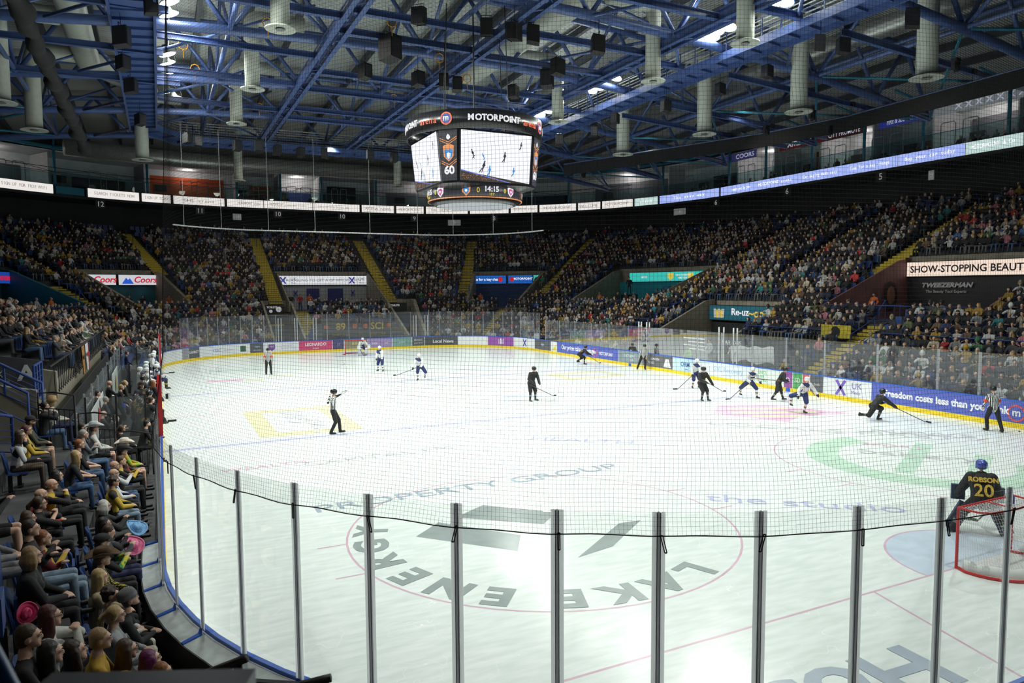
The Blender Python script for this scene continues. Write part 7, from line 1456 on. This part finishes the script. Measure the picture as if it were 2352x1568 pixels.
fan(190, 981, 1, 'dark haired man half behind the grey haired man', (.1, .1, .11), BLK, LAP, hair=('short', 'dark brown'))
fan(193, 997, 1, 'grey haired man in grey sweatshirt with folded arms and jeans', (.17, .18, .19), DEN, CROSS, hair=('short', 'grey'), dz=0)
fan(184, 1020, 1, 'short ginger haired man in black shirt and jeans', BLK, DEN, LAP, hair=('short', 'ginger'), sleeves=.1)
fan(176, 1045, 1, 'woman with long blonde hair, black t-shirt and blue jeans', BLK, (.06, .13, .27), FWD, hair=('long', 'blonde'), fem=1, sleeves=0, hy=6)
fan(287, 1021, 0, 'fan in pink and white cowboy hat and lime jersey', (.2, .4, .05), (.3, .2, .15), LAP, topmat=J_LIME, hatk=('cowboy', (.7, .62, .55), (.75, .15, .35)), shorts=True)
fan(282, 1037, 0, 'fan in black cowboy hat and red jersey', (.35, .03, .03), BLK, LAP, topmat=J_RED, hatk=('cowboy', (.015, .015, .015)))
fan(279, 1058, 0, 'boy with brown hair in white and gold jersey', W_, BLK, HOLD, topmat=J_PAN, sleevemat=J_YEL, hair=('short', 'brown'), bulk=.92)
fan(263, 1068, 0, 'bald man in glasses and cream jersey', (.5, .48, .38), DEN, HOLD, hair=None, glasses=True, skin=2, topmat=J_WHT)
fan(262, 1087, 0, 'balding man with black glasses and dark jersey', (.02, .05, .05), BLK, LAP, hair=None, glasses=True, topmat=J_CRE)
fan(262, 1106, 0, 'dark curly haired boy in glasses and gold hooded jersey', BLK, LDEN, LAP, hair=('curly', 'dark brown'), glasses=True, skin=2, topmat=J_YEL, bulk=1.15)
fan(241, 1162, 0, 'woman with white bobbed hair and black coat', BLK, BLK, HOLD, hair=('bob', 'white'), glasses=True, fem=1, bulk=1.15)
fan(119, 1112, 1, 'bald man in glasses and black and gold jersey, eating', BLK, BLK, CLAP, hair=None, glasses=True, topmat=J_PAN, bulk=1.15)
fan(131, 1092, 1, 'dark haired person behind the bald man in glasses', BLK, BLK, LAP, hair=('bob', 'black'), fem=1)
fan(95, 1135, 1, 'balding man leaning in a striped jersey', BLK, BLK, FWD, hair=None, topmat=J_RED, beard=(.2, .1, .05))
fan(92, 1156, 1, 'woman with tied back hair, glasses and black t-shirt', BLK, BLK, CLAP, hair=('pony', 'brown'), glasses=True, sleeves=0, fem=1, bulk=1.15)
fan(66, 1190, 1, 'brown haired person low behind the ponytailed woman', (.05, .04, .04), BLK, LAP, hair=('bob', 'brown'), fem=1)
fan(240, 1203, 0, 'dark haired woman in black with lime scarf holding food', BLK, BLK, HOLD, hair=('long', 'black'), fem=1)
fan(250, 1222, 0, 'short haired man looking up in dark jacket and blue trousers', (.05, .05, .06), (.02, .03, .08), HOLD, hair=('short', 'brown'), hy=0, sk=dict(hp=.3))
fan(236, 1246, 0, 'fan in black cap with green and yellow sleeves', BLK, BLK, HOLD, hatk=('cap', BLK), sleevemat=J_GRN)
fan(237, 1283, 0, 'fan in wide brown cowboy hat and yellow checked shirt', (.4, .33, .05), BLK, LAP, topmat=J_CHK, hatk=('cowboy', (.085, .045, .022)), hair=('short', 'brown'))
fan(230, 1325, 0, 'woman with long wavy blonde hair and beige top', (.38, .30, .20), BLK, LAP, hair=('long', 'blonde'), fem=1)
fan(255, 1366, 0, 'person with dark curly hair and white hood', (.4, .4, .42), BLK, LAP, hair=('curly', 'dark brown'), topmat=J_WHT)
fan(299, 1376, 0, 'person in grey knitted beanie and black coat', BLK, (.62, .58, .48), FWD, hatk=('beanie', (.17, .17, .18)), hair=('short', 'brown'), sk=dict(hp=-.3), dz=-.05)
fan(267, 1412, 0, 'woman with blonde ponytail, hoop earring and grey top', (.30, .31, .33), G_, LAP, hair=('pony', 'blonde'), fem=1, shorts=True, hy=-8)
fan(232, 1468, 1, 'brown haired man in gold and black jersey seen from behind', (.48, .30, .03), BLK, LAP, hair=('short', 'fair'), topmat=patchy('gold_panel', (.48, .29, .03), (.013, .013, .015), 2.2, .6), hy=-6)
fan(292, 1492, 1, 'long brown haired woman with colourful hair clip and glasses', BLK, BLK, LAP, hair=('long', 'brown'), glasses=True, fem=1, topmat=J_PAN, dz=-.25)
fan(347, 1515, 1, 'person with dark purple hair bowed forward', BLK, BLK, FWD, hair=('bob', 'purple'), fem=1, dz=-.35)
fan(376, 1500, 0, 'small blond child clapping in front of the purple haired person', (.05, .05, .05), BLK, dict(CLAP, lean=.1), hair=('short', 'ginger'), scale=.85, dz=.35, sleeves=.1)
fan(72, 1214, 2, 'dark haired man in black t-shirt with ticket on the shoulder', BLK, LDEN, CROSS, hair=('short', 'dark brown'), hy=-5)
fan(100, 1236, 1, 'fan in maroon and gold jersey behind the dark haired man', (.2, .03, .03), LDEN, CROSS, topmat=J_MAR, hair=('short', 'ginger'), dz=.1)
fan(74, 1277, 2, 'woman with straight blonde bob and black top', BLK, BLK, LAP, hair=('bob', 'fair'), fem=1, bulk=1.15)
fan(116, 1416, 1, 'woman with dark red hair, glasses and white hooded top', W_, BLK, CLAP, hair=('long', 'auburn'), glasses=True, fem=1, sleevemat=cm('cloth', (.5, .5, .46)), dz=.3)
fan(67, 1463, 2, 'short brown haired boy at the lower left edge', BLK, BLK, LAP, hair=('short', 'brown'), bulk=.9, dz=.1)
fan(117, 1500, 2, 'person with long dark hair seen from behind at the bottom', BLK, BLK, LAP, hair=('long', 'black'), fem=1, dz=-.1)
fan(173, 1496, 1, 'dark brown long haired person beside the man in gold', BLK, BLK, FWD, hair=('long', 'dark brown'), fem=1, dz=.1)
fan(510, 1575, 0, 'top of a curly fair head below the black handrail', BLK, BLK, LAP, hair=('curly', 'fair'), dz=1.0)
fan(-42, 1185, 3, 'man in pale grey trousers cut by the left edge', G_, (.28, .28, .28), LAP, hair=('short', 'brown'))
fan(-45, 1110, 3, 'person in black shorts with camera at the left edge', BLK, BLK, HOLD, hair=('short', 'brown'), shorts=True)
# loose hats on laps and knees
def loosehat(px, py, z, col, col2, label, tilt=.5, sc=.85):
    t = empty('cowboy_hat', at(px, py, z), .5); t.scale = (sc,)*3; tag(t, label, 'hat'); J = {'head': Vector((0, 0, -.05)), 'hf': Vector((0, 1, 0))}; o = hat(J, 'cowboy', col, t, col2); o.name = 'crown_and_brim'; t.rotation_euler = (tilt, .3, .4)
    b = MB(); b.tube([(.205*math.cos(a), .225*math.sin(a), .02+.07*math.cos(a)**2-.01*abs(math.sin(a))) for a in [2*PI*i/24 for i in range(24)]], .016, 6, closed=True); b.build('fluffy_trim', cm('fluff', tuple(min(1, c*1.2+.05) for c in col), bump=.8, nscale=120), t, True)
loosehat(311, 1213, 1.35, (.20, .42, .72), (.75, .75, .8), 'pale blue fluffy cowboy hat held on a knee'); loosehat(302, 1253, 1.35, (.75, .18, .35), (.8, .3, .5), 'bright pink fluffy cowboy hat held on a lap', .7); loosehat(60, 1407, 2.1, (.72, .05, .18), (.85, .3, .5), 'crumpled pink hat on an empty seat back', 1.3, .5)
for px, py, z, c, lb_ in ((284, 1237, 1.3, (.65, .62, .5), 'white paper food wrap in a hand'), (293, 1283, 1.25, (.6, .45, .25), 'small piece of food held up')): b = MB(); b.ell((0, 0, 0), (.05, .03, .04), 10, 6); tag(b.build('snack', cm('snack', c), loc=at(px, py, z)), lb_, 'food')
# folding seats for the near left rows
def seat(x, y, z, rz, label, up=False):
    t = empty('folding_seat', (x, y, z), rz); tag(t, label, 'seat', 'blue folding seats at near left'); b = MB(); n = 9; V = []
    for i in range(n):
        a = -1+2*i/(n-1); zt_ = .86-.05*a**4; yb_ = -.20+.05*a*a
        V += [(a*.21, yb_, .44), (a*.225, yb_-.03, .66), (a*.20*(1-.1*abs(a)**3), yb_-.06, zt_)]
    b.add(V, [(3*i+j, 3*i+3+j, 3*i+4+j, 3*i+1+j) for i in range(n-1) for j in range(2)]); o = b.build('seat_back', M_seat, t, True); md = o.modifiers.new('t', 'SOLIDIFY'); md.thickness = .02
    b = MB(); b.box((0, .02, .435), (.42, .40, .035), 0, None, .97) if not up else b.box((0, -.12, .60), (.40, .04, .38), 0, None, .95); b.build('seat_pan', M_seat, t); b = MB(); b.box((0, -.12, .22), (.06, .08, .42)); b.box((0, -.1, .01), (.3, .1, .02)); b.build('bracket', M_black, t); return t
for k, (x, y, z, r) in enumerate(SEATPOS): seat(x, y, z, r, 'blue folding seat, occupied, %s along the near left rows' % ORD(k+1))
for k, (px, py, row) in enumerate([(25, 1290, 3), (22, 1330, 3), (35, 1375, 3), (68, 1375, 2), (198, 1275, 0), (190, 1300, 0), (188, 1345, 0), (210, 1410, 0), (160, 1110, 1), (215, 1085, 0)]):
    q = at(px, py, rowz(row)+.7); seat(q.x, q.y, rowz(row), -1.47, 'empty blue folding seat at near left, %s from the bottom' % ORD(1+sum(1 for v in [1290, 1330, 1375, 1375.5, 1275, 1300, 1345, 1410, 1110, 1085] if v > py)), True)
# foreground: blurred seat back, dark rail, handrails
t = seat(-15.16, -33.14, 4.34, -.5, 'large blurred blue seat back at the lower left corner'); t.scale = (.9, .9, 1.0); del t['group']
b = MB(); b.bar((-15.06, -33.43, 5.06), (-14.82, -33.54, 5.06), .08, .08); b.bar((-15.0, -33.46, 5.03), (-15.0, -33.46, 4.3), .05, .05); tag(b.build('front_rail', M_rail), 'out of focus dark rail across the bottom left foreground', 'rail')
def hrail(a, c, lab):
    t = empty('handrail'); tag(t, lab, 'handrail'); a, c = Vector(a), Vector(c); b = MB(); b.tube([a, a.lerp(c, .45)+Vector((0, 0, .02)), c], .024, 10); b.build('rail_tube', M_black, t, True); b = MB(); e = c-(c-a).normalized()*.06; b.tube([e, e-Vector((0, 0, 1.2))], .024, 8); b.build('post', M_black, t, True)
hrail(at(400, 1590, 3.3), at(566, 1511, 3.55), 'black handrail rising at the bottom left of the glass'); hrail(at(640, 1600, 3.3), at(760, 1556, 3.4), 'short black handrail end at the bottom edge')
b = MB(); a, c = at(568, 1560, 3.0), at(860, 1580, 3.0); b.bar(a-Vector((0, 0, .3)), c-Vector((0, 0, .3)), .04, .6); tag(b.build('barrier_board', M_black), 'black flat barrier edge at the bottom under the handrail', 'panel')

# ------------------------------------------------------------------ turn lettering into plain meshes
bpy.context.view_layer.update(); _dg = bpy.context.evaluated_depsgraph_get()
for o in [q for q in COL.objects if q.type == 'FONT']:
    me = bpy.data.meshes.new_from_object(o.evaluated_get(_dg)); nm = o.name.split('.')[0]; n = bpy.data.objects.new(nm, me); COL.objects.link(n)
    if not me.materials: me.materials.append(o.data.materials[0])
    n.parent = o.parent; n.matrix_parent_inverse = o.matrix_parent_inverse.copy(); n.matrix_basis = o.matrix_basis.copy(); n.name = nm
    bpy.data.objects.remove(o)
